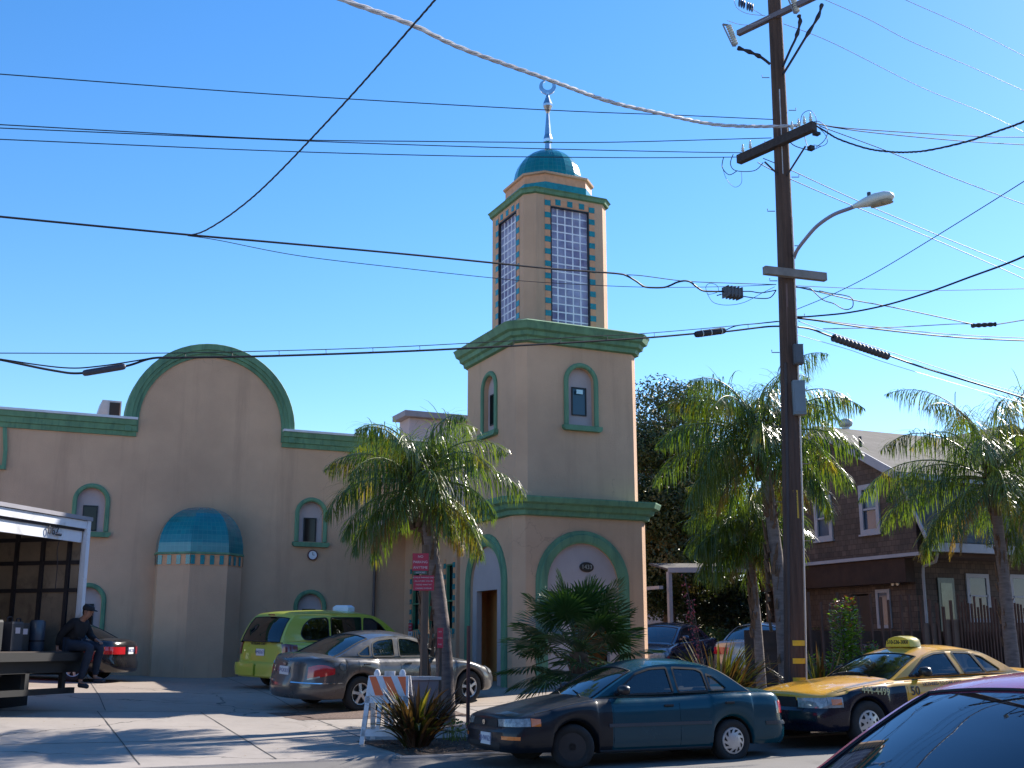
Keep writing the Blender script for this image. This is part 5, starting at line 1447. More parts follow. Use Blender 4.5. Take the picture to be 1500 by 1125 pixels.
# meter cabinets on the pole
for (x0,y0,x1,y1),mt in (((1162,505,1176,534),M('box_grey',(.085,.09,.105),.5,var=.1)),((1161,558,1179,608),M('box_lightgrey',(.17,.20,.23),.5,var=.1))):
    a=at(x0,y0,D=PD-.22);b=at(x1,y1,D=PD-.22);c=(a+b)/2;mb=MB();w=(x1-x0)/FPX*PD;mb.box(c,(w,.16,a.z-b.z),0,YAW-PI/2)
    o=mb.build('equipment_box',mt,pole);bv=o.modifiers.new('b','BEVEL');bv.width=.012;bv.segments=2
    mb=MB();mb.box(c+camdir*.0875+V((0,0,0)),(w*.82,.008,(a.z-b.z)*.86),0,YAW-PI/2);mb.build('cover',mt,o)
yb=M('band_yellow',(.72,.42,.02),.5,var=.15,scale=8)
for y in (942,968,996):
    z=at(1162,y,D=PD).z;mb=MB();r=lerp(.195,.125,(z-pb.z)/(ptop.z-pb.z))+.006
    pts=[pol(z)+V((math.cos(a)*r,math.sin(a)*r,0)) for a in [YAW-PI/2-PI*.02+PI*k/12*-.62 for k in range(13)]]
    mb.rings([[p+V((0,0,h)) for p in pts] for h in (-.045,.045)],False,False);mb.build('yellow_band',yb,pole)
a=at(1166,720,D=PD-.19);b=at(1166,757,D=PD-.19)
mb=MB();mb.box((a+b)/2,(.085,.008,a.z-b.z+.05),0,YAW-PI/2);tg=mb.build('number_plate',M('tag_yellow',(.55,.33,.03),.5),pole)
for i,ch in enumerate('22426'):
    p=a.lerp(b,(i+.5)/5)+camdir*.006;textmesh('plate_digit',ch,.085,wb,tg,frame(p,(math.sin(YAW),-math.cos(YAW),0),(0,0,1)),.001,.001)
for i in range(14):
    mb=MB();z=lerp(3.4,13,i/14);s_=-1 if i%2 else 1;r=.17;p=pol(z)+rt_*r*s_;mb.tube([p,p+rt_*.14*s_,p+rt_*.14*s_+V((0,0,.05))],.009,4);mb.build('step_bolt',M('bolt_metal',(.15,.13,.13),.5,metal=.5),pole)
# ---------------- street lamp on the pole
lp=[(1163,378),(1168,366),(1180,350),(1197,331),(1220,315),(1243,306),(1254,302)]
n=len(lp);LPp=[at(x,y,D=PD-.1-1.1*i/(n-1)) for i,(x,y) in enumerate(lp)]
sl=root('street_lamp',tuple(LPp[0]),0,'white cobra head street lamp on a curved arm fixed to the utility pole','street lamp')
mb=MB();mb.tube(spl(LPp),.034,8);mb.build('arm',M('lamp_arm_grey',(.24,.22,.27),.5,metal=.2,var=.1),sl,True)
h0=at(1250,304,D=PD-1.2);h1=at(1310,288,D=PD-1.55);ax=(h1-h0);L_=ax.length;ax.normalize();sv=ax.cross(V((0,0,1))).normalized();uv=sv.cross(ax)
mb=MB();rs=[]
for t,wd,up,dn in ((0,.035,.035,.035),(.12,.06,.06,.05),(.3,.11,.10,.07),(.55,.15,.13,.085),(.8,.155,.12,.08),(.93,.12,.085,.06),(1,.04,.03,.02)):
    c=h0+ax*L_*t+uv*.02;rs.append([c+sv*wd*math.cos(a)+uv*(up if math.sin(a)>0 else dn)*math.sin(a) for a in [2*PI*k/16 for k in range(16)]])
mb.rings(rs);mb.build('lamp_head',M('lamp_white',(.55,.60,.58),.4,var=.08),sl,True)
mb=MB();rs=[]
for t,wd in ((.42,.06),(.5,.10),(.7,.125),(.88,.11),(.95,.05)):
    c=h0+ax*L_*t-uv*.045;rs.append([c+sv*wd*math.cos(a)+uv*.055*-abs(math.sin(a)) for a in [-PI*k/8 for k in range(9)]])
mb.rings(rs,False,False);mb.build('lens',M('lamp_lens',(.30,.28,.22),.3,var=.3,scale=12),sl,True)
c=h0+ax*L_*.42+uv*.14;mb=MB();mb.lathe([(.035,0),(.035,.06),(.001,.075)],tuple(c),10);mb.build('photocell',M('photocell',(.05,.05,.06),.4),sl,True)
# ================================================================ WIRES
def wire(label,pts,r,mat=wirem,D=None,Y=None,twist=False,name='overhead_wire',cat='wire'):
    P=[]
    n=len(pts)
    for i,q in enumerate(pts):
        if Y is not None:P.append(at(q[0],q[1],Y=Y))
        else:
            P.append(at(q[0],q[1],D=(q[2] if len(q)>2 else lerp(D[0],D[1],(q[0]-pts[0][0])/(pts[-1][0]-pts[0][0])))))
    S=spl(P,8)
    mb=MB()
    if twist:
        T=[S[0]];
        for a,b in zip(S,S[1:]):
            m=max(1,int((b-a).length/.07))
            for k in range(m):T.append(a.lerp(b,(k+1)/m))
        for ph in (0,2.1,4.2):
            ps=[]
            for i,p in enumerate(T):
                d=(T[min(i+1,len(T)-1)]-T[max(i-1,0)]).normalized();s_=d.cross(V((0,0,1))).normalized();u=s_.cross(d)
                a=i*.07*twist+ph;ps.append(p+(s_*math.cos(a)+u*math.sin(a))*r*1.05)
            mb.tube(ps,r,5)
    else: mb.tube(S,r,5)
    o=mb.build(name,mat,None,True,origin=tuple(P[0]));tag(o,label,cat,'overhead wires and cables');return P
YP=16.5
wire('highest thin black wire running left from the pole past the finial',[(-30,106),(0,108.5),(400,138),(800,161),(1000,169),(1133,175)],.0085,Y=YP)
wire('thin black wire meeting the pole just above the wide crossarm, coming from the left',[(-30,181),(0,182.5),(400,203.5),(620,207),(800,208.5),(910,208),(1060,204),(1130,202)],.0085,Y=YP)
wire('upper of the two thin wires ending at the left tip of the wide crossarm',[(-30,186),(0,187.5),(400,204.5),(600,212),(800,218),(1000,222.5),(1096,223.8)],.0085,Y=YP+.9)
wire('lower of the two thin wires ending at the left tip of the wide crossarm',[(-30,203),(0,204),(400,221),(650,228),(800,230),(950,231),(1080,230)],.0085,Y=YP+1.0)
wire('thick black cable crossing the lantern windows, sagging in loops near the pole splice box',[(-30,314),(0,317.5),(275,344),(400,355),(600,373),(800,393),(860,397.5),(905,401),(918,404),(932,412),(944,420),(958,421.5),(973,421),(982,418),(992,413.5),(1003,411.5),(1012,413.5),(1020,420),(1030,426),(1045,427),(1060,427)],.017,Y=YP)
wire('thin support wire above the looped cable, joining the pole below the grey arm',[(915,402.5),(941,404),(1005,412),(1077,415),(1137,417)],.008,Y=YP)
wire('thin wire branching below the thick cable and crossing low over the glass block windows',[(275,345.5),(320,352),(440,375),(600,394),(720,407),(800,414),(941,420.6),(1057,420),(1137,417)],.006,Y=YP-.1)
wire('black service line rising steeply to the top edge from the thick cable on the left',[(275,345,16.9),(300,338,16.4),(345,309,15.6),(400,261,14.6),(510,145,12.9),(604,38,11.6),(637,0,11.2),(665,-34,10.8)],.0065,name='overhead_wire',twist=14)
wire('thick twisted silver grey cable sweeping from the top edge to the wide crossarm',[(455,-22,11.6),(504,0,12),(603,36,13),(680,72,14),(800,115,15.4),(891,148,16.8),(963,165,17.8),(1027,179,18.8),(1070,184,19.4),(1131,185,20.1),(1168,184,20.3)],.017,wirel,twist=9)
wire('straight thin messenger wire over the parapet arch',[(-30,517),(0,517.3),(237,517.3),(400,514),(560,509),(700,502),(860,493),(941,488.7),(1067,478),(1139,470.5)],.007,Y=YP)
wire('heavy black communication cable below the messenger wire',[(-30,522),(0,527),(77,542.7),(120,546.7),(184,536.5),(223,525),(267,524),(400,521.5),(560,516),(670,511),(800,504),(945,495),(1019,488.7),(1061,486),(1120,479),(1141,478)],.017,Y=YP)
wire('thin cable loop above the long splice sleeve at the left',[(-30,520),(0,526),(93,538.7),(149,536),(223,524.5)],.010,Y=YP-.05)
wire('short upper cable between the banded splice sleeve and the pole',[(1062,484),(1080,477),(1110,474),(1141,471)],.010,Y=YP)
mb=MB()
for i in range(13):
    t=(i+.5)/13
    x=lerp(237,1130,t);y=interp([(237,517.3),(400,514),(560,509),(700,502),(860,493),(941,488.7),(1067,478),(1139,470.5)],x);y2=interp([(223,525),(267,524),(400,521.5),(560,516),(670,511),(800,504),(945,495),(1019,488.7),(1061,486),(1120,479)],x)
    mb.tube([at(x,y,Y=YP),at(x+.5,y2,Y=YP)],.005,4)
tag(mb.build('cable_hangers',wirem,None,False,origin=tuple(at(237,517,Y=YP))),'row of small wire hangers between messenger and heavy cable','cable hanger')
wire('thin wire leaving the pole right below the grey arm almost level to the right edge',[(1164,418.5),(1267,423),(1360,425.5),(1500,423),(1540,422)],.007,D=(PD,23.4))
wire('cable falling right from under the grey arm to the black terminal',[(1164,419.7,20.6),(1197,427,20.8),(1250,439.5,21.2),(1295,447.7,21.5),(1337,456,21.8),(1402,470,22.2),(1430,475.7,22.4),(1453,476,22.5),(1500,468.7,22.9),(1540,462,23.2)],.012)
wire('dangling loop of slack cable right of the pole under the grey arm',[(1164,421),(1185,422),(1193,428),(1206,439.5),(1222,445),(1232,451),(1241,453.5),(1249,449),(1248,437),(1236,432.5),(1218,430),(1200,426)],.010,D=(20.5,20.6))
wire('thin service wire climbing from the pole to the right edge between two cables',[(1165,454,20.6),(1218,432,19.6),(1283,399,18.2),(1368,348,16.5),(1500,265.6,14.3),(1560,225,13.5)],.007)
wire('thick black cable sweeping up to the right edge from the lower pole',[(1166,465,20.6),(1200,462.5,19.8),(1243,458,19),(1295,447.7,18),(1355,430,17),(1418,407,16),(1490,380,15),(1560,345,14.2)],.015)
wire('thick cable pair running right and slightly down from the lower pole',[(1166,466,20.6),(1197,469.7,20.8),(1267,480,21.4),(1360,490.5,22.1),(1430,496,22.7),(1500,499,23.3),(1550,500,23.8)],.017)
wire('thinner cable just above the thick pair at the right edge',[(1166,465,20.5),(1267,477,21.3),(1360,487,22),(1430,492,22.6),(1500,495,23.2),(1550,496,23.7)],.009)
wire('level short cable from the spring clamp to the black terminal',[(1206,481.8,20.8),(1240,481,21),(1290,480,21.4),(1337,478,21.8),(1402,474.5,22.2),(1428,475,22.4)],.009)
wire('heavy bundle descending to the right edge through the ribbed splice case',[(1169,479,20.6),(1190,482.5,20.8),(1221,494,21),(1299,520,21.7),(1353,538.7,22.1),(1430,562,22.8),(1500,583,23.4),(1560,602,24)],.020)
wire('thin messenger wire above the descending bundle',[(1169,470,20.6),(1204,482.7,20.9),(1302,515,21.7),(1430,557,22.8),(1500,578,23.4),(1560,597,24)],.007)
wire('lowest thin wire descending to the right edge below the bundle',[(1169,491,20.6),(1243,512,21.1),(1299,531.7,21.6),(1411,565.5,22.6),(1500,591,23.4),(1560,608,24)],.006,wirel)
wire('upper of two lines from the right crossarm tip nearly level to the right edge',[(1186,178,20.2),(1227,186.4,20.5),(1323,193.6,21.3),(1438,200,22.3),(1500,201,22.9),(1560,202,23.4)],.010)
wire('lower of two lines from the right crossarm tip nearly level to the right edge',[(1190,180,20.2),(1227,187.5,20.5),(1294,196,21.1),(1414,207,22.1),(1500,212,22.9),(1560,215,23.4)],.010)
wire('twisted black service cable sagging then rising to the right edge',[(1190,181,20.2),(1210,193,19.9),(1229,204,19.6),(1270,217.6,18.8),(1304,222.4,18.2),(1330,223,17.8),(1361,220,17.2),(1414,208,16.4),(1462,192,15.6),(1500,178,15),(1560,150,14.2)],.009,twist=16)
wire('wire falling from the right crossarm tip to the right edge',[(1200,184,20.3),(1215,190,20.4),(1299,221,21.2),(1390,258,22.1),(1467,287,22.8),(1500,299,23.2),(1560,320,23.8)],.0085)
wire('upper of two parallel wires passing behind the street lamp head',[(1118,232,20.4),(1155,247.6,20.9),(1256,294,22),(1378,346,23.2),(1500,395,24.4),(1560,420,25)],.0085)
wire('lower of two parallel wires passing behind the street lamp head',[(1110,238,20.4),(1155,261,20.9),(1248,301,21.9),(1366,349.6,23.1),(1457,389,24),(1510,413,24.6),(1560,436,25)],.0085)
wire('pale thin wire falling right from the upper metal arm',[(1148,35,20.5),(1220,63,21.2),(1350,128,22.6),(1438,163.6,23.5),(1500,193.6,24.2),(1560,224,25)],.006,wirep)
wire('pale thin wire from the top arm tip to the right edge',[(1207,-1,20.2),(1270,27,21),(1333,60,21.8),(1420,97,22.8),(1500,133,23.8),(1560,160,24.6)],.006,wirep)
wire('pale thin wire in the top right corner of the sky',[(1290,-18,21),(1327,0,21.5),(1417,40,22.6),(1500,82,23.8),(1560,112,24.6)],.006,wirep)
def sleeve(label,a,b,r,Y=None,D=None,mat=None,ribs=0,cat='cable splice'):
    P=at(*a,Y=Y) if Y else at(*a,D=D[0]);Q=at(*b,Y=Y) if Y else at(*b,D=D[1])
    mb=MB();
    if ribs:
        pts=[];rad=[]
        for i in range(ribs*4+1):
            pts.append(P.lerp(Q,i/(ribs*4)));rad.append(r*(1.1 if i%4<2 else .82))
        mb.tube(pts,rad,8)
    else:mb.tube([P,P.lerp(Q,.03),P.lerp(Q,.1),P.lerp(Q,.9),P.lerp(Q,.97),Q],[r*.5,r*.9,r,r,r*.9,r*.5],10)
    return tag(mb.build('cable_splice',mat or wirem,None,True,origin=tuple(P)),label,cat)
sleeve('long grey splice sleeve hanging on the heavy cable at the left',(121,547),(184,536.5),.045,Y=YP-.02,mat=M('sleeve_grey',(.06,.055,.07),.5))
s1=sleeve('black splice case with pale bands left of the pole',(1018,490),(1062,484),.06,Y=YP-.02)
s1o=s1;mb=MB()
for t in (.22,.5,.85):
    p=at(1018,490,Y=YP-.02).lerp(at(1062,484,Y=YP-.02),t);d=(at(1062,484,Y=YP)-at(1018,490,Y=YP)).normalized();mb.tube([p-d*.008,p+d*.008],.064,10)
mb.build('band',porc,s1o,True)
sleeve('long ribbed grey splice case on the descending bundle right of the pole',(1221,495),(1300,522),.07,D=(21,21.7),mat=M('sleeve_ribbed',(.045,.04,.05),.6),ribs=14)
sleeve('small black cable terminal near the right edge',(1424,477),(1458,475),.045,D=(22.4,22.5),ribs=4)
bx=root('splice_box',tuple(at(1073,428,Y=YP)),0,'grey finned splice box hanging on cables left of the pole','splice box')
mb=MB();c=at(1073,429,Y=YP);mb.box(c,(.34,.18,.17),0,0);o=mb.build('case',M('splice_grey',(.075,.08,.095),.6,var=.15),bx);o.modifiers.new('b','BEVEL').width=.03
mb=MB()
for k in range(5):mb.box(c+V((-.15+k*.075,-.0,0)),(.022,.20,.20),0)
mb.build('fins',MATS['splice_grey'],o)
mb=MB()
for pts in ([(1050,433),(1057,431)],[(1088,427),(1100,427),(1115,429),(1137,425)],[(1088,434),(1110,437),(1128,436),(1137,425)],[(1036,430),(1034,420),(1040,415),(1050,418),(1052,427),(1040,431),(1036,430)],[(1036,430),(1045,443),(1065,447),(1090,443),(1115,430),(1135,420)]):
    mb.tube(spl(A(pts,at(1073,428,Y=YP).dot(V((math.cos(YAW),math.sin(YAW),0))))),.010 if len(pts)<5 else .005,5)
mb.build('tail_cables',wirem,bx,True)
# ================================================================ SIGN POSTS by the palm
wpost=M('post_wood',(.13,.085,.06),.9,var=.3,scale=4,bmp=.4,stretch=(6,6,.5))
redsign=M('sign_red',(.42,.02,.05),.5,var=.06);signw=M('sign_white_letters',(.6,.5,.52),.5,var=0)
sp_=root('sign_post',(7.3,19.25,gz(7.3,19.25)),0,'brown post carrying stacked red and white parking signs under the feather palm','sign post')
pz=gz(7.3,19.25);mb=MB();mb.box((7.3,19.25,pz+1.55),(.1,.1,3.1));mb.build('post',wpost,sp_)
def signboard(par,c,w,h,lines,mat=redsign,rot=YAW-PI/2,nm='sign_panel',ts=.05,tm=None):
    mb=MB();mb.box(c,(w,.012,h),0,rot);o=mb.build(nm,mat,par)
    n=len(lines);ax=(math.cos(rot),math.sin(rot),0);nn=V((ax[1],-ax[0],0))
    for i,l in enumerate(lines):
        z=c[2]+h/2-(i+.6)*h/n*.95;textmesh('sign_text',l,ts,tm or signw,o,frame(V(c)+nn*.009+V((0,0,z-c[2])),ax,(0,0,1)),.001)
    return o
fr_=camdir*.07
c=V((7.28,19.25,2.66))+fr_;signboard(sp_,tuple(c),.36,.26,['MOSQUE PARKING ONLY','ALL OTHERS WILL BE','TOWED AWAY AT','OWNERS EXPENSE'],ts=.033)
c=V((7.22,19.26,3.02))+fr_;signboard(sp_,tuple(c),.28,.3,['NO','PARKING','ANYTIME'],ts=.06)
c=V((7.22,19.26,2.84))+fr_;signboard(sp_,tuple(c),.22,.05,['VISITORS'],mat=M('sign_dark_green',(.06,.12,.1),.5),ts=.04)
for (x,y,h,lab) in ((7.62,19.3,1.65,'thin wooden stake left of the palm trunk with a small red sign'),(8.05,19.05,1.72,'thin rusty brown stake right of the palm trunk')):
    z=gz(x,y);r=root('stake',(x,y,z),0,lab,'stake');mb=MB();mb.box((x,y,z+h/2),(.05,.05,h));mb.build('post',wpost if x<8 else M('rust_brown',(.14,.055,.045),.8,var=.3),r)
    if x<8:signboard(r,tuple(V((x,y,z+h-.15))+camdir*.04),.10,.34,['NO','PARK','ING'],ts=.035)
ws_=root('wall_sign',(11.86,32.2,2.1),0,'small red and white notice on the wing wall above the lime minivan','sign')
signboard(ws_,(11.84,32.35,2.12),.3,.22,['RESERVED','PARKING'],rot=-PI/2,ts=.05);signboard(ws_,(11.84,32.35,1.93),.3,.13,['TAXI'],mat=M('sign_whiteboard',(.6,.6,.65),.5),rot=-PI/2,ts=.07,tm=wb)
ws2=root('wall_sign',(11.86,30.3,2.1),0,'small red notice on the wing wall just right of the sign post','sign')
signboard(ws2,(11.84,29.75,2.12),.22,.22,['NO','PARKING'],rot=-PI/2,ts=.045)
# trash bin behind the barricade
tb=root('litter_bin',(7.0,18.6,gz(7,18.6)),0,'grey square litter bin with flat lid behind the barricade','litter bin')
z=gz(7,18.6);mb=MB();mb.rings([[(6.98+a*w,18.6+b*w,z+h) for a,b in ((-1,-1),(1,-1),(1,1),(-1,1))] for h,w in ((0,.2),(.85,.25))]);mb.build('body',M('bin_grey',(.19,.17,.18),.7,var=.1),tb)
mb=MB();mb.box((6.98,18.6,z+.88),(.56,.56,.05));mb.build('lid',M('bin_lid',(.42,.40,.38),.6),tb)
# ================================================================ BARRICADE
plw=M('barricade_white',(.62,.60,.62),.5,var=.12,scale=6,dirt=((.35,.3,.27),3))
ora=M('barricade_orange',(.80,.14,.03),.5,var=.08)
bp=at(572,1090,Z=.13);bz=gz(bp.x,bp.y)
bar=root('barricade',(bp.x,bp.y+.1,bz),0,'folding white plastic barricade with orange slanted stripes by the flax clump','barricade')
bx0=V((bp.x,bp.y+.1,bz));BA=YAW-PI/2-.12;bax=V((math.cos(BA),math.sin(BA),0));bn=V((bax.y,-bax.x,0))
def bpan(sgn,nm):
    # frame leaning: feet apart, joined at the top
    def F(a,h,d=0):return bx0+bax*a+bn*(sgn*(.30*(1-h/1.02)+.035)+d*sgn)+V((0,0,h))
    mb=MB()
    for s_ in (-1,1):
        mb.rings([[F(s_*(.33-.05*h)-.035,h,0),F(s_*(.33-.05*h)+.035,h,0),F(s_*(.33-.05*h)+.035,h,.05),F(s_*(.33-.05*h)-.035,h,.05)] for h in (0,1.0)])
    for h0,h1 in ((.12,.22),(.60,.70)):
        mb.rings([[F(a,h0,0),F(a,h0,.05),F(a,h1,.05),F(a,h1,0)] for a in (-.34,.34)])
    for a in (-.1,.1):mb.rings([[F(a-.03,h,.005),F(a+.03,h,.005),F(a+.03,h,.045),F(a-.03,h,.045)] for h in (.2,.62)])
    mb.build(nm,plw,bar)
    mb=MB();mb.prism([(-.31,.70),(.31,.70),(.29,1.0),(-.29,1.0)],lambda a,h,d:F(a,h,d),.04,.062);p=mb.build('striped_panel',plw,bar)
    mb=MB()
    for k in (-1,0,1,2):
        x0=-.35+k*.235
        q=[(x0+.17,.71),(x0+.30,.71),(x0+.155,.99),(x0+.025,.99)]
        q=[(clamp(a,-.30,.30),h) for a,h in q]
        if max(a for a,_ in q)-min(a for a,_ in q)>.03:mb.prism(q,lambda a,h,d:F(a,h,d),.062,.065)
    mb.build('stripe',ora,p)
bpan(1,'leg_frame');bpan(-1,'leg_frame')
mb=MB()
for a in (-.2,.2):
    c=bx0+bax*a+V((0,0,1.04));mb.lathe([(.001,-.05),(.05,-.05),(.055,0),(.03,.05),(.001,.06)],tuple(c),10)
mb.box(bx0+V((0,0,1.03)),(.16,.05,.08),0,BA);mb.build('top_handle',plw,bar,True)
# ================================================================ SHINGLED HOUSE
def Mshingle(name,c1,c2,mo,bw=.16,rh=.13,rough=.9):
    m,t,b=nt(name);br=t.nodes.new('ShaderNodeTexBrick');br.inputs['Scale'].default_value=1;br.inputs['Brick Width'].default_value=bw;br.inputs['Row Height'].default_value=rh
    br.inputs['Mortar Size'].default_value=.006;br.inputs['Bias'].default_value=-.1;br.inputs['Mortar Smooth'].default_value=.3
    br.inputs['Color1'].default_value=(*c1,1);br.inputs['Color2'].default_value=(*c2,1);br.inputs['Mortar'].default_value=(*mo,1)
    tc=t.nodes.new('ShaderNodeTexCoord');sx=t.nodes.new('ShaderNodeSeparateXYZ');t.links.new(tc.outputs['Object'],sx.inputs[0])
    ad=t.nodes.new('ShaderNodeMath');ad.operation='ADD';t.links.new(sx.outputs[0],ad.inputs[0]);t.links.new(sx.outputs[1],ad.inputs[1])
    cb=t.nodes.new('ShaderNodeCombineXYZ');t.links.new(ad.outputs[0],cb.inputs[0]);t.links.new(sx.outputs[2],cb.inputs[1]);t.links.new(cb.outputs[0],br.inputs['Vector'])
    n=noisen(t,1.3,5,.65,tc.outputs['Object']);o=mixrgb(t,ramp(t,n,.35,.7,(0,0,0),(.6,)*3),br.outputs['Color'],tuple(x*.45 for x in c1))
    t.links.new(o,b.inputs['Base Color']);b.inputs['Roughness'].default_value=rough;bump(t,b,br.outputs['Fac'],-.6,.02);MATS[name]=m;return m
shing=Mshingle('cedar_shingle',(.075,.055,.045),(.135,.098,.078),(.015,.01,.009),.19,.16)
roofsh=Mshingle('roof_asphalt_shingle',(.085,.075,.072),(.12,.108,.102),(.05,.045,.045),.3,.15)
trimw=M('house_trim_white',(.30,.31,.35),.6,var=.1);dwall=M('porch_dark_wall',(.05,.028,.02),.9,var=.3)
winb=M('house_window_glass',(.06,.09,.14),.06,var=.2,scale=2)
house=root('shingled_house',(27,29,1),0,'brown shingled gambrel house with white trimmed windows and grey roof','house')
HX=24.8
gab=[(25.55,4.2),(25.55,5.9),(26.0,6.62),(29.26,8.40),(32.5,6.62),(32.95,5.9),(32.95,4.2)]
wins=[(27.05,27.72,4.98,6.32),(29.2,29.85,4.95,6.2)]
mb=MB();hl=[[(a,c),(b,c),(b,d),(a,d)] for a,b,c,d in wins]
mb.prism(gab,fx(HX),0,-.15,0,hl)
mb.b2(HX+.001,HX+9,25.95,26.1,4.2,6.5);mb.b2(HX+.15,HX+9,32.8,32.95,.5,6.5)
mb.build('upper_wall',shing,house)
mb=MB();mb.prism([(26.1,.5),(32.95,.5),(32.95,4.2),(26.1,4.2)],fx(HX+.35),0,-.15,0,[[(28.0,1.0),(28.9,1.0),(28.9,3.15),(28.0,3.15)]])
mb.b2(HX+.502,HX+9,26.1,26.25,.5,4.2)
mb.build('lower_wall',shing,house)
for a,b,c,d in wins:
    g=MB();g.prism([(a-.09,c-.08),(b+.09,c-.08),(b+.09,d+.09),(a-.09,d+.09)],fx(HX),.002,.06,0,[[(a+.05,c+.06),(b-.05,c+.06),(b-.05,d-.06),(a+.05,d-.06)]])
    w=g.build('window',trimw,house)
    g=MB();g.prism([(a,c),(b,c),(b,d),(a,d)],fx(HX),-.03,-.05);g.build('pane',winb,w)
    g=MB();m_=(c+d)/2;g.prism([(a,m_-.03),(b,m_-.03),(b,m_+.03),(a,m_+.03)],fx(HX),-.028,.03);g.prism([(a-.14,c-.13),(b+.14,c-.13),(b+.14,c-.08),(a-.14,c-.08)],fx(HX),.0025,.10);g.build('sash',trimw,w)
# roof planes (ridge along X)
def slab(mb,p,th=.1,m=0):
    p=[V(q) for q in p];n=(p[1]-p[0]).cross(p[3]-p[0]).normalized();n=n if n.z>0 else -n
    mb.rings([p,[q+n*th for q in p]],True,True,m)
RX0,RX1=HX-.35,HX+10
mb=MB()
slab(mb,[(RX0,29.26,8.42),(RX1,29.26,8.42),(RX1,25.75,6.47),(RX0,25.75,6.47)])
slab(mb,[(RX0,29.26,8.42),(RX1,29.26,8.42),(RX1,32.75,6.47),(RX0,32.75,6.47)])
slab(mb,[(RX0+.25,25.99,6.50),(RX1,25.99,6.50),(RX1,25.05,4.45),(RX0+.25,25.05,4.45)],.08)
mb.build('roof',roofsh,house)
mb=MB()
def rake(a,b,w=.16,x=RX0):
    d=(V(b)-V(a)).normalized();n=V((-d.y,d.x))
    if n.y<0:n=-n
    mb.rings([[(x-.05,*(V(q)-n*w)),(x-.002,*(V(q)-n*w)),(x-.002,*(V(q)+n*.1)),(x-.05,*(V(q)+n*.1))] for q in (a,b)])
rake((29.26,8.42),(25.75,6.47));rake((29.26,8.42),(32.75,6.47));rake((25.97,6.3),(25.07,4.5),.0,RX0+.25)
mb.b2(RX0,RX1,25.62,25.74,6.36,6.52)
mb.b2(HX-.12,HX-.002,25.4,33.3,4.12,4.22)
mb.b2(RX0+.2,RX1,24.85,25.05,4.2,4.45)
mb.build('trim',trimw,house)
# porch: roof band, dark back wall, door, windows, downpipe
mb=MB();mb.b2(HX-.05,HX+9.5,25.1,26.09,4.08,4.19);mb.build('porch_ceiling',dwall,house)
mb=MB();mb.b2(HX-.0,HX+.348,26.1,33.0,3.4,4.12,);mb.build('red_fascia',M('fascia_redwood',(.035,.018,.012),.85,var=.3),house)
for i,(x0,x1,z0_,z1_) in enumerate(((27.19,27.95,2.35,3.62),(28.98,29.9,2.35,3.64))):
    g=MB();g.prism([(x0-.08,z0_-.08),(x1+.08,z0_-.08),(x1+.08,z1_+.08),(x0-.08,z1_+.08)],fy(26.1),.002,.05,0,[[(x0+.04,z0_+.04),(x1-.04,z0_+.04),(x1-.04,z1_-.04),(x0+.04,z1_-.04)]])
    w=g.build('window',trimw,house);g=MB();g.prism([(x0,z0_),(x1,z0_),(x1,z1_),(x0,z1_)],fy(26.1),.003,.02);g.build('pane',winb,w)
    g=MB();g.prism([(x0,3.02),(x1,3.02),(x1,3.07),(x0,3.07)],fy(26.1),.021,.05);g.build('sash',trimw,w)
g=MB();g.prism([(25.98,1.2),(26.62,1.2),(26.62,3.55),(25.98,3.55)],fy(26.1),.002,.04);dd=g.build('door',M('door_dark_green',(.03,.05,.045),.3,var=.3),house)
g=MB();g.prism([(26.08,1.9),(26.52,1.9),(26.52,3.4),(26.08,3.4)],fy(26.1),.041,.05);g.build('pane',M('door_pane',(.10,.15,.13),.1,var=.4,scale=2),dd)
g=MB();g.prism([(28.05,1.0),(28.85,1.0),(28.85,3.1),(28.05,3.1)],fx(HX+.35),-.08,-.12);g.build('door',M('door_brown_dark',(.03,.018,.014),.6),house)
g=MB();g.prism([(27.15,2.1),(27.75,2.1),(27.75,3.25),(27.15,3.25)],fx(HX+.35),.002,.05,0,[[(27.25,2.2),(27.65,2.2),(27.65,3.15),(27.25,3.15)]]);w=g.build('window',trimw,house)
g=MB();g.prism([(27.25,2.2),(27.65,2.2),(27.65,3.15),(27.25,3.15)],fx(HX+.35),.001,.02);g.build('pane',winb,w)
g=MB();g.prism([(31.6,1.9),(32.2,1.9),(32.2,3.3),(31.6,3.3)],fx(HX+.35),.002,.05,0,[[(31.7,2.0),(32.1,2.0),(32.1,3.2),(31.7,3.2)]]);w=g.build('window',trimw,house)
g=MB();g.prism([(31.7,2.0),(32.1,2.0),(32.1,3.2),(31.7,3.2)],fx(HX+.35),.001,.02);g.build('pane',winb,w)
mb=MB();mb.tube([(25.0,25.0,4.15),(25.2,25.3,3.95),(25.35,25.95,3.85),(25.35,25.98,3.6),(25.35,25.98,.9)],.045,8);mb.build('downpipe',trimw,house,True)
mb=MB();c=V((HX+.25,26.75,3.42))
for dy in (-.09,.09):mb.lathe([(.03,0),(.07,.1),(.06,.12)],(0,0,0),10);
mb.v=[V((c.x-p.z*.7,c.y+p.x+(.1 if i<len(mb.v)/2 else -.1),c.z+p.y-.3*p.z)) for i,p in enumerate(mb.v)];mb.build('flood_light',porc,house,True)
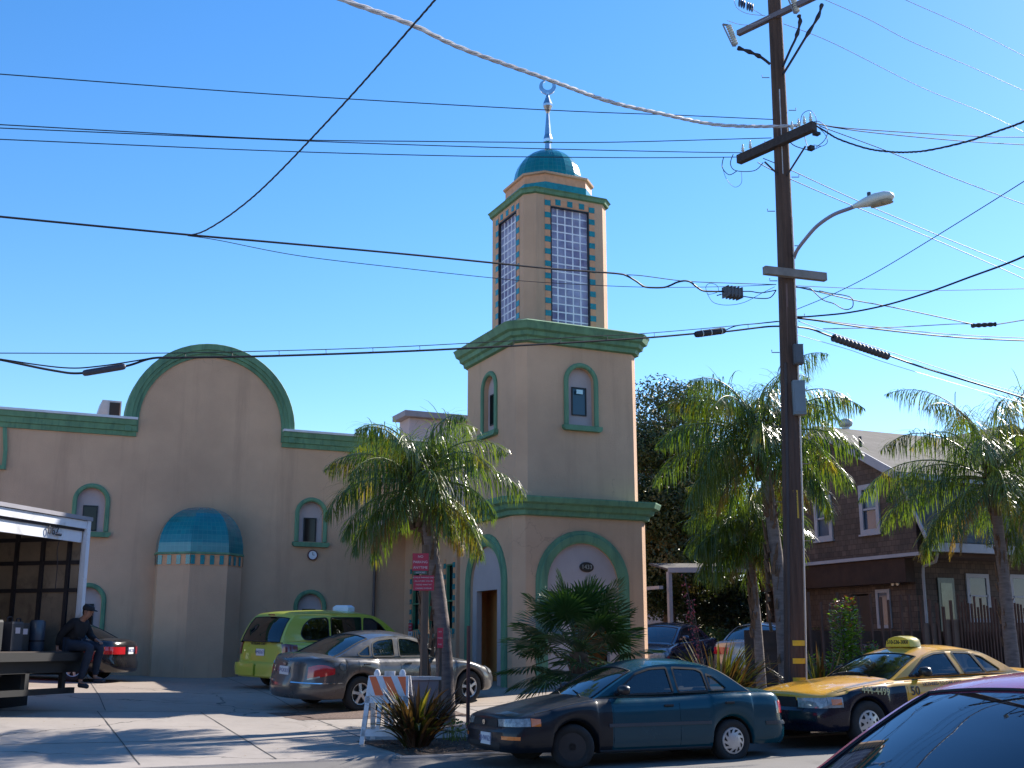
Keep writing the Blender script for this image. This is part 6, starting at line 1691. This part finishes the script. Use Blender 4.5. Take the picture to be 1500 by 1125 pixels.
# dormer on the street side, upper right
mb=MB();mb.b2(28.3,30.6,25.5,26.5,4.9,6.3);mb.build('dormer',M('dormer_blue_grey',(.09,.10,.12),.8,var=.2),house)
g=MB();g.prism([(28.75,5.0),(29.6,5.0),(29.6,6.1),(28.75,6.1)],fy(25.5),.002,.04,0,[[(28.83,5.08),(29.52,5.08),(29.52,6.02),(28.83,6.02)]]);w=g.build('window',trimw,house)
g=MB();g.prism([(28.83,5.08),(29.52,5.08),(29.52,6.02),(28.83,6.02)],fy(25.5),.001,.02);g.build('pane',winb,w)
g=MB();g.prism([(28.7,4.72),(29.7,4.72),(29.8,4.92),(28.6,4.92)],fy(25.5),.002,.3);g.build('bay_sill',M('sill_beige',(.3,.28,.26),.7),house)
# roof turbine vent + pipe
tv=at(1239,626,Y=29.5);mb=MB();mb.lathe([(.12,-.35),(.12,0),(.2,.04),(.24,.14),(.2,.24),(.05,.3)],tuple(tv),16)
mb.build('turbine_vent',galv,house,True,auto=60)
q=at(1260,645,Y=27.6);mb=MB();mb.tube([(q.x,q.y,q.z-.5),(q.x,q.y,q.z+.12)],.05,8);mb.build('vent_pipe',black,house)
# neighbouring roof at the far right
nh=root('neighbour_house',(36,30,1),0,'house with dark purple grey gable roof at the right edge behind the palms','house')
a=at(1484,624,Y=30);mb=MB();
slab(mb,[(a.x-3.4,30,a.z-1.7),(a.x,30,a.z),(a.x,38,a.z),(a.x-3.4,38,a.z-1.7)]);slab(mb,[(a.x+5,30,a.z-2.2),(a.x,30,a.z),(a.x,38,a.z),(a.x+5,38,a.z-2.2)]);mb.build('roof',M('roof_purple_grey',(.10,.085,.10),.85,var=.15),nh)
mb=MB();mb.prism([(a.x-3.2,.5),(a.x+4.8,.5),(a.x+4.8,a.z-2.1),(a.x,a.z-.05),(a.x-3.2,a.z-1.6)],fy(30.3),0,-7);mb.build('wall',shing,nh)
# side porch with white posts behind the hedge
po=root('side_porch',(21.5,31,1),0,'white edged porch roof on slim white posts behind the hedge','porch')
E0=V((20.35,31.9,3.95));E1=V((24.6,30.6,4.0))
mb=MB();slab(mb,[tuple(E0),tuple(E1),(25.0,32.9,4.3),(20.9,33.9,4.25)],.06);mb.build('roof',roofsh,po)
beam('fascia',E0+V((0,-.05,0)),E1+V((0,-.05,0)),.06,.16,trimw,po)
for t in (.02,):
    p=E0.lerp(E1,t);mb=MB();mb.box((p.x,p.y+.05,2.4),(.13,.13,3.0));mb.build('post',trimw,po)
mb=MB();mb.b2(20.0,20.15,31.85,35,3.35,3.45);mb.build('beam',trimw,po)
# paling fence in front of the house
fe=root('picket_fence',(21.5,22.6,.6),0,'dark brown fence of uneven vertical palings between the taxi and the house','fence')
fm=M('fence_brown',(.06,.036,.034),.9,var=.35,scale=3,stretch=(3,3,.6));fm2=M('fence_dark_board',(.03,.022,.022),.9,var=.3)
rr=random.Random(4)
mb=MB()
mb.b2(16.6,27,22.75,22.8,.5,1.95);mb.b2(16.6,27,22.72,22.74,1.5,1.6);mb.build('boards',fm2,fe)
k=0;x=17.8
while x<27:
    h=2.1+rr.uniform(-.05,.28);w=.055 if x<23 else .03
    mb=MB();mb.box((x,22.62,.5+h/2),(w*rr.uniform(.8,1.5),.05,h));mb.build('paling',fm,fe);x+=rr.uniform(.2,.42) if x<23 else .11
mb=MB();mb.b2(22.0,22.5,22.66,22.7,.6,2.15);mb.b2(22.7,23.3,22.66,22.7,.6,2.25);mb.build('gate_panel',M('gate_grey_brown',(.11,.09,.085),.9,var=.2),fe)
# ================================================================ BOX TRUCK
bd=V((-.64,-.77,0)).normalized();ld=V((-.77,.64,0)).normalized()   # across the opening (far->near), along the box (rear->cab)
J=V((2.02,22.78,0));TW=2.75;TLn=5.2;zf,zt=1.50,3.86;tg_=gz(1,22.5)
truck=root('box_truck',tuple(J+bd*TW/2+V((0,0,tg_))),0,'white box truck with open cargo door at the left edge','truck')
def TB(mb,a0,a1,l0,l1,z0,z1,m=0):
    """a = across from far side, l = along toward the cab"""
    q=[J+bd*a+ld*l for a,l in ((a0,l0),(a1,l0),(a1,l1),(a0,l1))];mb.rings([[p+V((0,0,z)) for p in q] for z in (z0,z1)],True,True,m)
white=M('truck_white',(.66,.68,.74),.35,var=.06,coat=.3,dirt=((.4,.38,.36),2))
ply=M('plywood_liner',(.22,.165,.12),.85,var=.25,scale=1.5,dirt=((.10,.07,.05),2.5))
rib=M('cargo_rib_dark',(.02,.015,.018),.7)
mb=MB();TB(mb,-.0,.10,-.02,.06,zf-.25,zt-.02);TB(mb,TW-.1,TW,-.02,.06,zf-.25,zt-.02);TB(mb,.1,TW-.1,-.0,.06,zt-.17,zt-.03);mb.build('door_frame',white,truck)
mb=MB();TB(mb,.12,TW-.12,.07,.12,zt-.42,zt-.18);mb.build('roll_door',white,truck)
mb=MB();TB(mb,.4,.9,.03,.062,zt-.20,zt-.165);TB(mb,.1,TW-.1,.04,.065,zt-.215,zt-.175);mb.build('door_seal',rib,truck)
mb=MB();TB(mb,-.02,TW+.02,-.04,TLn,zt-.02,zt+.05);mb.build('roof',M('truck_roof',(.25,.24,.27),.6,var=.1),truck)
mb=MB();TB(mb,.0,.04,.06,TLn,zf-.15,zt-.02);TB(mb,TW-.04,TW,.06,TLn,zf-.15,zt-.02);TB(mb,.04,TW-.04,TLn-.05,TLn,zf-.15,zt-.02);mb.build('side_panel',white,truck)
mb=MB();TB(mb,.041,.055,.13,TLn-.06,zf,zt-.03);TB(mb,.06,TW-.041,TLn-.075,TLn-.052,zf,zt-.03);mb.build('plywood_liner',ply,truck)
mb=MB()
for i in range(9):l=.3+i*.56;TB(mb,.056,.11,l,l+.07,zf,zt-.03)
for z in (zf+1.05,zf+1.55,zf+1.98):TB(mb,.0561,.09,.13,TLn-.08,z,z+.07)
for i in range(4):TB(mb,.25+i*.55,.31+i*.55,TLn-.14,TLn-.0751,zf,zt-.03)
mb.build('cargo_rail',rib,truck)
mb=MB();TB(mb,.04,TW-.04,-.02,TLn-.05,zf-.12,zf);mb.build('cargo_floor',M('truck_floor',(.06,.045,.04),.8,var=.3),truck)
mb=MB();TB(mb,-.02,TW+.05,-.25,-.021,zf-.16,zf-.02);TB(mb,.05,TW,-.1,-.02,zf-.36,zf-.16);TB(mb,.25,TW-.05,-.12,-.02,zf-.72,zf-.62);TB(mb,.5,.6,-.1,-.02,zf-.62,zf-.3);TB(mb,1.5,1.6,-.1,-.02,zf-.62,zf-.3)
TB(mb,.5,.62,-.05,TLn,zf-.4,zf-.125);TB(mb,TW-.62,TW-.5,-.05,TLn,zf-.4,zf-.125)
mb.build('rear_bumper',M('bumper_black',(.006,.006,.008),.6,var=.2),truck)
mb=MB();TB(mb,.15,TW-.1,.9,1.0,zf-1.0,zf-.13);mb.build('mud_flap',under,truck)
for a in (.12,.42,TW-.42,TW-.12):
    c=J+bd*a+ld*1.75+V((0,0,tg_+.48));w=MB();prof=[(.26,-.12),(.46,-.13),(.48,-.08),(.48,.08),(.46,.13),(.26,.12)]
    w.lathe(prof,(0,0,0),28,axis='y',cap=False);mtx=Matrix((ld,bd,V((0,0,1)))).transposed().to_4x4();mtx.translation=c;w.v=[mtx@p for p in w.v];wo=w.build('wheel',tyre,truck,True)
    w=MB();w.lathe([(.26,-.1),(.2,-.04),(.1,-.02),(.001,-.02)],(0,0,0),24,axis='y');w.v=[mtx@p for p in w.v];w.build('rim',rimsil,wo,True)
mb=MB();TB(mb,.05,TW-.05,TLn+.15,TLn+1.9,tg_+.5,tg_+2.3);mb.build('cab',white,truck)
mb=MB()
pA=J+bd*.62+V((0,0,zt-.31))
for k in range(13):pass
mb.tube([J+bd*.95+ld*.05+V((0,0,zt-.33)),J+bd*.8+ld*.03+V((0,0,zt-.34))],.03,6)
o=mb.build('door_latch',chrome,truck,True)
nrmT=-ld
textmesh('door_letters','067',.21,M('letter_black_bold',(.012,.012,.02),.5,var=0),truck,frame(J+bd*1.02+ld*.028+V((0,0,zt-.29))-ld*.0+(-ld)*.002+ld*.0,-bd,(0,0,1)),.003,.002)
mb=MB();mb.tube(spl([J+bd*.72+ld*.1+V((0,0,zt-.42)),J+bd*.74+ld*.12+V((0,0,zt-.6)),J+bd*.70+ld*.12+V((0,0,zt-.85)),J+bd*.7+ld*.12+V((0,0,zt-1.3))]),.008,4);mb.build('pull_strap',rib,truck)
# cargo: equipment cases and rolled blankets on the floor
def cargo(nm,label,a,l,w,d,h,mat,kind):
    c=J+bd*a+ld*l+V((0,0,zf));r=root(nm,tuple(c),0,label,nm.replace('_',' '))
    mb=MB();q=[(-w/2,-d/2),(w/2,-d/2),(w/2,d/2),(-w/2,d/2)]
    P=lambda x,y,z:c+bd*x+ld*y+V((0,0,z))
    if kind=='case':
        mb.rings([[P(x*k,y*k,z) for x,y in q] for z,k in ((0.003,.97),(.03,1),(h-.04,1),(h,.95))]);o=mb.build('body',mat,r)
        mb=MB();mb.tube(spl([P(-w*.2,0,h),P(-w*.18,0,h+.07),P(w*.18,0,h+.07),P(w*.2,0,h)]),.014,6);mb.build('handle',rib,r,True)
        mb=MB();mb.rings([[P(x,-d/2-.004,z) for x,z in ((-.06,h*.6),(.06,h*.6),(.06,h*.8),(-.06,h*.8))],[P(x,-d/2-.008,z) for x,z in ((-.06,h*.6),(.06,h*.6),(.06,h*.8),(-.06,h*.8))]]);mb.build('tag',signw,r)
    else:
        mb.lathe([(w/2*.95,0.003),(w/2,.03),(w/2*1.02,h*.5),(w/2,h-.04),(w/2*.8,h)],tuple(c),20);mb.build('body',mat,r,True)
        mb=MB();mb.lathe([(w/2*1.03,h*.3),(w/2*1.05,h*.33),(w/2*1.03,h*.36)],tuple(c),20,cap=False);mb.build('strap',rib,r,True)
cargo('equipment_case','grey equipment case with white tag, middle of the truck cargo row',1.28,.55,.30,.35,.50,M('case_grey',(.04,.04,.05),.5),'case')
cargo('equipment_case','black equipment case with small tag, right of the grey case',.98,.60,.24,.3,.48,M('case_black',(.02,.02,.024),.5),'case')
cargo('equipment_case','black equipment case at the left edge of the photo inside the truck',1.9,.5,.36,.35,.52,MATS['case_black'],'case')
cargo('canister','tall blue grey canister nearest the seated person in the truck',.52,.55,.27,.27,.54,M('canister_blue',(.05,.065,.09),.4,coat=.3),'can')
cargo('canister','dark round canister between the black case and the blue canister',.76,.7,.28,.28,.46,M('canister_dark',(.018,.018,.02),.5),'can')
cargo('canister','dark round canister left of the grey case in the truck',1.58,.65,.28,.28,.5,MATS['canister_dark'],'can')
# ================================================================ SEATED PERSON
Fw=-ld;Sd=bd
H0=J+Sd*.20+ld*.03+V((0,0,0))
def PP(f,s,z):return H0+Fw*f+Sd*s+V((0,0,z))
person=root('person',tuple(PP(0,0,zf)),0,'man in dark jacket, jeans and cap sitting on the tail of the truck','person')
def skinmesh(name,nodes,edges,mat,parent,sub=2,rootn=None):
    ks=list(nodes);me=bpy.data.meshes.new(name)
    me.from_pydata([tuple(nodes[k][0]) for k in ks],[(ks.index(a),ks.index(b)) for a,b in edges],[])
    ob=bpy.data.objects.new(name+'_s',me);COL.objects.link(ob)
    ob.modifiers.new('skin','SKIN')
    if not me.skin_vertices:
        bpy.context.view_layer.objects.active=ob
    sv=me.skin_vertices[0].data
    for i,k in enumerate(ks):
        r=nodes[k][1];sv[i].radius=(r,r) if not isinstance(r,tuple) else r;sv[i].use_root=(k==(rootn or ks[0]))
    m=ob.modifiers.new('sub','SUBSURF');m.levels=sub;m.render_levels=sub
    dg=bpy.context.evaluated_depsgraph_get();me2=bpy.data.meshes.new_from_object(ob.evaluated_get(dg))
    bpy.data.objects.remove(ob);me2.materials.clear();me2.materials.append(mat)
    for p in me2.polygons:p.use_smooth=True
    o=bpy.data.objects.new(name,me2);COL.objects.link(o);o.parent=parent;o.matrix_parent_inverse=WM[parent.name].inverted();WM[o.name]=Matrix.Identity(4)
    return o
N={'pelvis':(PP(0,0,1.62),.13),'waist':(PP(.0,0,1.76),.11),'chest':(PP(.07,0,1.93),.12),'neck0':(PP(.16,0,2.04),.07),'neck':(PP(.21,0,2.085),.055),
   'headb':(PP(.25,0,2.13),.075),'head':(PP(.28,0,2.19),.088),'headt':(PP(.27,0,2.25),.075)}
E_=[('pelvis','waist'),('waist','chest'),('chest','neck0'),('neck0','neck'),('neck','headb'),('headb','head'),('head','headt')]
for sd,s in (('R',1),('L',-1)):
    kf=.47 if s>0 else .50
    N.update({'hip'+sd:(PP(.06,.10*s,1.60),.095),'knee'+sd:(PP(kf,.13*s,1.57),.062),'calf'+sd:(PP(kf-.06,.13*s,1.37),.056),'ank'+sd:(PP((.30 if s>0 else .42),.13*s,(.97 if s>0 else 1.04)),.04),'toe'+sd:(PP((.46 if s>0 else .60),.14*s,(.90 if s>0 else .99)),.035),
      'sh'+sd:(PP(.10,.19*s,1.99),.062)})
    if s>0: el,wr,hd=PP(-.08,.27,1.78),PP(-.13,.26,1.57),PP(-.12,.26,1.53)
    else: el,wr,hd=PP(.20,-.24,1.76),PP(.42,-.10,1.69),PP(.47,-.08,1.67)
    N.update({'el'+sd:(el,.045),'wr'+sd:(wr,.028),'hd'+sd:(hd,(.038,.02))})
    E_+=[('pelvis','hip'+sd),('hip'+sd,'knee'+sd),('knee'+sd,'calf'+sd),('calf'+sd,'ank'+sd),('ank'+sd,'toe'+sd),('chest','sh'+sd),('sh'+sd,'el'+sd),('el'+sd,'wr'+sd),('wr'+sd,'hd'+sd)]
    for i in range(5):
        o=(i-2)*.017
        if s>0:
            a=hd+Fw*(.02)+Sd*o+V((0,0,-.01));b=a+Fw*(.035 if i!=4 else .01)+Sd*(0 if i<4 else .03)+V((0,0,-.012));c=b+Fw*(.03 if i not in(0,4) else .018)+V((0,0,-.012))
        else:
            a=hd+Fw*.03+Sd*o;b=a+Fw*.03+V((0,0,-.02));c=b+Fw*.012+V((0,0,-.03))
        N[f'f{sd}{i}a']=(a,.010);N[f'f{sd}{i}b']=(b,.009);N[f'f{sd}{i}c']=(c,.008)
        E_+=[('hd'+sd,f'f{sd}{i}a'),(f'f{sd}{i}a',f'f{sd}{i}b'),(f'f{sd}{i}b',f'f{sd}{i}c')]
skinm=M('skin_tone',(.26,.13,.09),.55,var=.1,scale=12)
body=skinmesh('body',N,E_,skinm,person,2,'pelvis')
# face features
mb=MB()
fc=N['head'][0]+Fw*.085
mb.rings([[fc+Fw*d+Sd*(x*w)+V((0,0,z)) for x,z in ((-1,-.025),(1,-.025),(.6,.03),(-.6,.03))] for d,w in ((-.02,.018),(.0,.014),(.018,.008))])
mb.rings([[fc+Fw*-.005+V((0,0,-.058))+Sd*.028*math.cos(a)+V((0,0,.008*math.sin(a))) for a in [2*PI*k/8 for k in range(8)]],[fc+Fw*.008+V((0,0,-.058))+Sd*.02*math.cos(a)+V((0,0,.005*math.sin(a))) for a in [2*PI*k/8 for k in range(8)]]])
for s in (-1,1):
    c=N['head'][0]+Sd*s*.088;mb.rings([[c+Sd*s*d+Fw*.02*math.cos(a)*w+V((0,0,.032*w*math.sin(a)-.005)) for a in [2*PI*k/8 for k in range(8)]] for d,w in ((-.01,1),(.012,.9))])
mb.build('face_features',skinm,person,True)
jack=M('jacket_dark',(.006,.006,.009),.9,var=.25,scale=8);jeans=M('jeans_blue',(.012,.02,.038),.85,var=.3,scale=6);shoe=M('shoe_dark',(.02,.022,.035),.6)
def sub(keys,extra=0,ed=None):
    return {k:(N[k][0],(N[k][1][0]+extra if isinstance(N[k][1],tuple) else N[k][1]+extra)) for k in keys}
jk=sub(['waist','chest','neck0','shR','shL','elR','elL'],.028);jk['hem']=(PP(-.02,0,1.64),.18);jk['chest']=(N['chest'][0]+Fw*.0,.215);jk['waist']=(N['waist'][0],.19);jk['neck0']=(N['neck0'][0],.085)
jk['wrR']=(N['wrR'][0].lerp(N['elR'][0],.08),.042);jk['wrL']=(N['wrL'][0].lerp(N['elL'][0],.08),.042);jk['shR']=(N['shR'][0],.09);jk['shL']=(N['shL'][0],.09);jk['elR']=(N['elR'][0],.065);jk['elL']=(N['elL'][0],.065)
skinmesh('jacket',jk,[('hem','waist'),('waist','chest'),('chest','neck0'),('chest','shR'),('chest','shL'),('shR','elR'),('shL','elL'),('elR','wrR'),('elL','wrL')],jack,person,2,'hem')
tr=sub(['pelvis','hipR','hipL','kneeR','kneeL','calfR','calfL'],.022);tr['ankR']=(N['ankR'][0]+V((0,0,.03)),.06);tr['ankL']=(N['ankL'][0]+V((0,0,.03)),.06);tr['pelvis']=(N['pelvis'][0],.155)
skinmesh('trousers',tr,[('pelvis','hipR'),('pelvis','hipL'),('hipR','kneeR'),('hipL','kneeL'),('kneeR','calfR'),('kneeL','calfL'),('calfR','ankR'),('calfL','ankL')],jeans,person,2,'pelvis')
for s in 'RL':
    a=N['ank'+s][0];b=N['toe'+s][0];skinmesh('shoe',{'h':(a+Fw*-.03+V((0,0,-.05)),.048),'m':(a.lerp(b,.5)+V((0,0,-.02)),.05),'t':(b+Fw*.03+V((0,0,-.012)),.04)},[('h','m'),('m','t')],shoe,person,2,'h')
hc=N['head'][0]
mb=MB()
for k in range(1):
    rs=[]
    for rr_,h in ((.096,.02),(.104,.05),(.100,.085),(.075,.115),(.02,.128)):
        rs.append([hc+Fw*(rr_*1.08*math.cos(a)-.005)+Sd*rr_*.92*math.sin(a)+V((0,0,h-.1*0+.02*math.cos(a)*-.6)) for a in [2*PI*i/16 for i in range(16)]])
    mb.rings(rs)
    mb.rings([[hc+Fw*(.07+.10*math.cos(a)*k2)+Sd*.085*math.sin(a)+V((0,0,z-.03*math.cos(a))) for a in [-PI/2+PI*i/8 for i in range(9)]] for z,k2 in ((.03,1),(.038,1))],True)
mb.build('cap',M('cap_black',(.01,.01,.014),.8),person,True)
mb=MB();rs=[]
for rr_,h in ((.085,-.055),(.097,-.02),(.097,.03)):
    rs.append([hc+Fw*(rr_*math.cos(a)-.012)+Sd*rr_*.92*math.sin(a)+V((0,0,h)) for a in [PI*.62+PI*.76*i/10 for i in range(11)]])
mb.rings(rs,False,False);mb.build('hair',M('hair_dark',(.012,.009,.008),.7),person,True)
# ================================================================ ACROSS THE STREET (seen only in reflections and from other positions)
ob_=root('sky_block_building',(6,-9,0),0,'long dark brown unseen building added behind the viewer to block low sky','building')  # unseen building added to cut sky fill and reflections on the shaded sides
mb=MB();wh=[[(x,z),(x+1.4,z),(x+1.4,z+1.5),(x,z+1.5)] for x in range(-26,42,4) for z in (1.1,4.4)]
mb.prism([(-30,-.3),(46,-.3),(46,7.6),(-30,7.6)],lambda a,b,d:(a,-9+d,b),0,-.25,0,wh);mb.b2(-30,46,-20,-9.26,-.3,7.5)
mb.build('wall',M('brown_render',(.14,.10,.08),.9,var=.2,scale=1),ob_)
mb=MB();mb.b2(-30.3,46.3,-20.3,-8.6,7.61,7.85);mb.build('roof',M('dark_roof',(.05,.045,.045),.9),ob_)
for l in wh:
    mb=MB();mb.prism(l,lambda a,b,d:(a,-9+d,b),-.12,-.16);w_=mb.build('window',darkglass,ob_)
def baretree(label,pos,h,seed):
    rr=random.Random(seed);rt=root('bare_tree',(*pos,0),0,label,'tree');mb=MB()
    def br(p,d,l,r,k):
        q=p+d*l;mb.tube([p,p.lerp(q,.5)+V((rr.uniform(-1,1),rr.uniform(-1,1),0))*l*.05,q],[r,r*.8,r*.6],5)
        if k>0:
            for _ in range(3):
                dd=(d+V((rr.uniform(-1,1),rr.uniform(-1,1),rr.uniform(-.2,.7)))*.75).normalized();br(p.lerp(q,rr.uniform(.6,1)),dd,l*rr.uniform(.6,.8),r*.55,k-1)
    br(V((*pos,0)),V((0,0,1)),h*.35,.16,5);mb.build('trunk',barkm,rt,True)
baretree('bare branching street tree behind the viewer, mirrored in the magenta windshield',(1.5,-3.5),8,5)
# ================================================================ LIGHT, SKY, CAMERA
SUNAZ,SUNEL=16.5,35.5      # azimuth from +X toward +Y, elevation
w=bpy.data.worlds.new('World');SC.world=w;w.use_nodes=True;t=w.node_tree
bg=t.nodes['Background'];sk=t.nodes.new('ShaderNodeTexSky');sk.sky_type='NISHITA';sk.sun_disc=False
sk.sun_elevation=R(SUNEL);sk.sun_rotation=R(90-SUNAZ);sk.altitude=200;sk.air_density=1.0;sk.dust_density=.15;sk.ozone_density=3.0
hs=t.nodes.new('ShaderNodeHueSaturation');hs.inputs['Saturation'].default_value=1.29
t.links.new(sk.outputs[0],hs.inputs['Color']);t.links.new(mixrgb(t,1.0,hs.outputs[0],(1.04,.94,.96),'MULTIPLY'),bg.inputs[0]);bg.inputs[1].default_value=.12
sl_=bpy.data.lights.new('sun','SUN');sl_.energy=4.9;sl_.angle=R(.5);sl_.color=(1,.93,.82)
so=bpy.data.objects.new('sun',sl_);COL.objects.link(so)
sd=V((math.cos(R(SUNAZ))*math.cos(R(SUNEL)),math.sin(R(SUNAZ))*math.cos(R(SUNEL)),math.sin(R(SUNEL))))
so.rotation_euler=sd.to_track_quat('Z','Y').to_euler();so.location=(20,10,40)
cam=bpy.data.cameras.new('camera');co=bpy.data.objects.new('camera',cam);COL.objects.link(co);SC.camera=co
cam.sensor_width=36;cam.lens=36*FPX/1500;cam.clip_end=2000;cam.clip_start=.05
co.location=(0,0,CAMH);co.rotation_euler=(PI/2+PITCH,0,YAW-PI/2)
SC.view_settings.view_transform='Standard';SC.view_settings.look='None';SC.view_settings.exposure=1.1;SC.view_settings.gamma=1
SC.cycles.max_bounces=8;SC.cycles.transparent_max_bounces=12
